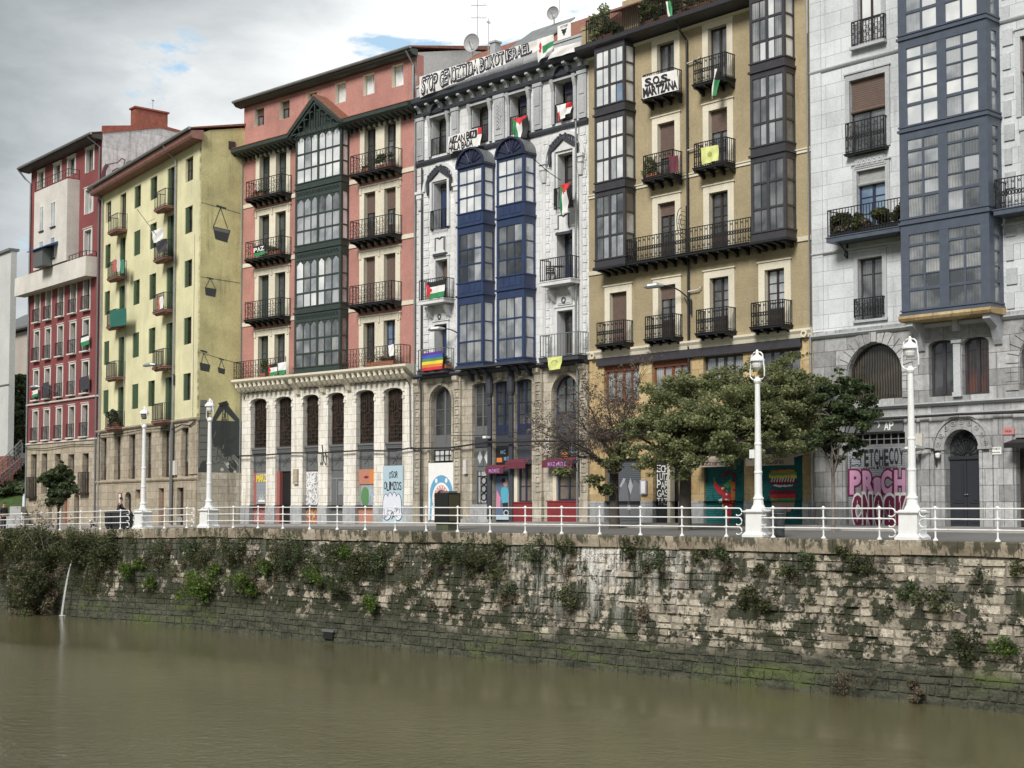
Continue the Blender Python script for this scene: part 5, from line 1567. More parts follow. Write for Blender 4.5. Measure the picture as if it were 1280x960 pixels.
pipe(bd, [(-.3, -.92, 24.08), (WY + .3, -.92, 24.12)], .10, 'zinc', 'gutter')
b = MB(); b.prismx([(-.95, 24.12), (-.95, 24.2), (4.5, 25.35), (12.3, 24.5), (12.3, 24.4), (4.5, 25.2)], -.3, WY + .12); b.build('roof', M['tile'], bd)
for (x_, yy) in ((15.0, -.12), (2.5 - 2.1, -.1)):
    pipe(bd, [(x_ - .0, -.9, 24.0), (x_ + .05, -.5, 23.5), (x_ + .2, -.12, 23.1), (x_ + .2, -.14, 2.9 if x_ > 1 else .1)], .065, 'pipe')
pipe(bd, [(5.75, -.09, 17.5), (5.75, -.09, 6.6)], .035, 'pipe'); pipe(bd, [(18.35, -.07, 17.9), (18.35, -.07, 6.6)], .03, 'cream')
pipe(bd, [(15.35, -.2, 6.2), (15.35, -.24, -.1)], .12, 'steel_grey')
rg = random.Random(3)
oi = 0
for i, z_ in enumerate(zr):
    for j, (a_, c_, dr_) in enumerate(cols):
        _, _, p, q = ops[oi]; oi += 1
        w_ = window(bd, a_, c_, p, q, .15, M['dark_wood'] if (i < 1 or j == 5) else M['shutter_green'], M['g_dark'] if (i + j) % 3 else M['g_mid'], 2, (.5,), fw=.06, mull=.06)
        if not (i == 0 and j in (0, 1, 5)):    # folded slatted shutters against the left reveal
            b = MB()
            closed = (i in (3, 4) and j in (0, 2)) or (i == 1 and j == 2)
            x1 = c_ - .03 if closed else a_ + .52
            b.box(a_ + .02, x1, .04, .075, p + .02, q - .02)
            for k_ in range(int((q - p) / .11)): b.box(a_ + .05, x1 - .03, .028, .04, p + .06 + .11 * k_, p + .13 + .11 * k_)
            b.build('shutter', M['shutter_green'], w_)
        if dr_:
            o = balcony(bd, a_ - .42, c_ + .45, p - .02, .75, M['soffit'], None, th=.16)
            b = MB(); b.prismx([(0, p - .18), (-.55, p - .30), (-.70, p - .20), (-.70, p - .17)], a_ - .30, c_ + .33); b.build('balcony_soffit', M['soffit'], o)
            rail_mesh([(a_ - .38, 0), (a_ - .38, -.71), (c_ + .41, -.71), (c_ + .41, 0)], p, 1.05, .12 if i else .2, .010).build('railing', M['iron'], o)
for a_, c_ in BO: window(bd, a_, c_, 2.88, 5.9, .25, M['dark_wood'], M['g_mid'], 2, (.66,), fw=.08, solid=.3, mull=.08)
for a_, c_, q, mt in ((6.28, 7.55, 2.0, 'dark_wood'), (12.8, 13.75, 2.2, 'brown_wood'), (16.0, 17.15, 2.2, 'dark_wood')):
    b = MB(); b.box(a_, c_, .18, .24, -.3, q); b.box(a_ + .1, c_ - .1, .16, .18, .1, .9); b.box(a_ + .1, c_ - .1, .16, .18, 1.0, q - .2); b.build('door', M[mt], bd)
b = MB(); b.box(8.36, 9.3, .15, .2, 1.55, 2.15); b.build('shutter', M['brown_wood'], bd)
b = MB(); b.box(14.95, 15.3, -.22, -.05, 3.0, 3.9); b.box(15.55, 15.95, -.22, -.05, 3.0, 3.9); b.build('meter_box', M['offwhite'], bd)
b = MB(); b.box(5.15, 5.65, -.16, -.09, 1.2, 1.95); b.build('notice_frame', M['brown_wood'], bd)
b = MB(); b.quad((5.22, -.165, 1.27), (5.58, -.165, 1.27), (5.58, -.165, 1.88), (5.22, -.165, 1.88)); b.build('notice', M['paint_white'], bd)
b = MB(); b.box(16.2, 17.0, -.14, -.10, .1, .35); b.build('door_step', M['grey_base'], bd)
# mural on the gable: ore buckets riding a cableway, a pit-head frame below
mu = MB(); X = WY + .012
def gpt(px, py, e=.0):
    g, z = GABLE.uv(px, py); return (X + e, g, z)
def gpoly(pts, mi=0, e=.0): 
    v_ = [gpt(x, y, e) for x, y in pts]; mu.add(v_, [tuple(range(len(v_)))], mi)
def gline(pts, w_, mi=0, e=.004):
    for (xa, ya), (xb, yb) in zip(pts, pts[1:]):
        L = math.hypot(xb - xa, yb - ya) or 1; nx, ny = -(yb - ya) / L * w_ / 2, (xb - xa) / L * w_ / 2
        gpoly([(xa + nx, ya + ny), (xb + nx, yb + ny), (xb - nx, yb - ny), (xa - nx, ya - ny)], mi, e)
for pts in ([(251, 253), (300, 267)], [(250, 346), (300, 354)], [(247, 440), (299, 455)]): gline(pts, .5)
gpoly([(265.5, 283), (287.5, 288), (283.5, 303.5), (268.5, 299)]); gpoly([(266.5, 284), (286.5, 288.6), (285, 292), (267.5, 288)], 1, .003)
gline([(266, 284), (275, 260), (284, 286)], .9); gline([(270, 257), (282, 261)], 2.2)
gpoly([(255.5, 359), (270, 361.5), (268.5, 371.5), (256.5, 369)]); gline([(256, 360), (262, 348), (269, 361)], .7); gline([(258, 347), (266, 349)], 1.5)
gpoly([(249, 453), (262.5, 456), (261, 465), (250, 463)]); gline([(251, 454), (254, 441), (260, 455)], .7); gline([(250, 438), (258.5, 440.5)], 2)
gpoly([(271.5, 459), (281, 461.5), (280, 468), (272.5, 466)]); gline([(273, 460), (276, 450), (280, 461)], .7); gline([(273, 448), (279.5, 450)], 1.7)
mu.build('bucket_mural', [M['mural_dark'], M['mural_mid']], bd)
mu = MB()
gpoly([(274, 506), (281, 502), (298.5, 524), (298.5, 532), (279, 512), (266, 531), (265, 524)]); gpoly([(272, 504), (283, 501), (286, 506), (276, 510)])
for x0, x1 in ((279, 270), (281, 275), (283, 289), (281, 284)): gline([(x0, 508), (x1, 575)], .9, 0)
for k_ in range(7):
    yy = 516 + 9 * k_; w_ = 2 + 1.1 * k_
    gline([(280 - w_, yy), (280 + w_ + 1, yy + 9)], .6); gline([(280 + w_, yy), (280 - w_ - 1, yy + 9)], .6); gline([(280 - w_ - 1, yy + 9), (280 + w_ + 1, yy + 9)], .6)
gpoly([(250, 500), (258, 500), (270, 585), (247, 585)], 1, -.002)
for k_ in range(9): gline([(249, 508 + 9 * k_), (262 + k_, 508 + 9 * k_)], .8, 0)
gpoly([(252, 566), (262, 558), (275, 560), (280, 572), (292, 568), (298, 574), (298, 592), (250, 592)], 1, .003)
for (cx, cy, rr) in ((256, 585, 7), (290, 583, 6)):
    gpoly([(cx + rr * math.cos(R(30 * i)), cy + rr * 1.4 * math.sin(R(30 * i))) for i in range(12)], 0, .006)
for (cx, cy, rr) in ((284, 580, 2.2), (277, 587, 2.4), (293, 590, 2)):
    gpoly([(cx + rr * math.cos(R(60 * i)), cy + rr * math.sin(R(60 * i))) for i in range(6)], 2, .008)
for k_ in range(24):
    rr = random.Random(k_); cx, cy = rr.uniform(252, 297), rr.uniform(538, 592)
    gline([(cx, cy), (cx + rr.uniform(-9, 9), cy + rr.uniform(-8, 8))], rr.uniform(.5, 1.6), rr.choice((0, 1, 2 if k_ % 5 == 0 else 1)), .007)
mu.build('pithead_mural', [M['mural_dark'], M['mural_mid'], flat('mural_pale', (.42, .42, .38))], bd, whole=True)
b = MB(); g0, z0 = GABLE.uv(286, 184); b.box(WY + .004, WY + .05, 1.75, 2.2, 23.25, 23.75); b.build('vent_window', M['dark_wood'], bd)

# ================================================================ 6. far red house
bd = building(FAR, 'apartment_building', 'crimson house with a white boxed-out upper storey at the far left of the row')
G6 = bd
WF = 13.46
fc = [(1.1, 2.35), (3.35, 4.6), (5.75, 7.0), (8.1, 9.35), (10.45, 11.8)]
fz = [15.5, 12.45, 9.35, 6.15]
ops = [(a_ + .22, c_ - .12, z_, z_ + 2.3) for z_ in fz for a_, c_ in fc]
tops = [(1.55, 2.65, 26.1, 27.4), (4.75, 5.95, 26.1, 27.4), (7.4, 8.65, 26.1, 27.4), (10.75, 12.0, 25.75, 27.45), (10.7, 11.95, 22.65, 24.45), (10.65, 11.85, 19.6, 21.4)]
wall(bd, 0, WF, 5.9, 28.2, ops + tops, .30, M['crimson'], rmat=M['offwhite'])
lo = [(1.0, 2.2, 1.8, 5.1), (3.2, 4.3, 2.0, 5.1), (5.8, 6.9, 2.9, 5.0), (8.3, 9.4, 2.9, 4.9), (10.9, 12.0, 2.0, 4.9), (4.7, 5.4, -.8, 1.4), (7.2, 8.3, -.8, 1.7), (9.5, 10.4, -.8, 2.0, .3)]
wall(bd, 0, WF, -1.0, 5.9, lo, .4, M['buff_stone'], y=-.05)
shell(bd, 0, WF, -1, 28.2, 10, M['offwhite'])
for i, (a_, c_, p, q) in enumerate(ops):
    surround(bd, a_, c_, p, q, .17, .04, M['offwhite'], top=.9)
    window(bd, a_ + .25, c_, p, q, .2, M['dark_wood'], M['g_dark'] if i % 3 else M['g_mid'], 2, (.7,), fw=.05)
    b = rail_mesh([(a_ - .06, -.02), (a_ - .06, -.22), (c_ + .06, -.22), (c_ + .06, -.02)], p, 1.0, .13, .010).build('window_rail', M['iron'], bd)
    k = MB(); k.box(a_ - .15, c_ + .15, -.28, 0, p - .1, p); k.build('sill', M['offwhite'], bd)
for i, (a_, c_, p, q) in enumerate(tops):
    surround(bd, a_, c_, p, q, .18, .05, M['offwhite'], top=.9)
    window(bd, a_ + .12, c_, p, q, .18, M['dark_wood'] if i < 4 else M['white_metal'], M['g_mid'] if i != 4 else M['g_sky2'], 2, (), fw=.06)
for i, (a_, c_, p, q) in enumerate(lo[:5]): window(bd, a_ + .2, c_, p, q, .25, M['dark_wood'], M['g_dark'], 2, (.6,), solid=.3)
for a_, c_, p, q in (lo[0], lo[4]):
    balcony(bd, a_ - .2, c_ + .2, p, .35, M['iron_brown'], M['iron_brown'], 'bars', h=1.5, th=.16)
for i, (a_, c_, p, q) in enumerate([(o_[0], o_[1], o_[2], o_[3]) for o_ in lo[5:]]):
    b = MB(); b.box(a_, c_, .25, .3, p, q); b.build('door', M['rust' if i == 1 else 'dark_wood'], bd)
for z_ in (9.05, 5.95): cornice(bd, 0, WF, [(.02, z_ - .12), (.14, z_ - .08), (.14, z_ + .02), (.02, z_ + .05)], M['offwhite'], 'string_course')
# white boxed-out storeys
b = MB()
b.box(3.15 - .0, 9.55, -.95, -.003, 19.3, 25.45); b.build('upper_box', M['offwhite'], bd)
for a_, c_, p, q in ((4.3, 5.1, 22.2, 24.1), (6.5, 7.4, 22.2, 24.1), (4.3, 5.2, 19.8, 21.4), (6.5, 7.4, 19.8, 21.4)):
    window(bd, a_, c_, p, q, -.99, M['white_metal'], M['g_sky2'], 2 if q > 22 else 1, (), fw=.05)
    k = MB(); k.box(a_ - .05, c_ + .05, -1.06, -.95, p - .07, p); k.build('sill', M['iron_brown'], bd)
rail_mesh([(3.2, -.9), (9.5, -.9), (9.5, -.02)], 25.45, .75, .5, .012, mid=.55).build('roof_railing', M['iron_brown'], bd)
b = MB(); b.box(-.9, 12.85, -.87, -.003, 17.75, 18.35); b.box(-.9, 12.85, -.86, -.74, 18.35, 19.2); b.box(12.73, 12.85, -.74, -.003, 18.35, 19.2); b.box(-.9, -.78, -.74, -.003, 18.35, 19.2)
b.build('balcony_block', M['offwhite'], bd)
rail_mesh([(9.7, -.8), (12.8, -.8), (12.8, -.05)], 19.2, .4, .6, .014).build('balcony_railing', M['iron'], bd)
cornice(bd, -.5, WF + .05, [(.02, 27.72), (.75, 27.78), (.85, 27.86), (.85, 28.02), (.02, 28.2)], M['iron_brown'], 'eaves')
pipe(bd, [(-.5, -.93, 28.0), (WF + .1, -.93, 28.06)], .10, 'zinc', 'gutter')
pipe(bd, [(-.45, -.9, 27.9), (-.2, -.4, 27.2), (.15, -.1, 26.8), (.15, -.1, .0)], .07, 'zinc'); pipe(bd, [(WF - .5, -.9, 27.9), (WF - .15, -.12, 27.2), (WF - .15, -.12, .0)], .07, 'steel_grey')
b = MB(); b.prismx([(-.9, 28.1), (-.9, 28.16), (4.6, 29.4), (10.2, 28.2), (10.2, 28.1), (4.6, 29.3)], -.5, WF + .02); b.build('roof', M['tile'], bd)
b = MB(); b.prismx([(0, 23.6), (0, 28.35), (4.6, 29.45), (10.5, 29.0), (10.5, 23.6)], WF - .003, WF + .05); b.build('clad_party_wall', M['sheet'], bd)
b = MB(); b.prismx([(-.05, 28.2), (-.05, 28.75), (4.6, 29.6), (10.6, 29.1), (10.6, 28.95), (9, 29.0), (9, 28.65), (8.9, 28.65), (8.9, 29.1), (4.6, 29.4)], WF - .02, WF + .10); b.build('verge', M['rust'], bd)
b = MB(); b.box(WF - .9, WF - .1, 2.6, 5.2, 28.6, 30.6); b.box(WF - 1.0, WF, 2.5, 5.3, 30.6, 30.72); b.build('chimney', M['rust'], bd)
# big tag painted on the cladding
mu = MB(); XF = WF + .06
def fl(pts, w_, mi):
    for (xa, ya), (xb, yb) in zip(pts, pts[1:]):
        L = math.hypot(xb - xa, yb - ya) or 1; nx, ny = -(yb - ya) / L * w_ / 2, (xb - xa) / L * w_ / 2
        v_ = []
        for x, y in ((xa + nx, ya + ny), (xb + nx, yb + ny), (xb - nx, yb - ny), (xa - nx, ya - ny)):
            g, z = SIDEF.uv(x, y); v_.append((XF, g, z))
        mu.add(v_, [(0, 1, 2, 3)], mi)
fl([(128, 229), (130, 212), (134, 206)], 5, 0); fl([(133, 206), (147, 203), (152, 198), (156, 200), (154, 209), (145, 211), (140, 214), (141, 217), (149, 214), (150, 219), (140, 221)], 1.2, 0)
fl([(157, 204), (163, 201), (166, 202), (168, 199), (174, 199), (174, 204), (180, 200), (184, 198)], 1.2, 0)
mu.build('wall_tag', flat('tag_brown', (.09, .03, .035)), bd, whole=True)

# ================================================================ left edge: pale blocks, slope, steps
p0 = FAR.world(0, 0)
def far_fac(px, Zd, phi=50): return Fac((px - 640) / FPX * Zd, Zd, phi)
LA = far_fac(9, 118, 50)
bd = building(LA, 'apartment_building', 'tall pale plastered block cut off by the left edge of the picture')
b = MB(); b.box(-30, 0, 0, .5, 5.2, 22.4); b.build('wall', M['pale_wall'], bd)
b = MB(); b.box(-30, .05, -.2, .7, 22.4, 22.6); b.build('roof_edge', M['zinc'], bd)
b = MB(); b.box(-30, .02, -.03, .52, 3.0, 5.2); b.build('brick_base', M['rust'], bd)
b = MB(); b.box(-30, .05, -.06, 0, 11.1, 11.2); b.build('string_course', M['steel_grey'], bd)
LB = far_fac(70, 150, 50)
bd = building(LB, 'apartment_building', 'beige house with a dark pitched roof behind the far red one')
b = MB(); b.box(-26, 4, 0, 10, 3, 20.4); b.build('wall', M['beige_wall'], bd)
b = MB(); b.prismx([(-.8, 20.6), (-.8, 20.8), (5, 24), (11, 20.8), (11, 20.6)], -22.5, 4); b.build('roof', M['steel_grey'], bd)
b = MB(); b.box(-11.5, -10.3, 1.2, 2.4, 21, 25.0); b.build('chimney', M['pale_wall'], bd)
# ================================================================ paint, writing and murals on the shop fronts (parts of their buildings)
def px_surf(f, y, w=None):
    w = -y if w is None else w
    return lambda px, py: (f.uv(px, py, w)[0], y, f.uv(px, py, w)[1])
def lsurf(y): return lambda u, z: (u, y, z)
def blob(mb, pts, y, mi=0):
    mb.add([(x, y, z) for x, z in pts], [tuple(range(len(pts)))], mi)
def circ(cx, cz, rx, rz=None, n=14, a0=0): return [(cx + rx * math.cos(2 * math.pi * i / n + a0), cz + (rz or rx) * math.sin(2 * math.pi * i / n + a0)) for i in range(n)]
def scribble(mb, x0, x1, z0, z1, y, n, w_, mi, seed, amp=.35):
    rr = random.Random(seed)
    for _ in range(n):
        x, z = rr.uniform(x0, x1), rr.uniform(z0, z1)
        pts = [(x, z)]
        g = rr.uniform(0, 6.28)
        for k in range(6):
            g += rr.uniform(-1.3, 1.3)
            x = min(x1, max(x0, x + amp * .4 * math.cos(g))); z = min(z1, max(z0, z + amp * .4 * math.sin(g)))
            pts.append((x, z))
        for (xa, za), (xb, zb) in zip(pts, pts[1:]):
            L = math.hypot(xb - xa, zb - za)
            if L < .01: continue
            nx, nz = -(zb - za) / L * w_ / 2, (xb - xa) / L * w_ / 2
            blob(mb, [(xa + nx, za + nz), (xb + nx, zb + nz), (xb - nx, zb - nz), (xa - nx, za - nz)], y, mi)
            y -= .00004
# grey building: ETCHECOY and two throw-ups on the roller shutter
mu = MB(); Y = .095
letters(mu, 'ETCHECOY', 2.35, 4.2, 2.72, 3.34, lsurf(Y), .03, 0, .06, 3, gap=.22)
letters(mu, 'etxea - taberna', 2.3, 3.9, 2.55, 2.68, lsurf(Y), .0, 0, .08, 4, gap=.2)
scribble(mu, 1.68, 2.2, 2.6, 3.1, Y, 6, .03, 0, 5)
letters(mu, 'PRiCH', 1.62, 4.30, 1.60, 2.44, lsurf(Y - .002), .12, 1, .03, 6, gap=.26, base=True)
letters(mu, 'PRiCH', 1.62, 4.30, 1.60, 2.44, lsurf(Y - .006), .055, 2, .03, 6, gap=.30, base=True)
letters(mu, 'CNOSK', 1.74, 4.28, .36, 1.42, lsurf(Y - .010), .15, 3, .04, 7, gap=.30, base=True)
letters(mu, 'CNOSK', 1.74, 4.28, .36, 1.42, lsurf(Y - .014), .075, 4, .04, 7, gap=.30, base=True)
for cx in (2.0, 2.5, 3.0, 3.5, 4.0): blob(mu, [(cx - .012, .45), (cx + .012, .45), (cx + .03, 1.3), (cx + .006, 1.3)], Y - .016, 3)
mu.build('graffiti', [M['ink'], M['graffiti_wine'], M['graffiti_pink'], M['paint_white'], flat('wine', (.16, .012, .055))], rs, whole=True)
# ochre building: chilli and burger murals on the teal shutters, tags
mu = MB(); Y = .12
rr = random.Random(9)
def ticks(mb, x0, x1, z0, z1, y, mi):
    for _ in range(46):
        x, z = rr.uniform(x0, x1), rr.uniform(z0, z1); L, g = rr.uniform(.05, .12), rr.choice((.9, 2.1, 1.5))
        dx, dz = L * math.cos(g), L * math.sin(g)
        blob(mb, [(x - dx + .012, z - dz), (x + dx + .012, z + dz), (x + dx - .012, z + dz), (x - dx - .012, z - dz)], y, mi)
ticks(mu, 7.15, 9.2, .35, 2.6, Y, 0)
c_ = 8.25
pts = [(7.55, 2.2), (7.6, 1.9), (7.9, 1.75), (8.0, 1.2), (8.35, .35), (8.6, 1.1), (8.75, 1.9), (8.65, 2.45), (8.35, 2.62), (8.05, 2.5), (7.98, 2.2), (7.75, 2.0)]
blob(mu, [(8.0, 1.2), (8.35, .35), (8.6, 1.1), (8.7, 1.6), (8.0, 1.7)], Y - .002, 1); blob(mu, [(7.52, 2.3), (7.50, 1.95), (7.8, 1.6), (8.05, 1.55), (8.1, 1.9), (7.8, 1.95)], Y - .0022, 1)
blob(mu, [(7.48, 2.32), (7.6, 2.05), (7.66, 2.1), (7.56, 2.36)], Y - .003, 2)
for i in range(12):
    g0, g1 = math.pi * (i - 1) / 12, math.pi * i / 12
    blob(mu, [(8.35 + r_ * math.cos(g), 2.2 + r_ * 1.1 * math.sin(g)) for r_, g in ((.28, g0), (.4, g0), (.4, g1), (.28, g1))], Y - .003, 4)
blob(mu, [(8.05, 2.0), (8.5, 2.3), (8.55, 2.0), (8.3, 1.85)], Y - .004, 2); blob(mu, [(8.45, 2.2), (8.72, 2.1), (8.7, 1.2), (8.5, 1.2)], Y - .0045, 3)
for k in range(30):
    x, z = rr.uniform(8.0, 8.7), rr.uniform(.9, 1.9)
    blob(mu, circ(x, z, rr.uniform(.03, .09), rr.uniform(.02, .06), 6), Y - .005 - .0001 * k, rr.choice((1, 2, 3, 5, 4, 6)))
for k in range(4): blob(mu, [(8.0 + .02 * k, 1.25 - .12 * k), (8.72 - .05 * k, 1.35 - .12 * k), (8.72 - .05 * k, 1.31 - .12 * k), (8.0 + .02 * k, 1.21 - .12 * k)], Y - .009, 4)
blob(mu, [(7.78, 1.35), (7.98, 1.42), (8.0, 1.25), (7.82, 1.22)], Y - .009, 5)
MC = [M['mural_dark'], M['flag_red'], flat('mural_green', (.12, .35, .12)), M['orange'], flat('dark_red', (.20, .01, .03)), M['paint_white'], M['yellow']]
mu.build('chilli_mural', MC, RS1, whole=True)
mu = MB(); ticks(mu, 10.15, 12.25, .35, 2.6, Y, 0)
lay = [(2.62, 2.42, 3, .62), (2.5, 2.36, 2, .72), (2.38, 2.26, 6, .72), (2.2, 2.0, 4, .70), (1.98, 1.84, 5, .5), (1.9, 1.72, 7, .72), (1.74, 1.58, 4, .68), (1.58, 1.36, 1, .66), (1.4, 1.2, 2, .62), (1.22, 1.02, 8, .58), (1.0, .86, 8, .42)]
for k, (zt, zb, mi, hw) in enumerate(lay):
    n = 12; top = [(11.25 - hw + 2 * hw * i / n, zt + rr.uniform(-.03, .03)) for i in range(n + 1)]; bot = [(11.25 + hw - 2 * hw * i / n, zb + rr.uniform(-.04, .04)) for i in range(n + 1)]
    blob(mu, top + bot, Y - .002 - .0005 * k, mi)
for k in range(9): blob(mu, [(10.62 + .14 * k, 2.12), (10.70 + .14 * k, 2.3), (10.76 + .14 * k, 2.28), (10.68 + .14 * k, 2.08)], Y - .009, 5)
blob(mu, [(11.05, .95), (11.45, .95), (11.35, .5), (11.15, .5)], Y - .008, 8); blob(mu, circ(11.1, .98, .06), Y - .010, 0); blob(mu, circ(11.42, .98, .06), Y - .010, 0)
mu.build('burger_mural', MC + [flat('teal_dark', (.02, .08, .09)), flat('bun_pink', (.55, .30, .28))], RS2)
mu = MB(); Y = .172
for k, t in enumerate(('ECH', 'LUTZ', 'PAR', 'GAS', 'TAZI')): letters(mu, t, 4.14, 4.84, 2.62 - .37 * k, 2.94 - .37 * k, lsurf(Y), .01, 0, .08, k, gap=.02)
mu.build('graffiti', M['paint_white'], DRG, whole=True)
mu = MB(); Y = .165
blob(mu, [(1.75, 1.6), (2.0, 2.35), (2.25, 2.2), (2.45, 1.2), (2.4, .6), (1.7, .6)], Y, 0); blob(mu, [(2.5, 1.95), (2.75, 2.3), (3.2, 2.0), (3.25, .6), (2.45, .6)], Y, 0)
blob(mu, [(1.8, 2.0), (2.05, 2.4), (2.2, 2.35), (2.1, 2.2), (1.9, 1.95)], Y - .002, 1); blob(mu, [(2.3, 1.3), (2.45, 1.3), (2.5, .9), (2.3, .9)], Y - .002, 1); blob(mu, [(2.35, 2.0), (2.5, 2.4), (2.65, 2.0), (2.5, 1.6)], Y - .002, 1)
mu.build('graffiti', [flat('grf', (.13, .135, .15)), flat('grf2', (.33, .34, .37))], G2, whole=True)
# white house: gaping blue monster on the hoarding, poster of a man, painted signs
mu = MB(); b = MB(); b.box(1.1, 3.1, -.06, -.005, .3, 3.38); hb = b.build('hoarding', M['paint_white'], G3)
Y = -.066
blob(mu, circ(2.15, 1.72, .92, 1.0, 24), Y, 0); blob(mu, circ(2.15, 1.50, .72, .82, 24), Y - .001, 1); blob(mu, circ(2.15, 1.42, .62, .76, 24), Y - .002, 2)
blob(mu, circ(2.15, 1.30, .50, .62, 20), Y - .003, 3)
blob(mu, [(1.2, .3), (1.35, .3), (1.4, 1.3), (1.28, 1.5)], Y - .001, 0)
for x_ in (1.75, 2.55): blob(mu, circ(x_, 2.42, .10, .13), Y - .004, 1)
for k in range(9):
    g = math.pi * (k + .5) / 9; x, z = 2.15 + .60 * math.cos(g), 1.42 + .72 * math.sin(g)
    blob(mu, [(x - .06, z), (x + .06, z), (2.15 + .46 * math.cos(g), 1.42 + .55 * math.sin(g))], Y - .005, 1)
    for s_ in (-1, 1): blob(mu, [(2.15 + s_ * .62, .55 + .11 * k), (2.15 + s_ * .62, .64 + .11 * k), (2.15 + s_ * .48, .60 + .11 * k)], Y - .005, 1)
mu.build('monster_mural', [flat('monster_blue', (.12, .33, .52)), M['paint_white'], flat('monster_pink', (.55, .25, .24)), M['black']], hb, whole=True)
mu = MB(); b = MB(); b.box(6.12, 7.25, .16, .235, .35, 2.6); pb = b.build('poster_panel', flat('poster_blue', (.10, .14, .22)), G3)
Y = .155
blob(mu, circ(6.85, 2.25, .17, .2), Y, 0); blob(mu, [(6.55, 2.0), (6.72, 2.06), (7.0, 2.02), (7.15, 1.7), (7.12, 1.25), (6.6, 1.2), (6.5, 1.7)], Y - .001, 1)
blob(mu, [(6.62, 1.22), (7.1, 1.26), (7.05, .75), (6.7, .75)], Y - .001, 2); blob(mu, [(7.05, 1.7), (7.2, 1.6), (7.2, .9), (7.05, .9)], Y - .002, 0)
blob(mu, [(6.2, 1.9), (6.5, 1.5), (6.45, .95), (6.15, 1.0)], Y - .001, 3); blob(mu, circ(6.7, 2.38, .16, .12), Y - .002, 2); blob(mu, circ(6.9, .72, .2, .16), Y - .003, 4); blob(mu, circ(6.9, .72, .13, .10), Y - .004, 2); blob(mu, [(6.15, .37), (7.2, .37), (7.2, .6), (6.15, .6)], Y - .001, 4)
mu.build('poster_picture', [flat('poster_skin', (.55, .35, .28)), flat('poster_cyan', (.08, .36, .48)), M['ink'], flat('poster_pink', (.55, .22, .33)), M['light_blue']], pb, whole=True)
# pink house: tags and paint on the arcade fills
mu = MB(); a_, c_ = ARC[0]
letters(mu, 'MARZO', a_ + .32, c_ - .04, 2.55, 2.98, lsurf(.225), .02, 0, .05, 1, gap=0)
for k in range(6): g = math.pi * (k + .5) / 6; mu.box(0, 0, 0, 0, 0, 0) if False else blob(mu, [(a_ + .85 + .1 * math.cos(g) + .03, 1.35), (a_ + .85 + .45 * math.cos(g), 1.4 + .55 * math.sin(g)), (a_ + .85 + .1 * math.cos(g) - .03, 1.35)], .222, 1)
blob(mu, [(a_ + .5, 1.3), (a_ + 1.2, 1.3), (a_ + 1.15, 1.42), (a_ + .55, 1.42)], .221, 1)
scribble(mu, a_ + .1, c_ - .1, .1, 1.05, .29, 14, .035, 2, 2)
mu.build('graffiti', [M['yellow'], M['paint_white'], flat('dusty_pink', (.45, .28, .28))], G4, whole=True)
mu = MB(); a_, c_ = ARC[2]; scribble(mu, a_ + .06, c_ - .32, 1.15, 3.05, .25, 60, .045, 0, 8); scribble(mu, a_ + .05, c_ - .1, .1, 1.05, .29, 20, .05, 1, 9)
mu.build('graffiti', [M['paint_white'], flat('dull_orange', (.6, .35, .12))], G4, whole=True)
mu = MB(); a_, c_ = ARC[4]; blob(mu, circ(a_ + .45, 1.6, .36, .55), .31, 0); scribble(mu, a_ + .8, c_ - .08, 1.0, 2.25, .31, 12, .045, 1, 3); blob(mu, [(a_ + .9, 2.32), (c_ - .05, 2.32), (c_ - .05, 3.12), (a_ + .9, 3.12)], .255, 2); blob(mu, circ(a_ + .6, 2.7, .2, .08), .254, 3)
mu.build('graffiti', [M['rain_green'], M['light_blue'], M['orange'], flat('dark_red', (0, 0, 0))], G4, whole=True)
mu = MB(); a_, c_ = ARC[5]; Y = -.10
letters(mu, 'OSOR', a_ + .5, c_ - .25, 2.62, 2.98, lsurf(Y), .0, 0, .1, 1, gap=.1); letters(mu, 'OLIMZOS', a_ + .1, c_ + .05, 1.95, 2.4, lsurf(Y), .0, 0, .08, 2, gap=.1)
for i, (cx, cz, rx, rz) in enumerate(((.28, 1.1, .24, .62), (.62, 1.2, .22, .6), (.95, 1.2, .22, .6), (1.28, 1.1, .24, .62), (.35, .65, .33, .35), (1.25, .6, .3, .32))): blob(mu, circ(a_ + cx, cz, rx + .035, rz + .035), Y - .002 - .0002 * i, 0)
for i, (cx, cz, rx, rz) in enumerate(((.28, 1.1, .24, .62), (.62, 1.2, .22, .6), (.95, 1.2, .22, .6), (1.28, 1.1, .24, .62), (.35, .65, .33, .35), (1.25, .6, .3, .32))): blob(mu, circ(a_ + cx, cz, rx, rz), Y - .004 - .0002 * i, 1)
scribble(mu, a_ + .15, c_ - .1, .35, .9, Y - .008, 8, .03, 0, 5)
mu.build('graffiti', [M['ink'], flat('pale_lilac', (.62, .64, .72))], G4)
b = MB(); b.box(3.36, 3.74, -.14, -.055, 1.62, 2.28); o = b.build('notice_case', flat('lilac_frame', (.35, .34, .45)), G2)
b = MB(); b.quad((3.44, -.143, 1.68), (3.68, -.143, 1.68), (3.68, -.143, 2.22), (3.44, -.143, 2.22)); b.build('notice', M['paint_white'], o)

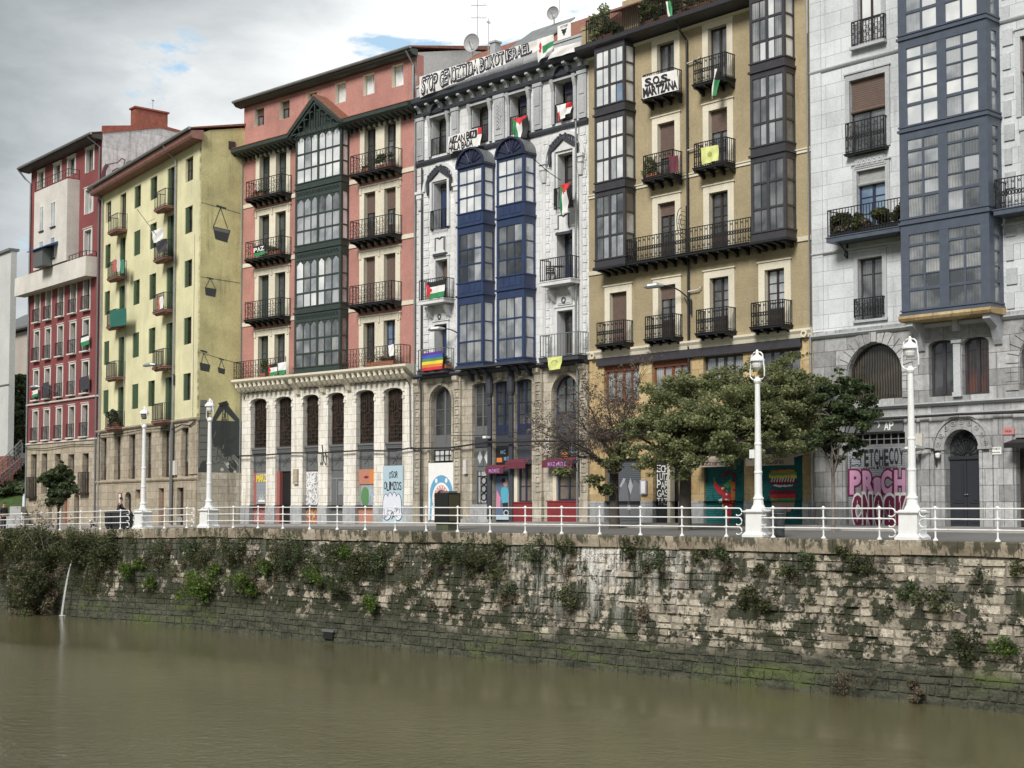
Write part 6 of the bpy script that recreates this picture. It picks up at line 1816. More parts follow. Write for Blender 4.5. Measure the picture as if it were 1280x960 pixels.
# ---------------------------------------------------------------- awnings and signs
def awning(f, name_label, u0, u1, z0, z1, out, mat, text=None, tmat=None, cat='awning', y0=-.1):
    e = empty('awning', name_label, cat, on(f, u0, 0, 0), -f.phi)
    w = u1 - u0
    b = MB(); b.prismx([(y0, z1 + .12), (y0 - out, z1 - .03), (y0 - out, z1), (y0, z1 + .16)], 0, w); b.build('canopy', mat, e)
    b = MB(); b.box(0, w, y0 - out - .012, y0 - out, z0, z1); v = b.build('valance', mat, e)
    b = MB(); b.tube([(.05, y0, z1 + .05), (.05, y0 - out, z1 - .04)], .015, 5); b.tube([(w - .05, y0, z1 + .05), (w - .05, y0 - out, z1 - .04)], .015, 5); b.build('arm', M['iron'], e)
    if text:
        t = MB(); letters(t, text, w * .2, w * .8, z0 + (z1 - z0) * .2, z1 - (z1 - z0) * .2, lsurf(y0 - out - .018), .015, 0, .02, 1, gap=.1); t.build('lettering', tmat, v, whole=True)
    return e
awning(WHITE, 'small maroon bar awning above the poster of a man', 6.0, 7.3, 2.72, 3.02, .35, M['maroon'], 'MAZ MUTZ', M['lilac'])
awning(WHITE, 'maroon awning over the narrow bar window beside the poster', 7.5, 8.95, 2.95, 3.28, .4, M['maroon'])
awning(WHITE, 'wide maroon awning with lilac lettering over the right bar window', 10.15, 12.2, 2.95, 3.28, .45, M['maroon'], 'MAZ MUTZ', M['lilac'])
beige = flat('awning_beige', (.42, .36, .30))
awning(TAN, 'beige awning above the roller shutter painted with a red chilli', 7.0, 9.35, 2.78, 3.12, .7, beige, 'pizzeria', flat('awning_text', (.16, .11, .10)))
awning(TAN, 'beige awning above the roller shutter painted with a burger', 10.0, 12.5, 2.78, 3.12, .7, beige, 'La Pizzeria', M['awning_text'])
awning(GREY, 'black awning with a white edge over the last shop door', 8.95, 11.6, 3.2, 3.38, .7, M['black'])
def sign(f, name, label, u0, u1, z0, z1, y, th, mat, lines, tmat, cat='sign', jit=.02, off=.01, gap=.1):
    e = empty(name, label, cat, on(f, u0, 0, 0), -f.phi)
    w = u1 - u0
    b = MB(); b.box(0, w, y - th, y, z0, z1); p = b.build('board', mat, e)
    for (t, x0, x1, za, zb) in lines:
        m_ = MB(); letters(m_, t, x0 * w, x1 * w, z0 + za * (z1 - z0), z0 + zb * (z1 - z0), lsurf(y - th - .004), off, 0, jit, 1, gap=gap); m_.build('lettering', tmat, p, whole=True)
    return e
s1 = sign(WHITE, 'shop_sign', 'black sign board with pale blue letters over the poster of a man', 6.12, 7.28, 3.22, 4.1, .22, .05, M['black'], [('MAZ', .3, .62, .6, .82), ('MUTZ', .52, .95, .2, .42)], flat('sign_blue', (.22, .35, .50)))
b = MB(); b.box(.08, .48, .15, .165, 3.32, 3.55); b.build('orange_label', M['orange'], s1)
s2 = sign(WHITE, 'shop_sign', 'dark sign board with an orange label over the right bar window', 10.6, 12.0, 3.4, 4.2, .18, .05, M['black'], [('MUTZ', .55, .95, .3, .75)], M['sign_blue'])
b = MB(); b.box(.25, .65, .115, .13, 3.5, 3.72); b.build('orange_label', M['orange'], s2)
sign(GREY, 'street_sign', 'pinkish red street name plate left of the black awning', 8.56, 9.0, 3.72, 3.98, -.12, .03, flat('plate_red', (.50, .20, .20)), [('KALEA', .2, .8, .35, .65)], M['ink'], gap=.05)
sign(GREY, 'wall_sign', 'small white plaque on the grey pilaster right of the carved doorway', 8.06, 8.48, 3.0, 3.28, -.12, .02, M['paint_white'], [('ETCHECOY', .08, .92, .62, .88), ('abokatuak', .1, .9, .2, .38)], M['ink'], gap=.05)
e = empty('shop_sign', 'cut-out white letters and bird shapes on the lintel above the graffiti shutter', 'sign', on(GREY, 2.6, 0, 0), -GREY.phi)
b = MB(); b.box(-1.0, 1.7, -.12, -.055, 4.04, 4.5); p = b.build('board', M['steel_grey'], e)
m_ = MB(); letters(m_, 'AP', .85, 1.3, 4.1, 4.42, lsurf(-.13), .02, 0, .03, 1); letters(m_, ')', .55, .66, 4.2, 4.44, lsurf(-.13), .02); m_.build('lettering', M['paint_white'], p, whole=True)

# ================================================================ flags and banners
def cloth(f, name, label, cat, quad_, w, kind, mats, group=None, nx=26, ny=16, wave=.05, fold=2.2, seed=0, lines=(), tmat=None, jit=.05, off=.03):
    """quad_: top-left, top-right, bottom-right, bottom-left picture corners of the cloth hanging at distance w from the wall"""
    P4 = [f.uv(x, y, w) for x, y in quad_]
    u0 = min(p[0] for p in P4)
    def at(s, t):
        a = [P4[0][k] * (1 - s) + P4[1][k] * s for k in (0, 1)]; c = [P4[3][k] * (1 - s) + P4[2][k] * s for k in (0, 1)]
        return a[0] * (1 - t) + c[0] * t, a[1] * (1 - t) + c[1] * t
    def yy(s, t): return -w + wave * math.sin(fold * 6.28 * s + seed + 1.6 * t) * (.25 + .75 * t) + wave * .5 * math.sin(5 * s + 7 * t + seed)
    vs, fs, mi = [], [], []
    for j in range(ny + 1):
        for i in range(nx + 1):
            s, t = i / nx, j / ny
            u, z = at(s, t)
            vs.append((u - u0, yy(s, t), z))
    for j in range(ny):
        for i in range(nx):
            a = j * (nx + 1) + i
            fs.append((a, a + 1, a + nx + 2, a + nx + 1)); mi.append(kind((i + .5) / nx, (j + .5) / ny))
    b = MB(); b.v, b.f, b.m = vs, fs, mi
    if lines:
        e = empty(name, label, cat, on(f, u0, 0, 0), -f.phi, group)
        o = b.build('fabric', mats, e, smooth=True, whole=True)
        m_ = MB()
        for (t_, s0, s1, t0, t1, col) in lines:
            sf = lambda s, tt: (at(s, 1 - tt)[0] - u0, yy(s, 1 - tt) - (.03 if col == 0 else .055), at(s, 1 - tt)[1])
            letters(m_, t_, s0, s1, 1 - t1, 1 - t0, sf, off if col == 0 else -.022, col, jit, 3, gap=.04 if col == 0 else .12)
        m_.build('lettering', tmat, o, whole=True)
        return e
    o = b.build(name, mats, None, smooth=True)
    o.location = on(f, u0, 0, 0); o.rotation_euler = (0, 0, -f.phi)
    return tag(o, label, cat, group)
FLG = [M['flag_black'], M['flag_white'], M['flag_green'], M['flag_red']]
def pal(s, t):
    if s < .36 * (1 - abs(2 * t - 1)): return 3
    return 0 if t < .333 else 1 if t < .667 else 2
def palv(s, t): # hung from its hoist side: triangle at the top
    if t < .36 * (1 - abs(2 * s - 1)): return 3
    return 2 if s < .333 else 1 if s < .667 else 0
cloth(WHITE, 'banner', 'long white protest banner with outlined letters hung along the white house cornice', 'banner', [(524, 96), (690, 44), (690, 57), (524, 122)], .78,
      lambda s, t: 0, [M['white_cloth']], nx=60, ny=6, wave=.05, fold=6, lines=[('STOP GENOZIDIOA BOIKOT ISRAEL', .02, .86, .10, .90, 0), ('STOP GENOZIDIOA BOIKOT ISRAEL', .02, .86, .14, .86, 1)], tmat=[flat('banner_ink', (.03, .03, .05)), M['paint_white']], jit=.03, off=.05)
cloth(WHITE, 'flag', 'green and white patch with a red emblem at the right end of the banner', 'flag', [(671, 49), (692, 43), (691, 60), (672, 78)], .84, lambda s, t: 3 if (s - .2) ** 2 * 6 + (t - .45) ** 2 < .06 else 1 if (s < .35 or t < .45 or t > .8) else 2, FLG, wave=.03)
cloth(WHITE, 'banner', 'blank white cloth strip on the parapet right of the long banner', 'banner', [(692, 60), (726, 52), (724, 63), (684, 74)], .74, lambda s, t: 0, [M['white_cloth']], wave=.03, nx=14, ny=6)
s3 = sign(WHITE, 'poster', 'small white poster with a dark animal head on the white house parapet', 10.85, 11.75, 24.25, 25.0, -.10, .02, M['paint_white'], [('GOSE', .2, .8, .78, .92)], M['ink'])
b = MB(); blob(b, circ(.45, 24.62, .14, .12), -.125, 0); blob(b, circ(.32, 24.72, .07, .04), -.126, 0); blob(b, circ(.58, 24.72, .07, .04), -.126, 0); blob(b, circ(.45, 24.5, .06, .09), -.126, 0); b.build('picture', M['ink'], s3)
cloth(WHITE, 'banner', 'white handwritten banner between two top floor windows of the white house', 'banner', [(560, 171), (597, 160), (597, 182), (559, 191)], .45, lambda s, t: 0, [M['white_cloth']], nx=24, ny=6, wave=.02,
      lines=[('AIZAN BIZI', .05, .98, .08, .50, 0), ('HALA BADA', .05, .85, .55, .95, 0)], tmat=[M['ink'], M['paint_white']], jit=.06, off=.012)
cloth(WHITE, 'flag', 'crumpled red flag scrap at the right end of the handwritten banner', 'flag', [(597, 160), (602, 159), (600, 181), (594, 184)], .5, lambda s, t: 3 if t < .4 else 1, FLG, nx=8, wave=.05)
cloth(WHITE, 'flag', 'bunched multicoloured flag on the third top floor window of the white house', 'flag', [(639.5, 149), (660, 144), (659, 173), (641, 170)], .3, palv, FLG, wave=.09)
cloth(WHITE, 'flag', 'white and red flag hanging in the fourth top floor window of the white house', 'flag', [(695.5, 132), (715, 127), (713, 140), (698, 152)], .3, lambda s, t: 3 if (s < .2 and t > .45) or (s > .62 and t < .42) else 1, FLG, wave=.07)
e = cloth(WHITE, 'flag', 'tall draped flag on a pole beside the pointed hood right of the blue bays', 'flag', [(699, 231), (714, 228), (713, 262), (699, 269)], .8, palv, FLG, wave=.12, fold=1.5)
b = MB(); b.tube([(10.2, -1.9, 18.6), (10.75, -.8, 17.6), (11.0, -.05, 17.2)], .02, 5)
fp = b.build('flag_pole', M['black']); fp.location = on(WHITE, 0, 0, 0); fp.rotation_euler = (0, 0, -WHITE.phi); tag(fp, 'thin black pole leaning out above the tall draped flag', 'pole')
PG = 'red, black, white and green flags on the balconies'
cloth(WHITE, 'flag', 'four coloured flag with a red triangle on the balcony left of the blue bays', 'flag', [(532, 354), (556, 349), (555, 370), (534, 375)], .85, pal, FLG, PG, wave=.03)
cloth(WHITE, 'flag', 'rainbow flag on the lowest left balcony of the white house', 'flag', [(528, 442), (553, 438), (553, 461), (527, 464)], .9, lambda s, t: min(5, int(t * 6)),
      [M['violet'], flat('rain_blue', (.03, .10, .42)), M['rain_green'], M['yellow'], M['orange'], M['flag_red']], wave=.03, ny=18)
cloth(WHITE, 'banner', 'yellow cloth with a faint drawing on the lowest right balcony of the white house', 'banner', [(684, 447), (703, 445), (700, 461), (686, 463)], .86, lambda s, t: 1 if ((s - .5) ** 2 + (t - .45) ** 2 < .05 and (s - .5) ** 2 + (t - .5) ** 2 > .025) else 0, [M['banner_yellow'], flat('dull_yellow', (.35, .38, .12))], wave=.03)
cloth(TAN, 'banner', 'white S.O.S. banner tied to the upper left balcony of the ochre house', 'banner', [(802, 97), (846, 87), (848, 112), (803, 124)], .78, lambda s, t: 0, [M['white_cloth']], wave=.02,
      lines=[('S.O.S.', .10, .80, .10, .45, 0), ('MARTZANA', .03, .98, .52, .92, 0)], tmat=[M['ink'], M['paint_white']], jit=.03, off=.035)
cloth(TAN, 'flag', 'furled green, white and black flag hanging from the upper right balcony of the ochre house', 'flag', [(893, 86), (900, 84), (896, 118), (888, 123)], .80, lambda s, t: 1 if s + t * .2 < .5 else (2 if t > .45 else 0), FLG, wave=.08, fold=1.2)
cloth(TAN, 'banner', 'yellow cloth on the third floor right balcony of the ochre house', 'banner', [(876, 185), (898, 181), (898, 200), (877, 206)], .78, lambda s, t: 1 if ((s - .5) ** 2 * 2 + (t - .5) ** 2 < .03) else 0, [M['banner_yellow'], M['dull_yellow']], wave=.03)
cloth(TAN, 'flag', 'small green and white flag hung on the roof terrace railing', 'flag', [(832, 2), (838, 1), (841, 22), (835, 24)], .85, lambda s, t: 1 if s < .45 else 2, FLG, wave=.05, nx=10)
cloth(RED, 'banner', 'dark banner with white letters and green hem on a left balcony of the pink house', 'banner', [(314, 309), (331, 305), (331, 317), (315, 322)], .86, lambda s, t: 3 if s < .12 else 2 if t > .68 else 0, FLG, wave=.02, nx=18,
      lines=[('PAZ', .2, .95, .2, .6, 0)], tmat=[M['paint_white'], M['ink']])
cloth(RED, 'flag', 'flag with a red triangle on the long lowest balcony of the pink house', 'flag', [(335, 456), (346, 454), (346, 468), (336, 471)], .80, pal, FLG, wave=.04)
cloth(RED, 'flag', 'white and green flag beside a round emblem on the lowest balcony of the pink house', 'flag', [(347, 454), (358, 452), (356, 468), (348, 469)], .81, lambda s, t: 2 if t > .6 else 1, FLG, wave=.04)
cloth(FAR, 'flag', 'white and green flag on the last window of the second crimson row', 'flag', [(101, 420), (111, 417), (111, 430), (101, 434)], .27, lambda s, t: 0 if t < .2 else 1 if t < .6 else 2, FLG, nx=10, ny=10, wave=.02)
cloth(FAR, 'flag', 'red, white and green flag on the first window of the third crimson row', 'flag', [(38, 486), (47, 483), (47, 495), (39, 498)], .27, pal, FLG, nx=12, ny=10, wave=.02)
cloth(FAR, 'blanket', 'dark blanket over the window rail at the right end of the third crimson row', 'blanket', [(100, 472), (111, 469), (111, 486), (100, 488)], .27, lambda s, t: 0, [flat('blanket', (.04, .04, .05))], nx=8, ny=8, wave=.02)
cloth(FAR, 'blanket', 'dark blanket over the second window rail of the third crimson row', 'blanket', [(53.5, 479), (61, 477), (61, 496), (54, 498)], .27, lambda s, t: 0, [M['blanket']], nx=8, ny=8, wave=.02)
cloth(YEL, 'balcony_screen', 'green cloth screen round the fourth floor left balcony of the yellow house', 'screen', [(137.5, 388), (158, 385), (158, 406), (137.5, 409)], .80, lambda s, t: 0, [flat('screen_green', (.02, .13, .10))], nx=20, ny=6, wave=.015, fold=8)
# laundry
for i, (q, mt, lb) in enumerate((([(189, 289), (204, 284), (202, 301), (191, 304)], 'white_cloth', 'white sheet hung out to dry beside the yellow house balcony'),
                                 ([(195, 301), (208, 298), (208, 314), (196, 317)], 'blanket', 'dark trousers and shirts hung below the white sheet'))):
    cloth(YEL, 'laundry', lb, 'laundry', q, .95, lambda s, t: 0, [M[mt]], nx=14, ny=10, wave=.09, fold=3, seed=i)
b = MB(); b.tube([(12.3, -1.6, 20.3), (14.3, -.9, 18.2)], .02, 5); b.tube([(12.9, -1.1, 19.4), (13.3, -.75, 19.6)], .012, 4)
o = b.build('drying_pole', M['iron']); o.location = on(YEL, 0, 0, 0); o.rotation_euler = (0, 0, -YEL.phi); tag(o, 'thin pole leaning out over the laundry on the yellow house', 'pole')
for i, (x0, x1, y0, y1, c1) in enumerate(((141, 145, 325, 340, (.5, .12, .10)), (145.5, 150, 323, 340, (.55, .55, .5)), (150.5, 155, 325, 342, (.05, .22, .14)))):
    cloth(YEL, 'laundry', ('red towel', 'pale towel', 'green towel')[i] + ' on the third floor left balcony rail of the yellow house', 'laundry', [(x0, y0), (x1, y0 - 1), (x1, y1 - 1), (x0, y1)], .80, lambda s, t: 0, [flat('towel%s' % 'abc'[i], c1)], nx=6, ny=8, wave=.03)
cloth(YEL, 'laundry', 'red and white cloths on the third floor right balcony rail of the yellow house', 'laundry', [(197, 372), (204, 370), (204, 385), (197, 387)], .80, lambda s, t: 0 if s < .4 else 1, [flat('towela', (0, 0, 0)), M['white_cloth']], nx=8, ny=8, wave=.03)
cloth(RED, 'laundry', 'white cloth hanging on the lowest right balcony of the pink house', 'laundry', [(485, 432), (492, 430), (492, 444), (486, 446)], .82, lambda s, t: 0, [M['white_cloth']], nx=8, ny=8, wave=.04)
cloth(TAN, 'blanket', 'red chequered cloth on the third floor left balcony of the ochre house', 'blanket', [(836, 196), (848, 194), (848, 214), (837, 217)], .74, lambda s, t: (int(s * 5) + int(t * 5)) % 2, [flat('dark_red', (0, 0, 0)), M['blanket']], nx=10, ny=10, wave=.02)
# blue canvas hood over the far red house's window
e = empty('sun_hood', 'blue canvas hood over a window of the white boxed-out storey', 'awning', on(FAR, 4.6, -.98, 19.8), -FAR.phi)
b = MB(); b.prismx([(0, 1.15), (-.9, .75), (-.92, .68), (0, .95)], -.4, 3.4); b.build('canopy', flat('canvas_blue', (.02, .07, .20)), e)
b = MB(); b.box(.5, 2.3, -.75, -.02, -.6, .72); b.build('cabinet', flat('cabinet_grey', (.10, .11, .11)), e)
# white house balcony furniture
def chair(f, u, y, z, rz, label):
    e = empty('balcony_chair', label, 'chair', on(f, u, y, z), -f.phi + rz, 'folding chairs on the white house balcony')
    for sx in (-.2, .2):
        b = MB(); b.tube([(sx, -.2, 0), (sx, .2, .45)], .016, 5); b.tube([(sx, .2, 0), (sx, -.2, .45)], .016, 5); b.build('leg', M['iron'], e)
    b = MB()
    for i in range(5): b.box(-.22, .22, -.2 + .085 * i, -.14 + .085 * i, .45, .47)
    b.build('seat', M['dark_wood'], e); b = MB()
    for sx in (-.2, .2): b.tube([(sx, .2, .45), (sx, .27, .88)], .014, 5)
    for i in range(3): b.box(-.2, .2, .235 + .01 * i, .25 + .01 * i, .60 + .1 * i, .66 + .1 * i)
    b.build('backrest', M['dark_wood'], e)
chair(WHITE, 10.6, -.38, 12.13, .9, 'folding chair on the right balcony of the white house, left of its table')
e = empty('balcony_table', 'small round table on the right balcony of the white house', 'table', on(WHITE, 11.25, -.45, 12.13), 0)
b = MB(); b.lathe([(.28, .68), (.28, .70)], 14); b.build('tabletop', M['iron'], e); b = MB(); b.tube([(0, 0, .02), (0, 0, .68)], .02, 6); b.lathe([(.2, 0), (.2, .02)], 10); b.build('pedestal', M['iron'], e)

# ================================================================ plants on the balconies
def pot_plant(f, u, y, z, w_, d_, h_, label, mat='leaf_wall', n=500, size=.07, seed=1, pot='planter_box', group=None, name='balcony_plant', pm='terracotta'):
    e = empty(name, label, 'plant', on(f, u, y, z), -f.phi, group)
    b = MB(); b.box(-w_ / 2, w_ / 2, -d_ / 2, d_ / 2, 0, .18); b.box(-w_ / 2 - .02, w_ / 2 + .02, -d_ / 2 - .02, d_ / 2 + .02, .18, .21); b.build(pot, M[pm], e)
    rg_ = random.Random(seed)
    cl = [((rg_.uniform(-w_ / 2, w_ / 2), rg_.uniform(-d_ / 2, d_ / 2), rg_.uniform(.25, h_ * .8)), (rg_.uniform(.12, .28), d_ * .6, rg_.uniform(.12, .3) * h_)) for _ in range(max(3, int(w_ / .18)))]
    leaves('foliage', clumps(cl), n, size, M[mat], e, seed)
    return e
pot_plant(GREY, 3.1, -.62, 12.0, 3.2, .35, .95, 'long trough of green and rust coloured plants on the grey building balcony', n=6500, size=.085, seed=3, pm='iron')
pot_plant(GREY, 3.1, -.60, 12.0, 2.9, .3, .55, 'reddish low plants along the foot of the grey building balcony', 'leaf_dry', n=1800, size=.08, seed=4, pm='iron')
pot_plant(YEL, 4.75, -.5, 6.55, 1.5, .3, 1.1, 'bushy red and green plants filling the lowest left balcony of the yellow house', 'leaf_wall', n=1500, size=.09, seed=5)
pot_plant(RED, 3.0, -.6, 8.86, .5, .3, 1.1, 'yellow green spiky plant on the long lowest balcony of the pink house', 'leaf_bright', n=260, size=.1, seed=6)
pot_plant(RED, 13.6, -.55, 19.92, 1.1, .3, .9, 'dark green potted shrub on the top right balcony of the pink house', 'leaf_dark', n=700, seed=7)
pot_plant(RED, 12.0, -.55, 19.92, .6, .3, .6, 'small potted plant left of the dark shrub on the top right pink balcony', 'leaf_wall', n=250, seed=8)
pot_plant(RED, 3.9, -.55, 16.17, 1.2, .3, .7, 'flower box with red leaves on the second highest left balcony of the pink house', 'leaf_dry', n=400, seed=9)
pot_plant(RED, 2.2, -.55, 19.92, 1.4, .3, .5, 'low plants along the top left balcony of the pink house', 'leaf_wall', n=350, seed=19)
pot_plant(RED, 13.4, -.6, 8.86, 2.2, .3, .6, 'row of pots with sparse mauve flowers on the lowest right balcony of the pink house', 'leaf_dry', n=420, seed=10)
pot_plant(TAN, 4.55, -.5, 16.15, .8, .3, 1.0, 'tumbling green plant on the third floor left balcony of the ochre house', 'leaf', n=900, seed=11)
pot_plant(WHITE, 2.9, -.5, 8.36, .6, .4, .8, 'dark potted plant behind the rainbow flag', 'leaf_dark', n=350, seed=12)
rgp = random.Random(77)
for i, (u, h_, mt) in enumerate(((1.0, 1.9, 'leaf'), (2.0, 1.1, 'leaf_wall'), (4.6, 1.3, 'leaf_wall'), (5.5, 1.5, 'leaf_wall'), (6.6, 1.7, 'leaf_dry'), (7.6, 1.5, 'leaf'), (8.7, 1.6, 'leaf_wall'))):
    pot_plant(TAN, u, -.35, 23.34, .9, .5, h_, ('tall trailing vine at the left corner of the roof terrace', 'low shrub beside the terrace vine', 'leafy potted shrub left of the roof terrace doors', 'leafy potted shrub left of the brownish one on the roof terrace', 'brownish potted shrub in the middle of the roof terrace', 'leafy potted shrub beside the small terrace flag', 'rightmost leafy potted shrub on the roof terrace')[i],
              mt, n=1200, size=.10, seed=30 + i, group='leafy potted shrubs on the roof terrace' if i in (2, 3, 5, 6) else None)

# ================================================================ lamps, railing, bins on the promenade
def lamp_post(px, label):
    u = RAIL.uv(px, 665)[0]
    e = empty('street_lamp', label, 'street lamp', RAIL.world(u, .42, gz(u, .4)), -RAIL.phi, 'white lamp posts along the river railing')
    b = MB()
    def sq(r0, r1, z0, z1): 
        b.add([(-r0, -r0, z0), (r0, -r0, z0), (r0, r0, z0), (-r0, r0, z0), (-r1, -r1, z1), (r1, -r1, z1), (r1, r1, z1), (-r1, r1, z1)], [(0, 3, 2, 1), (4, 5, 6, 7), (0, 1, 5, 4), (1, 2, 6, 5), (2, 3, 7, 6), (3, 0, 4, 7)])
    sq(.42, .42, 0, .10); sq(.40, .35, .10, .17); sq(.33, .32, .17, .82); sq(.34, .40, .82, .87); sq(.40, .40, .87, .92); sq(.34, .30, .92, .96)
    b.build('pedestal', M['white_metal'], e)
    b = MB(); b.lathe([(.27, .96), (.26, 1.0), (.19, 1.12), (.165, 1.3), (.19, 1.32), (.19, 1.37), (.15, 1.40), (.135, 1.5), (.13, 2.2), (.145, 2.22), (.145, 2.28), (.125, 2.3), (.115, 3.2), (.13, 3.22), (.13, 3.27), (.11, 3.3), (.09, 5.35), (.12, 5.40), (.14, 5.46), (.10, 5.52), (.06, 5.6)], 14)
    b.build('pole', M['white_metal'], e, smooth=False)
    for s_ in (0,):
        b = MB()
        pts = [(.0, 0, 5.50), (.20, 0, 5.52), (.29, 0, 5.62), (.29, 0, 5.85), (.25, 0, 6.12), (.22, 0, 6.38), (.14, 0, 6.46), (0, 0, 6.48)]
        b.tube(pts, .025, 6); b.tube([(-x, y, z) for x, y, z in pts], .025, 6); b.build('lantern_frame', M['white_metal'], e)
    b = MB(); b.lathe([(.05, 6.20), (.19, 6.17), (.262, 6.15), (.262, 6.20), (.23, 6.26), (.14, 6.34), (.07, 6.38), (.05, 6.44), (.05, 6.5), (.03, 6.56)], 16); b.build('lantern_cap', M['white_metal'], e, smooth=False)
    b = MB(); b.lathe([(.02, 5.86), (.09, 5.87), (.15, 5.93), (.185, 6.03), (.19, 6.15)], 16); b.build('lantern_glass', glass('lantern_glass', (.10, .098, .09), (.17, .165, .15), 0, 1.5, .15) if 'lg' not in M else M['lg'], e)
    M['lg'] = e.children[-1].data.materials[0]
    return e
lamp_post(170, 'white cast lamp post farthest to the left, beside the rubbish containers')
lamp_post(252, 'white cast lamp post standing before the mural on the yellow gable')
L3 = lamp_post(940, 'white cast lamp post standing in front of the big leafy tree')
b = MB(); b.box(-.30, -.10, -.09, .09, 2.75, 3.05); b.build('junction_box', M['white_metal'], L3)
lamp_post(1133, 'white cast lamp post in front of the pink and wine coloured graffiti')

POSTS = [[-6, 24.5, 49, 72.5, 98, 123, 148], [175, 203, 231], [258, 289, 320, 351, 384.5, 419, 454, 491.5, 530, 569.5, 610, 654, 699.5, 747, 798, 850, 905.5], [964, 1027, 1097], [1167, 1245, 1332]]
ENDS = [(None, 159), (164, 240), (249, 925), (948, 1117), (1147, None)]
LBL = ['left end of the white river railing up to the first lamp post', 'short white railing length between the two left lamp posts', 'long middle length of white river railing', 'white railing length between the two right lamp posts', 'right end of the white river railing']
for pl, (ea, eb), lb in zip(POSTS, ENDS, LBL):
    us_ = [RAIL.uv(x, 660)[0] for x in pl]
    if ea is None: us_ = [us_[0] - 2.3 * k for k in (3, 2, 1)] + us_
    if eb is None: us_ = us_ + [us_[-1] + 2.05 * k for k in (1, 2, 3)]
    e = empty('railing', lb, 'railing', RAIL.world(us_[0], .12, 0), -RAIL.phi)
    U0 = us_[0]
    zz = lambda u: gz(u, .1)
    for u in us_:
        b = MB(); z = zz(u)
        b.lathe([(.085, 0), (.085, .03), (.05, .06), (.03, .10), (.028, .30), (.05, .33), (.05, .37), (.028, .40), (.028, .63), (.05, .66), (.05, .70), (.028, .73), (.028, .96), (.05, .99), (.055, 1.03), (.04, 1.07), (.015, 1.09)], 9, (u - U0, 0, z))
        for hh in (.35, .68, 1.01): b.tube([(u - U0 - .09, 0, z + hh), (u - U0 + .09, 0, z + hh)], .034, 7)
        b.build('post', M['white_metal'], e, whole=True)
    for hh in (.35, .68, 1.01):
        b = MB()
        path = [(u - U0, 0, zz(u) + hh) for u in us_]
        if eb:
            ub = RAIL.uv(eb, 660)[0] - U0; zb = zz(ub + U0) + hh
            path += [(ub - .12, 0, zb)] + [(ub - .12 + .12 * math.sin(g), 0, zb - .13 + .13 * math.cos(g)) for g in (R(30), R(60), R(90), R(120), R(150), R(180))] + [(ub - .2, 0, zb - .26), (ub - .23, 0, zb - .22)]
        if ea:
            ua = RAIL.uv(ea, 660)[0] - U0; za = zz(ua + U0) + hh
            path = ([(ua + .12, 0, za)] + [(ua + .12 - .12 * math.sin(g), 0, za - .13 + .13 * math.cos(g)) for g in (R(30), R(60), R(90), R(120), R(150), R(180))] + [(ua + .2, 0, za - .26), (ua + .23, 0, za - .22)])[::-1] + path
        b.tube(path, .024, 7); b.build('rail', M['white_metal'], e, whole=True)

def container(px0, px1, label, h_=1.05, dep=.8, y=.75, lid=True, name='waste_container', group=None):
    u0, u1 = RAIL.uv(px0, 660, -y)[0], RAIL.uv(px1, 660, -y)[0]
    w_ = u1 - u0
    e = empty(name, label, 'waste container', RAIL.world(u0, y, gz(u0, y)), -RAIL.phi, group)
    b = MB(); b.add([(.05, .05, .08), (w_ - .05, .05, .08), (w_ - .05, dep - .05, .08), (.05, dep - .05, .08), (0, 0, h_ * .86), (w_, 0, h_ * .86), (w_, dep, h_ * .86), (0, dep, h_ * .86)],
                    [(0, 3, 2, 1), (4, 5, 6, 7), (0, 1, 5, 4), (1, 2, 6, 5), (2, 3, 7, 6), (3, 0, 4, 7)])
    for i in range(4): b.box(w_ * (i + .5) / 4 - .02, w_ * (i + .5) / 4 + .02, -.02, .06, .2, h_ * .8)
    b.build('body', flat('container_grey', (.035, .04, .045), .5), e)
    b = MB(); b.prismx([(-.04, h_ * .86), (-.04, h_ * .90), (dep * .5, h_), (dep + .04, h_ * .92), (dep + .04, h_ * .86)], -.03, w_ + .03); b.build('lid', flat('container_lid', (.05, .055, .06), .45), e)
    for sx in (.12, w_ - .12):
        b = MB(); b.tube([(sx - .03, .15, .07), (sx + .03, .15, .07)], .07, 10); b.build('wheel', M['black'], e)
CG = 'dark rubbish containers behind the left railing'
container(130.5, 138, 'dark rubbish container at the left of the pair, behind the railing', group=CG); container(139, 149, 'dark rubbish container at the right of the pair, next to the standing person', group=CG)
container(150.5, 158, 'narrow dark green rubbish bin beside the first lamp post', h_=.95)
u0, u1 = RAIL.uv(543, 660, -1.0)[0], RAIL.uv(560, 660, -1.0)[0]
e = empty('advert_box', 'tall black box with a greenish side in front of the monster mural', 'utility box', RAIL.world(u0, 1.0, gz(u0, 1)), -RAIL.phi)
b = MB(); b.box(0, u1 - u0, 0, .75, .30, 1.62); b.build('cabinet', M['black'], e); b = MB(); b.box(.05, u1 - u0 - .05, .05, .7, 0, .30); b.build('plinth', flat('plinth_green', (.08, .09, .05)), e)
b = MB(); b.box(u1 - u0, u1 - u0 + .012, .06, .69, .40, 1.55); b.build('side_panel', flat('side_panel', (.07, .06, .03)), e)
b = MB(); b.box(.15, u1 - u0 - .15, .2, .7, 1.62, 1.70); b.build('top', M['steel_grey'], e)
u = RAIL.uv(972, 668, -.6)[0]
e = empty('litter_bin', 'dark rounded litter bin behind the railing right of the third lamp post', 'bin', RAIL.world(u, .65, gz(u, .6)), 0)
b = MB(); b.lathe([(.20, 0), (.22, .05), (.22, .85), (.24, .88), (.24, .98), (.20, 1.03), (.05, 1.06)], 16); b.build('body', M['container_grey'], e)
b = MB(); b.lathe([(.245, .80), (.245, .83)], 16); b.build('band', M['steel_grey'], e)

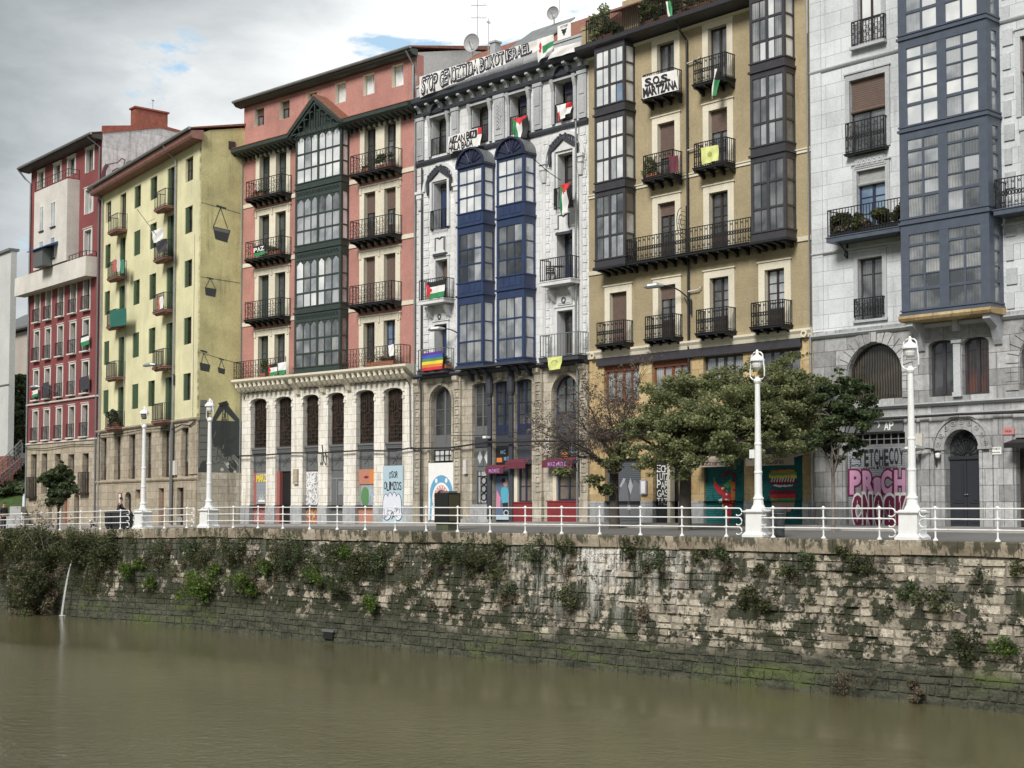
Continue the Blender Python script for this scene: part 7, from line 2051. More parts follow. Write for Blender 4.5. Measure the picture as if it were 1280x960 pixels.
# ---------------------------------------------------------------- wall mounted street lights and cables
def wall_lamp(f, u, z, reach, rise, label, dirx=-1, y0=-.1):
    e = empty('wall_lamp', label, 'street lamp', on(f, u, y0, z), -f.phi, 'arm lamps fixed to the house fronts')
    b = MB(); pts = [(dirx * reach * t * .75, -reach * t * .55, rise * (1 - (1 - t) ** 2)) for t in (0, .2, .4, .6, .8, 1)]
    b.tube(pts, .035, 6); b.tube([(0, 0, -.5), (dirx * reach * .18, -reach * .13, rise * .25)], .022, 5); b.tube([(0, 0, -.6), (0, 0, .1)], .04, 6); b.build('arm', M['iron'], e)
    p = pts[-1]; b = MB(); dx, dy = dirx * .75, -.55
    b.tube([(p[0], p[1], p[2]), (p[0] + dx * .35, p[1] + dy * .35, p[2] + .02), (p[0] + dx * .8, p[1] + dy * .8, p[2] - .02), (p[0] + dx * 1.0, p[1] + dy * 1.0, p[2] - .05)], [.05, .13, .12, .03], 8); b.build('lamp_head', M['zinc'], e)
wall_lamp(WHITE, 3.95, 9.9, 1.1, .55, 'arm street lamp on the white house, left of the blue bays')
wall_lamp(TAN, 6.45, 10.3, 1.3, .75, 'arm street lamp on the ochre house beside the downpipe')
wall_lamp(YEL, 15.3, 9.3, 1.5, .75, 'arm street lamp on the yellow house by its right downpipe')
wall_lamp(FAR, 6.2, 9.6, 1.6, .55, 'arm street lamp on the far crimson house')
wall_lamp(GREY, 5.75, 3.25, .45, .05, 'short floodlight arm beside the carved doorway of the grey building', y0=-.12)
def cable(f, pts, label, r=.03):
    e_ = MB(); e_.tube(pts, r, 5)
    o = e_.build('facade_cable', M['cable']); o.location = on(f, 0, 0, 0); o.rotation_euler = (0, 0, -f.phi); tag(o, label, 'cable')
cable(RED, [(-.3, -.30, 4.15), (2, -.22, 4.12), (5, -.2, 4.22), (8, -.22, 4.15), (11, -.2, 4.2), (14, -.2, 4.1), (15.5, -.22, 4.25)], 'thick black cable strung across the pink house arcade', .045)
cable(RED, [(.4, -.12, 7.6), (.6, -.1, 8.0), (4, -.1, 8.08), (8, -.1, 8.0), (12, -.1, 8.04), (14.9, -.1, 8.02), (15.15, -.1, 7.7), (15.2, -.1, 4.3)], 'thin black cable following the cornice of the white arcade', .03)
cable(WHITE, [(-.1, -.3, 4.2), (3, -.26, 4.15), (6, -.3, 4.35), (9, -.3, 4.3), (12.9, -.3, 4.2)], 'thick black cable strung across the lower storey of the white house', .05)
cable(WHITE, sag((3.2, -.3, 4.8), (9.5, -.3, 4.9), .12), 'thin sagging cable above the thick one on the white house', .02)
cable(GREY, [(0, -.3, 4.62), (3, -.28, 4.52), (6.8, -.3, 4.56), (10, -.3, 4.5), (14, -.3, 4.52)], 'black cable bundle under the ledge of the grey building', .05)
cable(YEL, [(14.5, -.25, 6.15), (15.5, -.25, 5.9), (17, -.22, 6.1), (18.4, -.2, 6.0), (19.2, -.2, 6.25)], 'tangled cable along the stone ledge of the yellow house', .04)
cable(YEL, [(0, -.2, 6.1), (5, -.2, 6.0), (10, -.22, 6.1), (14.5, -.25, 6.0)], 'long cable below the yellow plaster of the yellow house', .03)
cable(FAR, [(0, -.2, 5.65), (4, -.2, 5.45), (9, -.2, 5.6), (13.3, -.2, 5.5)], 'cable along the stone base of the crimson house', .03)
cable(TAN, [(6.3, -.85, 24.4), (6.32, -.86, 19.0), (6.3, -.86, 16.0)] if False else [(12.9, -.12, 8.6), (12.9, -.12, 21.0)], 'thin cable running up the right edge of the ochre house', .015)
o = MB(); o.tube([(8.05, -.3, 4.6), (8.2, -.3, 3.7), (8.4, -.3, 3.4), (8.45, -.3, 3.9), (8.3, -.3, 4.15)], .035, 6)
q = o.build('cable_coil', M['cable']); q.location = on(RED, 0, 0, 0); q.rotation_euler = (0, 0, -RED.phi); tag(q, 'loop of spare cable hanging on the fourth arcade pillar', 'cable')
e = empty('security_camera', 'white camera on the black beam of the white house', 'camera', on(WHITE, 6.0, -.25, 4.55), -WHITE.phi)
b = MB(); b.box(-.12, .12, -.3, .0, 0, .12); b.build('housing', M['paint_white'], e); b = MB(); b.tube([(0, 0, .05), (.02, .2, .1), (.02, .35, -.05)], .025, 5); b.build('bracket', M['paint_white'], e)
e = empty('security_camera', 'white dome camera left of the carved doorway', 'camera', on(GREY, 5.9, -.25, 3.0), -GREY.phi)
b = MB(); b.lathe([(.02, -.1), (.08, -.05), (.1, .04), (.1, .1)], 10); b.build('dome', M['paint_white'], e); b = MB(); b.box(-.06, .06, 0, .2, .06, .12); b.build('bracket', M['paint_white'], e)

# ---------------------------------------------------------------- dishes and aerials
def dish(f, u, y, z, r, label, mast=1.2, rz=.4):
    e = empty('satellite_dish', label, 'satellite dish', on(f, u, y, z), -f.phi + rz)
    b = MB(); prof = [(.02, .0), (r * .5, .03), (r * .85, .09), (r, .14), (r * 1.02, .14), (r * .86, .07), (r * .5, .01), (.02, -.02)]
    vs, fs = [], []
    n = 20
    for rr_, h_ in prof:
        for k in range(n):
            g = 2 * math.pi * k / n; x, zz_ = rr_ * math.cos(g), rr_ * math.sin(g) * 1.08
            vs.append((x, -h_, zz_))
    for i in range(len(prof) - 1):
        for k in range(n): fs.append((i * n + k, (i + 1) * n + k, (i + 1) * n + (k + 1) % n, i * n + (k + 1) % n))
    b.add(vs, fs); b.build('reflector', flat('dish_grey', (.30, .31, .32), .5), e)
    b = MB(); b.tube([(0, -.02, -r * .9), (0, -r * .7, -r * .35), (0, -r * 1.0, 0)], .02, 5); b.lathe([(.05, -.06), (.05, .06)], 8, (0, -r * 1.0, 0)); b.build('feed_arm', M['zinc'], e)
    b = MB(); b.tube([(0, .06, -mast), (0, .06, .1)], .03, 6); b.build('mast', M['zinc'], e)
dish(WHITE, 1.25, 3.0, 27.1, .48, 'large grey satellite dish above the left end of the protest banner', 2.2)
dish(WHITE, 7.6, 3.0, 27.2, .34, 'small satellite dish on the roof ridge near the ochre house', 1.4)
def aerial(f, u, y, z, h_, label, arms):
    e = empty('tv_aerial', label, 'aerial', on(f, u, y, z), -f.phi + .5)
    b = MB(); b.tube([(0, 0, 0), (0, 0, h_)], .022, 5); b.build('mast', M['zinc'], e)
    for (zz_, L) in arms:
        b = MB(); b.tube([(-L * .4, 0, zz_), (L * .6, 0, zz_ - .1)], .014, 4)
        for i in range(6): b.tube([(-L * .35 + i * L * .17, -.18, zz_), (-L * .35 + i * L * .17, .18, zz_)], .008, 4)
        b.build('array', M['zinc'], e)
aerial(WHITE, 1.45, 3.2, 27.0, 2.9, 'tall thin tv aerial above the large satellite dish', [(2.7, .6), (2.3, .9), (1.6, .9)])
aerial(WHITE, 7.75, 3.3, 27.3, 1.9, 'slim aerial mast behind the small satellite dish', [(1.5, .4)])
aerial(WHITE, 3.6, 2.0, 25.5, 2.2, 'bare mast between the chimneys of the white house', [(2.0, .2)])
aerial(FAR, 12.9, 4.2, 30.7, .9, 'short rod on the brick red chimney', [(.85, .1)])
# ================================================================ trees and shrubs
def P3(px, py, Zd):
    """point of the place seen at (px, py) at depth Zd"""
    x = (px - 640) / FPX; y = -(py - 480 - SHIFT) / FPX
    c, s = math.cos(PITCH), math.sin(PITCH)
    d = (x, c - y * s, s + y * c); t = Zd / d[1]
    return Vector((t * d[0], Zd, EYE + t * d[2]))
def grow(mb, p, d, L, r, depth, rng, ends, spread=.7, up=.15, kids=(2, 3), shrink=.72, seg=4, wob=.18):
    pts, rs = [Vector(p)], [r]
    for i in range(seg):
        d = (d + Vector((rng.gauss(0, wob), rng.gauss(0, wob), rng.gauss(0, wob) + up * .3))).normalized()
        pts.append(pts[-1] + d * L / seg); rs.append(r * (1 - .35 * (i + 1) / seg))
    mb.tube(pts, rs, 7 if r > .06 else 4 if r > .015 else 3, cap=False)
    if depth == 0:
        ends.append((pts[-1], d)); return
    for _ in range(rng.randint(*kids)):
        nd_ = (d + Vector((rng.gauss(0, spread), rng.gauss(0, spread), rng.gauss(0, spread * .6) + up))).normalized()
        k = rng.randint(max(1, seg - 2), seg)
        grow(mb, pts[k], nd_, L * shrink * rng.uniform(.8, 1.15), rs[k] * .62, depth - 1, rng, ends, spread, up, kids, shrink, seg, wob)
def limb(mb, a, c, r0, r1, rng, n=7, bend=.25, lift=.3):
    a, c = Vector(a), Vector(c); L = (c - a).length
    pts, rs = [], []
    for i in range(n + 1):
        t = i / n
        q = a.lerp(c, t) + Vector((0, 0, lift * L * .3 * math.sin(math.pi * t))) + Vector((rng.gauss(0, 1), rng.gauss(0, 1), rng.gauss(0, .6))) * bend * .08 * L * math.sin(math.pi * t)
        pts.append(q); rs.append(r0 + (r1 - r0) * t)
    mb.tube(pts, rs, 8 if r0 > .08 else 5, cap=False)
    return pts
def tree(name, label, base_px, Zd, trunk_r, fork_h, clusters, mat, n, size, seed, group=None, lean=(0, 0), depth_spread=1.0, twig=True, bark='bark', tilt=.55):
    rg_ = random.Random(seed)
    bx = (base_px - 640) / FPX * Zd; gzz = ground_z(bx, Zd)
    e = empty(name, label, 'tree', (bx, Zd, gzz), 0, group)
    O = Vector((bx, Zd, gzz))
    tr = MB(); fork = Vector((lean[0], lean[1], fork_h))
    tr.tube([(0, 0, -.15), (0, 0, .1), (lean[0] * .2, lean[1] * .2, fork_h * .3), (lean[0] * .6, 0, fork_h * .7), tuple(fork)], [trunk_r * 1.35, trunk_r * 1.08, trunk_r, trunk_r * .88, trunk_r * .82], 12)
    cl = []
    br = MB()
    for (px, py, rp, dz) in clusters:
        c = P3(px, py, Zd + dz * depth_spread) - O
        r_ = rp / FPX * Zd
        pts = limb(br, fork - Vector((0, 0, rg_.uniform(0, .5))), c, trunk_r * rg_.uniform(.32, .45), .02, rg_)
        for k in range(4):
            a_ = pts[rg_.randint(3, len(pts) - 1)]
            d_ = Vector((rg_.gauss(0, 1), rg_.gauss(0, 1), rg_.gauss(.2, .6))).normalized()
            limb(br, a_, a_ + d_ * r_ * rg_.uniform(.6, 1.1), .03, .008, rg_, 4)
        m_ = max(8, int(24 * (r_ / .9)))
        for _ in range(m_):
            d_ = Vector((rg_.gauss(0, 1), rg_.gauss(0, 1), rg_.gauss(0, 1))).normalized() * r_ * (rg_.random() ** .5) * 1.25
            q = r_ * rg_.uniform(.22, .40)
            cl.append(((c.x + d_.x, c.y + d_.y * 1.3, c.z + d_.z * .9 - q * .15), (q * 1.4, q * 1.4, q * .75)))
    tr.build('trunk', M[bark], e, whole=True, smooth=True)
    br.build('limbs', M[bark], e, whole=True)
    leaves('crown', clumps(cl), n, size, M[mat], e, seed, flat_=1.2)
    return e
CA = [(806, 528, 20, -.5), (832, 505, 26, .5), (835, 548, 24, -1), (812, 575, 16, -1.5), (860, 490, 26, 1), (868, 530, 30, -1.5), (866, 570, 22, -2), (900, 478, 24, 1.5), (905, 515, 30, -1), (905, 555, 24, -2),
      (938, 474, 24, 1), (945, 512, 32, 0), (945, 550, 24, -1.5), (975, 470, 22, .5), (988, 455, 14, 1), (985, 505, 32, .5), (985, 545, 26, -.5), (1012, 488, 22, 1), (1020, 525, 22, .8), (792, 560, 13, -1), (846, 590, 14, -1.5), (1000, 446, 9, 1.2), (775, 540, 10, -.5)]
tree('street_tree', 'big leafy green tree with a thick trunk before the two teal painted shutters', 856, 57.0, .25, 2.7, CA, 'leaf', 64000, .082, 4)
CC = [(1040, 500, 20, 0), (1062, 485, 16, .4), (1078, 500, 16, 0), (1060, 525, 22, -.5), (1040, 545, 20, -.3), (1022, 552, 14, .2), (1080, 530, 13, -.4), (1070, 555, 13, 0), (1094, 512, 9, .2), (1050, 468, 8, 0), (1045, 572, 8, 0)]
tree('street_tree', 'young tree with a thin pale trunk left of the pink and wine graffiti', 1041, 53.6, .075, 2.35, CC, 'leaf_dark', 16000, .092, 7, bark='bark_pale')
# the half bare tree
rgt = random.Random(21)
Zb = 60.5; bx = (768 - 640) / FPX * Zb; gb = ground_z(bx, Zb)
e = empty('street_tree', 'half bare tree with purplish twigs in front of the ochre house and white bar', 'tree', (bx, Zb, gb), 0)
b = MB(); b.tube([(0, 0, -.1), (0, 0, .1), (-.03, 0, 1.6), (0, 0, 2.9)], [.30, .23, .20, .18], 12); b.build('trunk', M['bark'], e, whole=True, smooth=True)
b = MB(); ends = []; O = Vector((bx, Zb, gb))
for (px, py, dz) in ((700, 545, -1), (690, 570, 0), (715, 520, .5), (735, 505, -.5), (760, 500, .6), (785, 490, 0), (720, 560, -1.4), (800, 470, .8), (745, 535, 1), (675, 540, 0), (790, 520, -1)):
    c = P3(px, py, Zb + dz) - O
    pts = limb(b, (0, 0, rgt.uniform(2.3, 2.9)), c, .075, .02, rgt, 8, lift=.15)
    for k in (2, 3, 4, 5, 6, 7, 8):
        d_ = (pts[k] - pts[k - 1]).normalized()
        for _ in range(2):
            grow(b, pts[k], (d_ + Vector((rgt.gauss(0, .6), rgt.gauss(0, .6), rgt.gauss(.25, .5)))).normalized(), rgt.uniform(.5, 1.0), .014, 2, rgt, ends, .6, .1, (2, 3), .7, 3)
b.build('limbs', M['bark'], e, whole=True)
cl = [((p.x, p.y, p.z), (.16, .16, .12)) for p, _ in ends]
leaves('crown', clumps(cl), 9000, .055, M['leaf_plum'], e, 5)
cg = []
for (px, py, r_, dz) in ((795, 572, .7, -.6), (765, 585, .5, -.6), (742, 600, .25, -.5), (706, 590, .3, -1), (775, 560, .5, 0), (785, 545, .4, 0), (758, 612, .3, -.4)):
    c = P3(px, py, Zb + dz) - O
    for _ in range(6): cg.append(((c.x + rgt.gauss(0, r_ * .5), c.y + rgt.gauss(0, r_ * .5), c.z + rgt.gauss(0, r_ * .35)), (.28, .28, .15)))
leaves('crown', clumps(cg), 2600, .10, M['leaf'], e, 6)
# little dark tree at the left
CL = [(60, 605, 10, 0), (72, 595, 11, 0), (86, 598, 9, 0), (65, 617, 12, 0), (82, 614, 12, -.5), (92, 608, 7, 0), (56, 595, 7, 0), (76, 583, 6, 0), (74, 624, 8, 0), (86, 588, 5, .5)]
tree('street_tree', 'small round dark green tree in front of the far crimson house', 74, 91.0, .10, 1.5, CL, 'leaf_dark', 8000, .15, 9)
# fir tree between the left blocks
Zf = 126; fx = (24 - 640) / FPX * Zf
e = empty('conifer', 'tall dark fir tree between the pale left block and the crimson house', 'tree', (fx, Zf, 2.5), 0)
b = MB(); b.tube([(0, 0, 0), (0, 0, 10.2)], [.22, .03], 7); b.build('trunk', M['bark'], e, whole=True)
cl = []
for i in range(46):
    h_ = 1 + 9.2 * (i / 46); rr_ = 2.0 * (1 - (i / 46) ** 1.3) + .12
    for k in range(4):
        g = rgt.uniform(0, 6.28); q = rr_ * rgt.uniform(.35, 1)
        cl.append(((q * math.cos(g), q * math.sin(g), h_ - q * .22), (.45, .45, .22)))
leaves('crown', clumps(cl), 9000, .2, M['leaf_dark'], e, 12)
# hedge-like dark growth on the bank behind the steps
cl = []
for i in range(60):
    p = P3(rgt.uniform(-4, 28), rgt.uniform(545, 585), 128 + rgt.uniform(-2, 3)); cl.append(((p.x, p.y, p.z), (.8, .8, .6)))
for i in range(40):
    p = P3(rgt.uniform(-6, 27), rgt.uniform(605, 616), 116 + rgt.uniform(-1, 1)); cl.append(((p.x, p.y, p.z), (.7, .7, .35)))
tag(leaves('bank_undergrowth', clumps(cl), 9000, .22, M['leaf_dark'], None, 14), 'dark evergreen undergrowth on the slope behind the steps at the left edge', 'undergrowth', kind='stuff')

# ---------------------------------------------------------------- slope, steps and concrete blocks at the left edge
m, nt, bs = new_mat('grass')
nt.links.new(mixc(nt, noise(nt, objco(nt), 2.2, 6, .65), (.02, .045, .008), (.06, .11, .02)), bs.inputs['Base Color']); bs.inputs['Roughness'].default_value = .95
b = MB()
a1, a2, a3, a4 = P3(-30, 650, 108), P3(27, 652, 108), P3(29, 606, 120), P3(-30, 618, 120)
nseg = 14
vs, fs = [], []
for j in range(nseg + 1):
    for i in range(nseg + 1):
        s, t = i / nseg, j / nseg
        q = (a1 * (1 - s) + a2 * s) * (1 - t) + (a4 * (1 - s) + a3 * s) * t
        vs.append((q.x, q.y, q.z + rgt.uniform(-.08, .08) + .5 * math.sin(math.pi * t) * .5))
for j in range(nseg):
    for i in range(nseg): a = j * (nseg + 1) + i; fs.append((a, a + 1, a + nseg + 2, a + nseg + 1))
b.add(vs, fs)
a5, a6 = P3(-34, 560, 150), P3(60, 560, 150)
b.quad(tuple(a4), tuple(a3), tuple(a6), tuple(a5))
tag(b.build('grass_slope', m), kind='structure')
Zs = 114
e = empty('staircase', 'outdoor steps with reddish tube railings climbing the bank at the left edge', 'stairs', tuple(P3(0, 612, Zs)), 0)
O = P3(0, 612, Zs)
st = MB(); n_ = 14
A, Bq = P3(-12, 606, Zs) - O, P3(27, 566, Zs + 3) - O
for i in range(n_):
    t = i / n_; q = A.lerp(Bq, t); q2 = A.lerp(Bq, (i + 1) / n_)
    st.box(q.x, q2.x, q.y, q.y + 2.2, q.z - .25, q2.z)
st.build('steps', flat('step_concrete', (.22, .21, .20)), e, whole=True)
rl = MB()
for off, col in ((0, 0),):
    for hh in (.35, .7, 1.05):
        rl.tube([tuple(A + Vector((0, -.1, hh))), tuple(Bq + Vector((0, -.1, hh)))], .045, 5)
    for i in range(6):
        q = A.lerp(Bq, i / 5); rl.tube([(q.x, q.y - .1, q.z), (q.x, q.y - .1, q.z + 1.05)], .045, 5)
rl.build('stair_railing', M['zinc'], e, whole=True)
rl = MB(); A2, B2 = P3(-8, 616, Zs - 3) - O, P3(26, 588, Zs - 1) - O
for hh in (.3, .65, 1.0): rl.tube([tuple(A2 + Vector((0, 0, hh))), tuple(B2 + Vector((0, 0, hh)))], .05, 5)
for i in range(7):
    q = A2.lerp(B2, i / 6); rl.tube([(q.x, q.y, q.z), (q.x, q.y, q.z + 1.0)], .05, 5)
rl.build('red_railing', flat('rail_red', (.25, .10, .10)), e, whole=True)
A3, B3 = P3(4, 576, Zs + 6) - O, P3(28, 566, Zs + 6) - O
rl = MB()
for hh in (0, .4, .8): rl.tube([tuple(A3 + Vector((0, 0, hh))), tuple(B3 + Vector((0, 0, hh)))], .04, 5)
for i in range(4):
    q = A3.lerp(B3, i / 3); rl.tube([(q.x, q.y, q.z - .3), (q.x, q.y, q.z + .8)], .04, 5)
rl.build('landing_railing', M['zinc'], e, whole=True)
Zc = 98
for i, (x0, x1, y0, y1, lb) in enumerate(((12, 26, 633, 645, 'upper concrete block against the corner of the crimson house'), (6, 30, 645, 660, 'long low concrete block below the upper one at the left edge'))):
    p, q = P3(x0, y1, Zc - i * 2), P3(x1, y0, Zc - i * 2)
    e = empty('concrete_block', lb, 'block', (p.x, p.y, p.z), 0)
    w_, h_ = q.x - p.x, q.z - p.z
    b = MB(); b.prism([(.04, 0), (w_ - .04, 0), (w_, .04), (w_, h_ - .04), (w_ - .04, h_), (.04, h_), (0, h_ - .04), (0, .04)], 0, 1.0); b.build('block', flat('concrete', (.36, .36, .36)), e)

# ---------------------------------------------------------------- growth on the river wall
rgw = random.Random(31)
def wpt(px, py, out=.0):
    u, z = RAIL.uv(px, py, -batter_w(py)) if False else RAIL.uv(px, py, .1)
    return u, z
cl = []
def wy(z): return batter(z) - .06
for i in range(520):
    u = rgw.uniform(-8, 66)
    dens = 1.0 if u < 13 else .62 if u < 37 else .34 if u < 44 else .16
    if u > 13 and math.sin(u * 1.9) + math.sin(u * .83 + 2) < -.35 and rgw.random() < .7: continue
    z = -.35 - abs(rgw.gauss(0, 1.25))
    if u < 13: z = rgw.uniform(-3.4, -.1)
    if rgw.random() > dens or z < -3.5: continue
    if 44.5 < u < 50 and rgw.random() < .6: continue
    r_ = rgw.uniform(.16, .46) * (1.15 if u < 37 else .7)
    wx, wyy, _ = RAIL.world(u, wy(z) - r_ * .25)
    cl.append(((wx, wyy, z + gz(u, 0)), (r_, r_ * .75, r_ * .85)))
leaf_mix = leaves('wall_vegetation', clumps(cl), 34000, .055, M['leaf_wall'], None, 41, elong=1.5)
tag(leaf_mix, 'mixed ferns, ivy and weeds clothing the mossy face of the river wall', 'wall plants', kind='stuff')
cl = []
for i in range(120):
    u = rgw.uniform(-6, 60); z = rgw.uniform(-3.3, -.9)
    if u > 40 and rgw.random() < .6: continue
    r_ = rgw.uniform(.12, .34); wx, wyy, _ = RAIL.world(u, wy(z) - r_ * .3); cl.append(((wx, wyy, z + gz(u, 0)), (r_, r_ * .6, r_)))
tag(leaves('wall_weeds', clumps(cl), 9000, .055, M['leaf_dry'], None, 43, elong=2.2), 'dry brown weeds scattered over the river wall among the green growth', 'wall plants', kind='stuff')
SEEN = {}
def where(px, py, kind):
    side = 'far red house' if px < 120 else 'yellow house' if px < 250 else 'pink house' if px < 520 else 'white house' if px < 737 else 'ochre house' if px < 1018 else 'grey building'
    lev = 'high' if py < 702 else 'halfway up' if py < 750 else 'low'
    k = SEEN.setdefault((kind, side, lev), []); k.append(px)
    return side, lev
def order_labels():
    for e, px, kind, side, lev in SHR:
        xs = sorted(SEEN[(kind, side, lev)]); i = xs.index(px); n = len(xs)
        o_ = '' if n == 1 else (', the left one' if i == 0 else ', the right one') if n == 2 else ', leftmost' if i == 0 else ', rightmost' if i == n - 1 else ', ' + ('second', 'third', 'fourth', 'fifth', 'sixth', 'seventh', 'eighth')[i - 1] + ' along'
        e['label'] = '%s %s on the wall below the %s%s' % (kind, lev, side, o_)
SHR = []
def wall_shrub(px, py, r_, mat, label, group, n, size=.075, seed=1, name='wall_shrub', stems=5, droop=0.0):
    u, z = RAIL.uv(px, py, .2)
    rg_ = random.Random(seed * 7 + int(px))
    x, y, _ = RAIL.world(u, wy(z) - .02)
    e = empty(name, label, 'shrub', (x, y, z), -RAIL.phi, group)
    b = MB()
    cl_ = []
    for k in range(stems + int(r_ * 6)):
        a_ = Vector((rg_.uniform(-.08, .08), .05, rg_.uniform(-.1, .05)))
        c = Vector((rg_.gauss(0, r_ * .5), -rg_.uniform(.15, .9) * r_, rg_.uniform(-.4, .7) * r_ - droop * r_))
        limb(b, a_, c, .014, .004, rg_, 4); cl_.append(((c.x, c.y, c.z), (r_ * .42, r_ * .36, r_ * .36)))
    b.build('stems', M['bark'], e, whole=True)
    leaves('foliage', clumps(cl_), n, size, M[mat], e, seed + int(px))
    return e
GB_ = 'bright green clumps on the river wall'
for i, (px, py, r_) in enumerate(((164, 713, .75), (192, 728, .5), (272, 717, .5), (307, 730, .75), (337, 710, .55), (402, 722, .6), (437, 692, .5), (472, 757, .5), (176, 705, .45), (322, 738, .4))):
    SHR.append((wall_shrub(px, py, r_, 'leaf_bright', 'x', GB_, int(900 * r_), .07, i), px, 'bright green ferns', *where(px, py, 'bright green ferns')))
wall_shrub(258, 735, 1.0, 'leaf_bright', 'pale yellow green straggling bush sticking out of the wall below the second lamp post', None, 900, .09, 50, stems=9)
wall_shrub(1261, 811, .42, 'leaf_bright', 'bright green weed low on the wall at the right edge', None, 500, .05, 51)
wall_shrub(1084, 703, .5, 'leaf_wall', 'round green shrub right under the coping left of the fourth lamp post', None, 700, .05, 52)
wall_shrub(1276, 711, .35, 'leaf_wall', 'small green shrub under the coping at the right edge of the picture', None, 350, .05, 53)
GD = 'dark shrubs hanging from the river wall'
for i, (px, py, r_) in enumerate(((577, 682, .55), (605, 685, .75), (627, 687, .6), (677, 685, .75), (710, 682, .45), (792, 682, .45), (827, 695, .6), (557, 697, .55), (876, 694, .32), (900, 691, .38), (953, 711, .32), (989, 715, .38), (1008, 698, .42), (1053, 687, .25),
                                  (946, 742, .5), (1139, 737, .42), (1170, 749, .55), (1204, 804, .6), (374, 682, .8), (415, 690, .8), (460, 692, .8), (430, 725, .7), (255, 700, .7), (300, 685, .75), (372, 700, .7), (350, 690, .7), (445, 715, .8), (480, 700, .6), (140, 690, 1.0), (110, 680, 1.2), (240, 685, .8), (620, 712, .6), (590, 705, .6), (640, 735, .4), (715, 742, .6), (960, 752, .4))):
    SHR.append((wall_shrub(px, py, r_, 'leaf_wall' if i % 3 else 'leaf_dark', 'x', GD, int(850 * r_), .062, 100 + i, droop=.25), px, 'dark shrub', *where(px, py, 'dark shrub')))
order_labels()
for px, py, r_, lb in ((1063, 842, .5, 'dead tuft of straw coloured grass caught low on the river wall'), (1151, 863, .3, 'small tuft of pale dry grass just above the water at the right'), (1146, 850, .2, 'few dry stalks beside the pale tuft above the water')):
    wall_shrub(px, py, r_, 'leaf_dry', lb, None, 700, .04, int(px), name='dry_grass_tuft', droop=.5)
# large bush hanging to the water at the left and the bare sapling above it
e = wall_shrub(62, 738, 1.5, 'leaf_wall', 'large rounded bush drooping down to the water near the small waterfall', None, 10, .08, 77, name='riverside_bush', stems=2)
cl = []
for i in range(90):
    g, q = rgw.uniform(0, 6.28), rgw.uniform(.2, 1) ** .6; h_ = rgw.uniform(-2.0, 1.5)
    w_ = 2.1 * (1 - max(0, h_) / 2.0) * (1 - .25 * max(0, -h_) / 2)
    cl.append(((w_ * q * math.cos(g), -.9 + .9 * q * math.sin(g), h_), (.4, .35, .3)))
leaves('foliage', clumps(cl[:60]), 9000, .085, M['leaf_wall'], e, 5); leaves('foliage', clumps(cl[60:]), 3500, .08, M['leaf_dry'], e, 6)
u, z = RAIL.uv(56, 708, .3); x, y, _ = RAIL.world(u, -.1)
e = empty('bare_sapling', 'bare forked sapling with few leaves rising above the river wall at the left', 'tree', (x, y, z), -RAIL.phi)
b = MB(); ends = []
for k in range(7): grow(b, (0, -.1, 0), Vector((rgw.gauss(0, .45), rgw.gauss(-.1, .2), 1)).normalized(), rgw.uniform(1.6, 2.4), .035, 3, rgw, ends, .45, .25, (2, 3), .62, 4)
b.build('stems', M['bark_pale'], e, whole=True)
leaves('foliage', clumps([((p.x, p.y, p.z), (.12, .12, .1)) for p, _ in ends]), 700, .06, M['leaf_dry'], e, 8)
cl = []
for i in range(110):
    u_ = rgw.uniform(-6, 13); z_ = -rgw.uniform(-.05, 1.6) * (1 if rgw.random() < .7 else 1.4); x, y, _ = RAIL.world(u_, -.15 - rgw.uniform(0, .7)); cl.append(((x, y, z_ - .35), (.5, .45, .32)))
tag(leaves('overhanging_ivy', clumps(cl), 20000, .08, M['leaf_wall'], None, 9), 'thick ivy spilling over the coping at the left end of the river wall', 'ivy', kind='stuff')
# waterfall from a pipe in the wall
u, z = RAIL.uv(96, 687, .3); x, y, _ = RAIL.world(u, -.25)
m, nt, bs = new_mat('white_water'); bs.inputs['Base Color'].default_value = (.72, .74, .75, 1); bs.inputs['Roughness'].default_value = .25
bs.inputs['Alpha'].default_value = .38; M['white_water'] = m
e = empty('waterfall', 'thin white stream of water pouring from the wall into the river', 'waterfall', (x, y, z), -RAIL.phi)
b = MB(); hz = z - WATER_Z
for k in range(6):
    o_ = rgw.uniform(-.05, .05)
    b.tube([(-.55 * (t ** .8) * (1.1 - .03 * k) + o_ * (.3 + t), -.9 * t ** .5 + .1 * o_ + .3, -hz * t ** 1.6) for t in [i / 12 for i in range(13)]], [.008 + .012 * (i / 12) + rgw.uniform(0, .010) for i in range(13)], 5)
b.build('stream', M['white_water'], e, whole=True)
b = MB(); b.tube([(0, .6, .02), (0, .25, .02)], .12, 10); b.build('outlet_pipe', M['rust'], e)
b = MB()
for k in range(22): g = rgw.uniform(0, 6.28); q = rgw.uniform(0, .3); b.lathe([(.02, 0), (.05, .02), (.02, .05)], 5, (-.6 + q * math.cos(g), -.6 + q * math.sin(g) * .6, -hz + rgw.uniform(0, .06)))
b.build('splash', M['white_water'], e, whole=True)
# hanging dead stem on the right part of the wall
u, z = RAIL.uv(928, 822, .1); x, y, _ = RAIL.world(u, batter(z) - .1)
b = MB(); b.tube([(0, 0, 0), (.03, -.03, -.5), (-.02, -.05, -1.1), (.05, -.06, -1.7)], .014, 4); o = b.build('dead_stem', M['bark_pale']); o.location = (x, y, z); tag(o, 'single pale dead stem hanging down the wall to the water', 'stem')
# drain mouth
u, z = RAIL.uv(414, 794, .25); x, y, _ = RAIL.world(u, batter(z) - .12)
e = empty('drain_outlet', 'dark drain mouth at the waterline below the pink house', 'drain', (x, y, z), -RAIL.phi)
b = MB(); b.box(-.32, .32, -.04, .1, -.16, .16); b.build('opening', M['black'], e); b = MB(); b.box(-.4, .4, -.06, .1, .16, .26); b.build('lintel', M['steel_grey'], e)

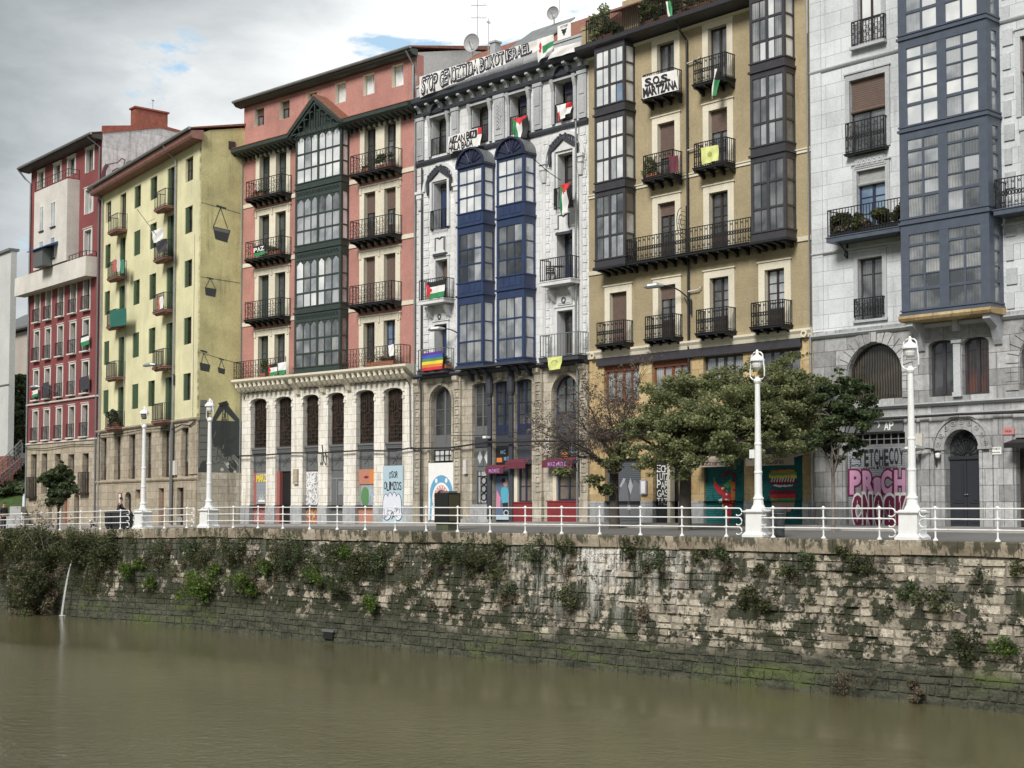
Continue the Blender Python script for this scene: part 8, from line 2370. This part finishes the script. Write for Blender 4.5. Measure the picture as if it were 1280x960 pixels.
# ================================================================ people and a dog
def skin_mesh(name, joints, edges, mat, parent, sub=1):
    me = bpy.data.meshes.new(name)
    me.from_pydata([j[0] for j in joints], edges, [])
    me.materials.append(mat)
    o = bpy.data.objects.new(name, me); COL.objects.link(o); o.parent = parent
    md = o.modifiers.new('skin', 'SKIN'); md.use_smooth_shade = True
    sv = me.skin_vertices[0].data if me.skin_vertices else None
    if sv is None:
        bm = bmesh.new(); bm.from_mesh(me); bm.verts.layers.skin.verify(); bm.to_mesh(me); bm.free(); sv = me.skin_vertices[0].data
    for i, j in enumerate(joints): sv[i].radius = (j[1], j[1] if len(j) < 3 else j[2]); sv[i].use_root = (i == 0)
    s_ = o.modifiers.new('sub', 'SUBSURF'); s_.levels = s_.render_levels = sub
    return o
import bmesh
def person(label, loc, rz, top, legs_mat, hair, lean=0.0, arms='down', bag=None):
    e = empty('person', label, 'person', loc, rz)
    L = lean
    sk = M['skin']
    # whole body (facing -y): pelvis, spine, neck, head, arms with fingers, legs
    J = [((0, 0, .93), .135, .10), ((0, -.02 - L * .3, 1.12), .125, .095), ((0, -.03 - L * .8, 1.34), .155, .105), ((0, -.03 - L, 1.46), .075, .07), ((0, -.05 - L * 1.1, 1.54), .055), ((0, -.07 - L * 1.2, 1.64), .082, .09), ((0, -.07 - L * 1.2, 1.72), .070, .08)]
    E = [(0, 1), (1, 2), (2, 3), (3, 4), (4, 5), (5, 6)]
    for s_ in (-1, 1):
        n = len(J)
        if arms == 'rail': A = [((s_ * .19, -.03 - L, 1.40), .055), ((s_ * .25, -.12 - L, 1.17), .042), ((s_ * .16, -.34 - L, 1.10), .033), ((s_ * .10, -.42 - L, 1.10), .03, .02)]
        else: A = [((s_ * .19, -.03 - L, 1.40), .055), ((s_ * .25, .0, 1.14), .042), ((s_ * .26, -.08, .90), .032), ((s_ * .26, -.10, .82), .03, .018)]
        J += A; E += [(2, n), (n, n + 1), (n + 1, n + 2), (n + 2, n + 3)]
        h0 = A[-1][0]
        for k, fx in enumerate((-.022, -.008, .006, .02)):   # fingers
            m_ = len(J); dd = (fx, -.05, .0) if arms == 'rail' else (.0 + fx * .3, fx, -.05)
            J += [((h0[0] + dd[0], h0[1] + dd[1], h0[2] + dd[2]), .009), ((h0[0] + dd[0], h0[1] + dd[1] * 1.6 - (.01 if arms != 'rail' else 0), h0[2] + dd[2] * 1.7 - (.02 if arms == 'rail' else 0)), .008)]
            E += [(n + 3, m_), (m_, m_ + 1)]
        m_ = len(J); J += [((h0[0] - s_ * .035, h0[1] - .02, h0[2] + .005), .010), ((h0[0] - s_ * .045, h0[1] - .045, h0[2] - .005), .008)]; E += [(n + 3, m_), (m_, m_ + 1)]
        n = len(J)
        J += [((s_ * .10, 0, .86), .095), ((s_ * .11, -.02, .48), .062), ((s_ * .12, .02, .10), .042), ((s_ * .125, -.02, .045), .045, .035), ((s_ * .13, -.15, .03), .035, .025)]
        E += [(0, n), (n, n + 1), (n + 1, n + 2), (n + 2, n + 3), (n + 3, n + 4)]
    skin_mesh('body', J, E, sk, e, 2)
    T = [((0, 0, .90), .155, .12), ((0, -.02 - L * .3, 1.12), .145, .115), ((0, -.03 - L * .8, 1.34), .175, .125), ((0, -.035 - L, 1.45), .10, .09)]
    TE = [(0, 1), (1, 2), (2, 3)]
    for s_ in (-1, 1):
        n = len(T)
        if arms == 'rail': T += [((s_ * .195, -.03 - L, 1.40), .075), ((s_ * .255, -.12 - L, 1.17), .06), ((s_ * .175, -.31 - L, 1.105), .046)]
        else: T += [((s_ * .195, -.03 - L, 1.40), .075), ((s_ * .255, .0, 1.14), .06), ((s_ * .262, -.07, .93), .046)]
        TE += [(2, n), (n, n + 1), (n + 1, n + 2)]
    skin_mesh('jacket', T, TE, top, e, 2)
    G = [((0, 0, .93), .148, .112)]; GE = []
    for s_ in (-1, 1):
        n = len(G); G += [((s_ * .10, 0, .84), .105), ((s_ * .11, -.02, .48), .078), ((s_ * .12, .02, .09), .062)]; GE += [(0, n), (n, n + 1), (n + 1, n + 2)]
    skin_mesh('trousers', G, GE, legs_mat, e, 2)
    b = MB(); hx, hy, hz_ = 0, -.07 - L * 1.2, 1.70
    b.lathe([(.088, -.02), (.094, .03), (.085, .075), (.05, .105), (.01, .112)], 14, (hx, hy + .015, hz_)); b.build('hair', hair, e, smooth=True)
    b = MB()
    for s_ in (-1, 1): b.lathe([(.011, -.01), (.013, 0), (.011, .01)], 6, (s_ * .032, hy - .082, 1.672))
    b.build('eyes' if False else 'face_detail', M['ink'], e)
    b = MB(); b.prismx([(hy - .08, 1.665), (hy - .105, 1.635), (hy - .08, 1.63)], -.014, .014); b.box(-.022, .022, hy - .084, hy - .07, 1.602, 1.608); b.build('nose', sk, e)
    for s_ in (-1, 1):
        b = MB(); b.lathe([(.04, 0), (.045, .03), (.04, .07)], 8, (s_ * .128, -.02, 0)); b.box(s_ * .128 - .045, s_ * .128 + .045, -.19, .03, 0, .06); b.build('shoe', M['black'], e)
    return e
x, y, _ = RAIL.world(*[RAIL.uv(147, 660, -1.9)[0], 1.9]); ph = -RAIL.phi
person('person in black with dark hair leaning forward behind the rubbish containers', (x, y, ground_z(x, y)), ph + R(165), flat('coat_black', (.018, .018, .022)), M['coat_black'], flat('hair_dark', (.02, .015, .012)), lean=.10, arms='rail')
x, y, _ = RAIL.world(*[RAIL.uv(4, 662, -1.2)[0], 1.2])
person('person in dark clothes walking past at the left edge of the picture', (x, y, ground_z(x, y)), ph + R(95), M['coat_black'], flat('trousers_navy', (.03, .035, .05)), flat('hair_brown', (.06, .035, .02)))
x, y, _ = RAIL.world(*[RAIL.uv(117.5, 661, -1.6)[0], 1.6])
e = empty('dog', 'small black and white dog standing behind the railing near the containers', 'dog', (x, y, ground_z(x, y)), ph + R(20))
J = [((0, .18, .30), .075), ((0, 0, .30), .085), ((0, -.17, .31), .095), ((0, -.27, .40), .055), ((0, -.33, .47), .062), ((0, -.43, .44), .032), ((0, .27, .37), .022), ((0, .34, .48), .012)]
E = [(1, 0), (1, 2), (2, 3), (3, 4), (4, 5), (0, 6), (6, 7)]
for s_ in (-1, 1):
    n = len(J); J += [((s_ * .06, -.16, .20), .035), ((s_ * .06, -.15, .10), .022), ((s_ * .06, -.165, .02), .024)]; E += [(2, n), (n, n + 1), (n + 1, n + 2)]
    n = len(J); J += [((s_ * .06, .16, .22), .045), ((s_ * .065, .24, .13), .024), ((s_ * .065, .21, .02), .022)]; E += [(0, n), (n, n + 1), (n + 1, n + 2)]
    n = len(J); J += [((s_ * .045, -.31, .53), .022), ((s_ * .06, -.32, .57), .010)]; E += [(4, n), (n, n + 1)]
m, nt, bs = new_mat('dog_coat')
nt.links.new(ramp(nt, noise(nt, objco(nt), 3.5, 1, .4), .48, .52, (.015, .014, .013), (.60, .58, .55)), bs.inputs['Base Color']); bs.inputs['Roughness'].default_value = .9
skin_mesh('body', J, E, m, e, 2)
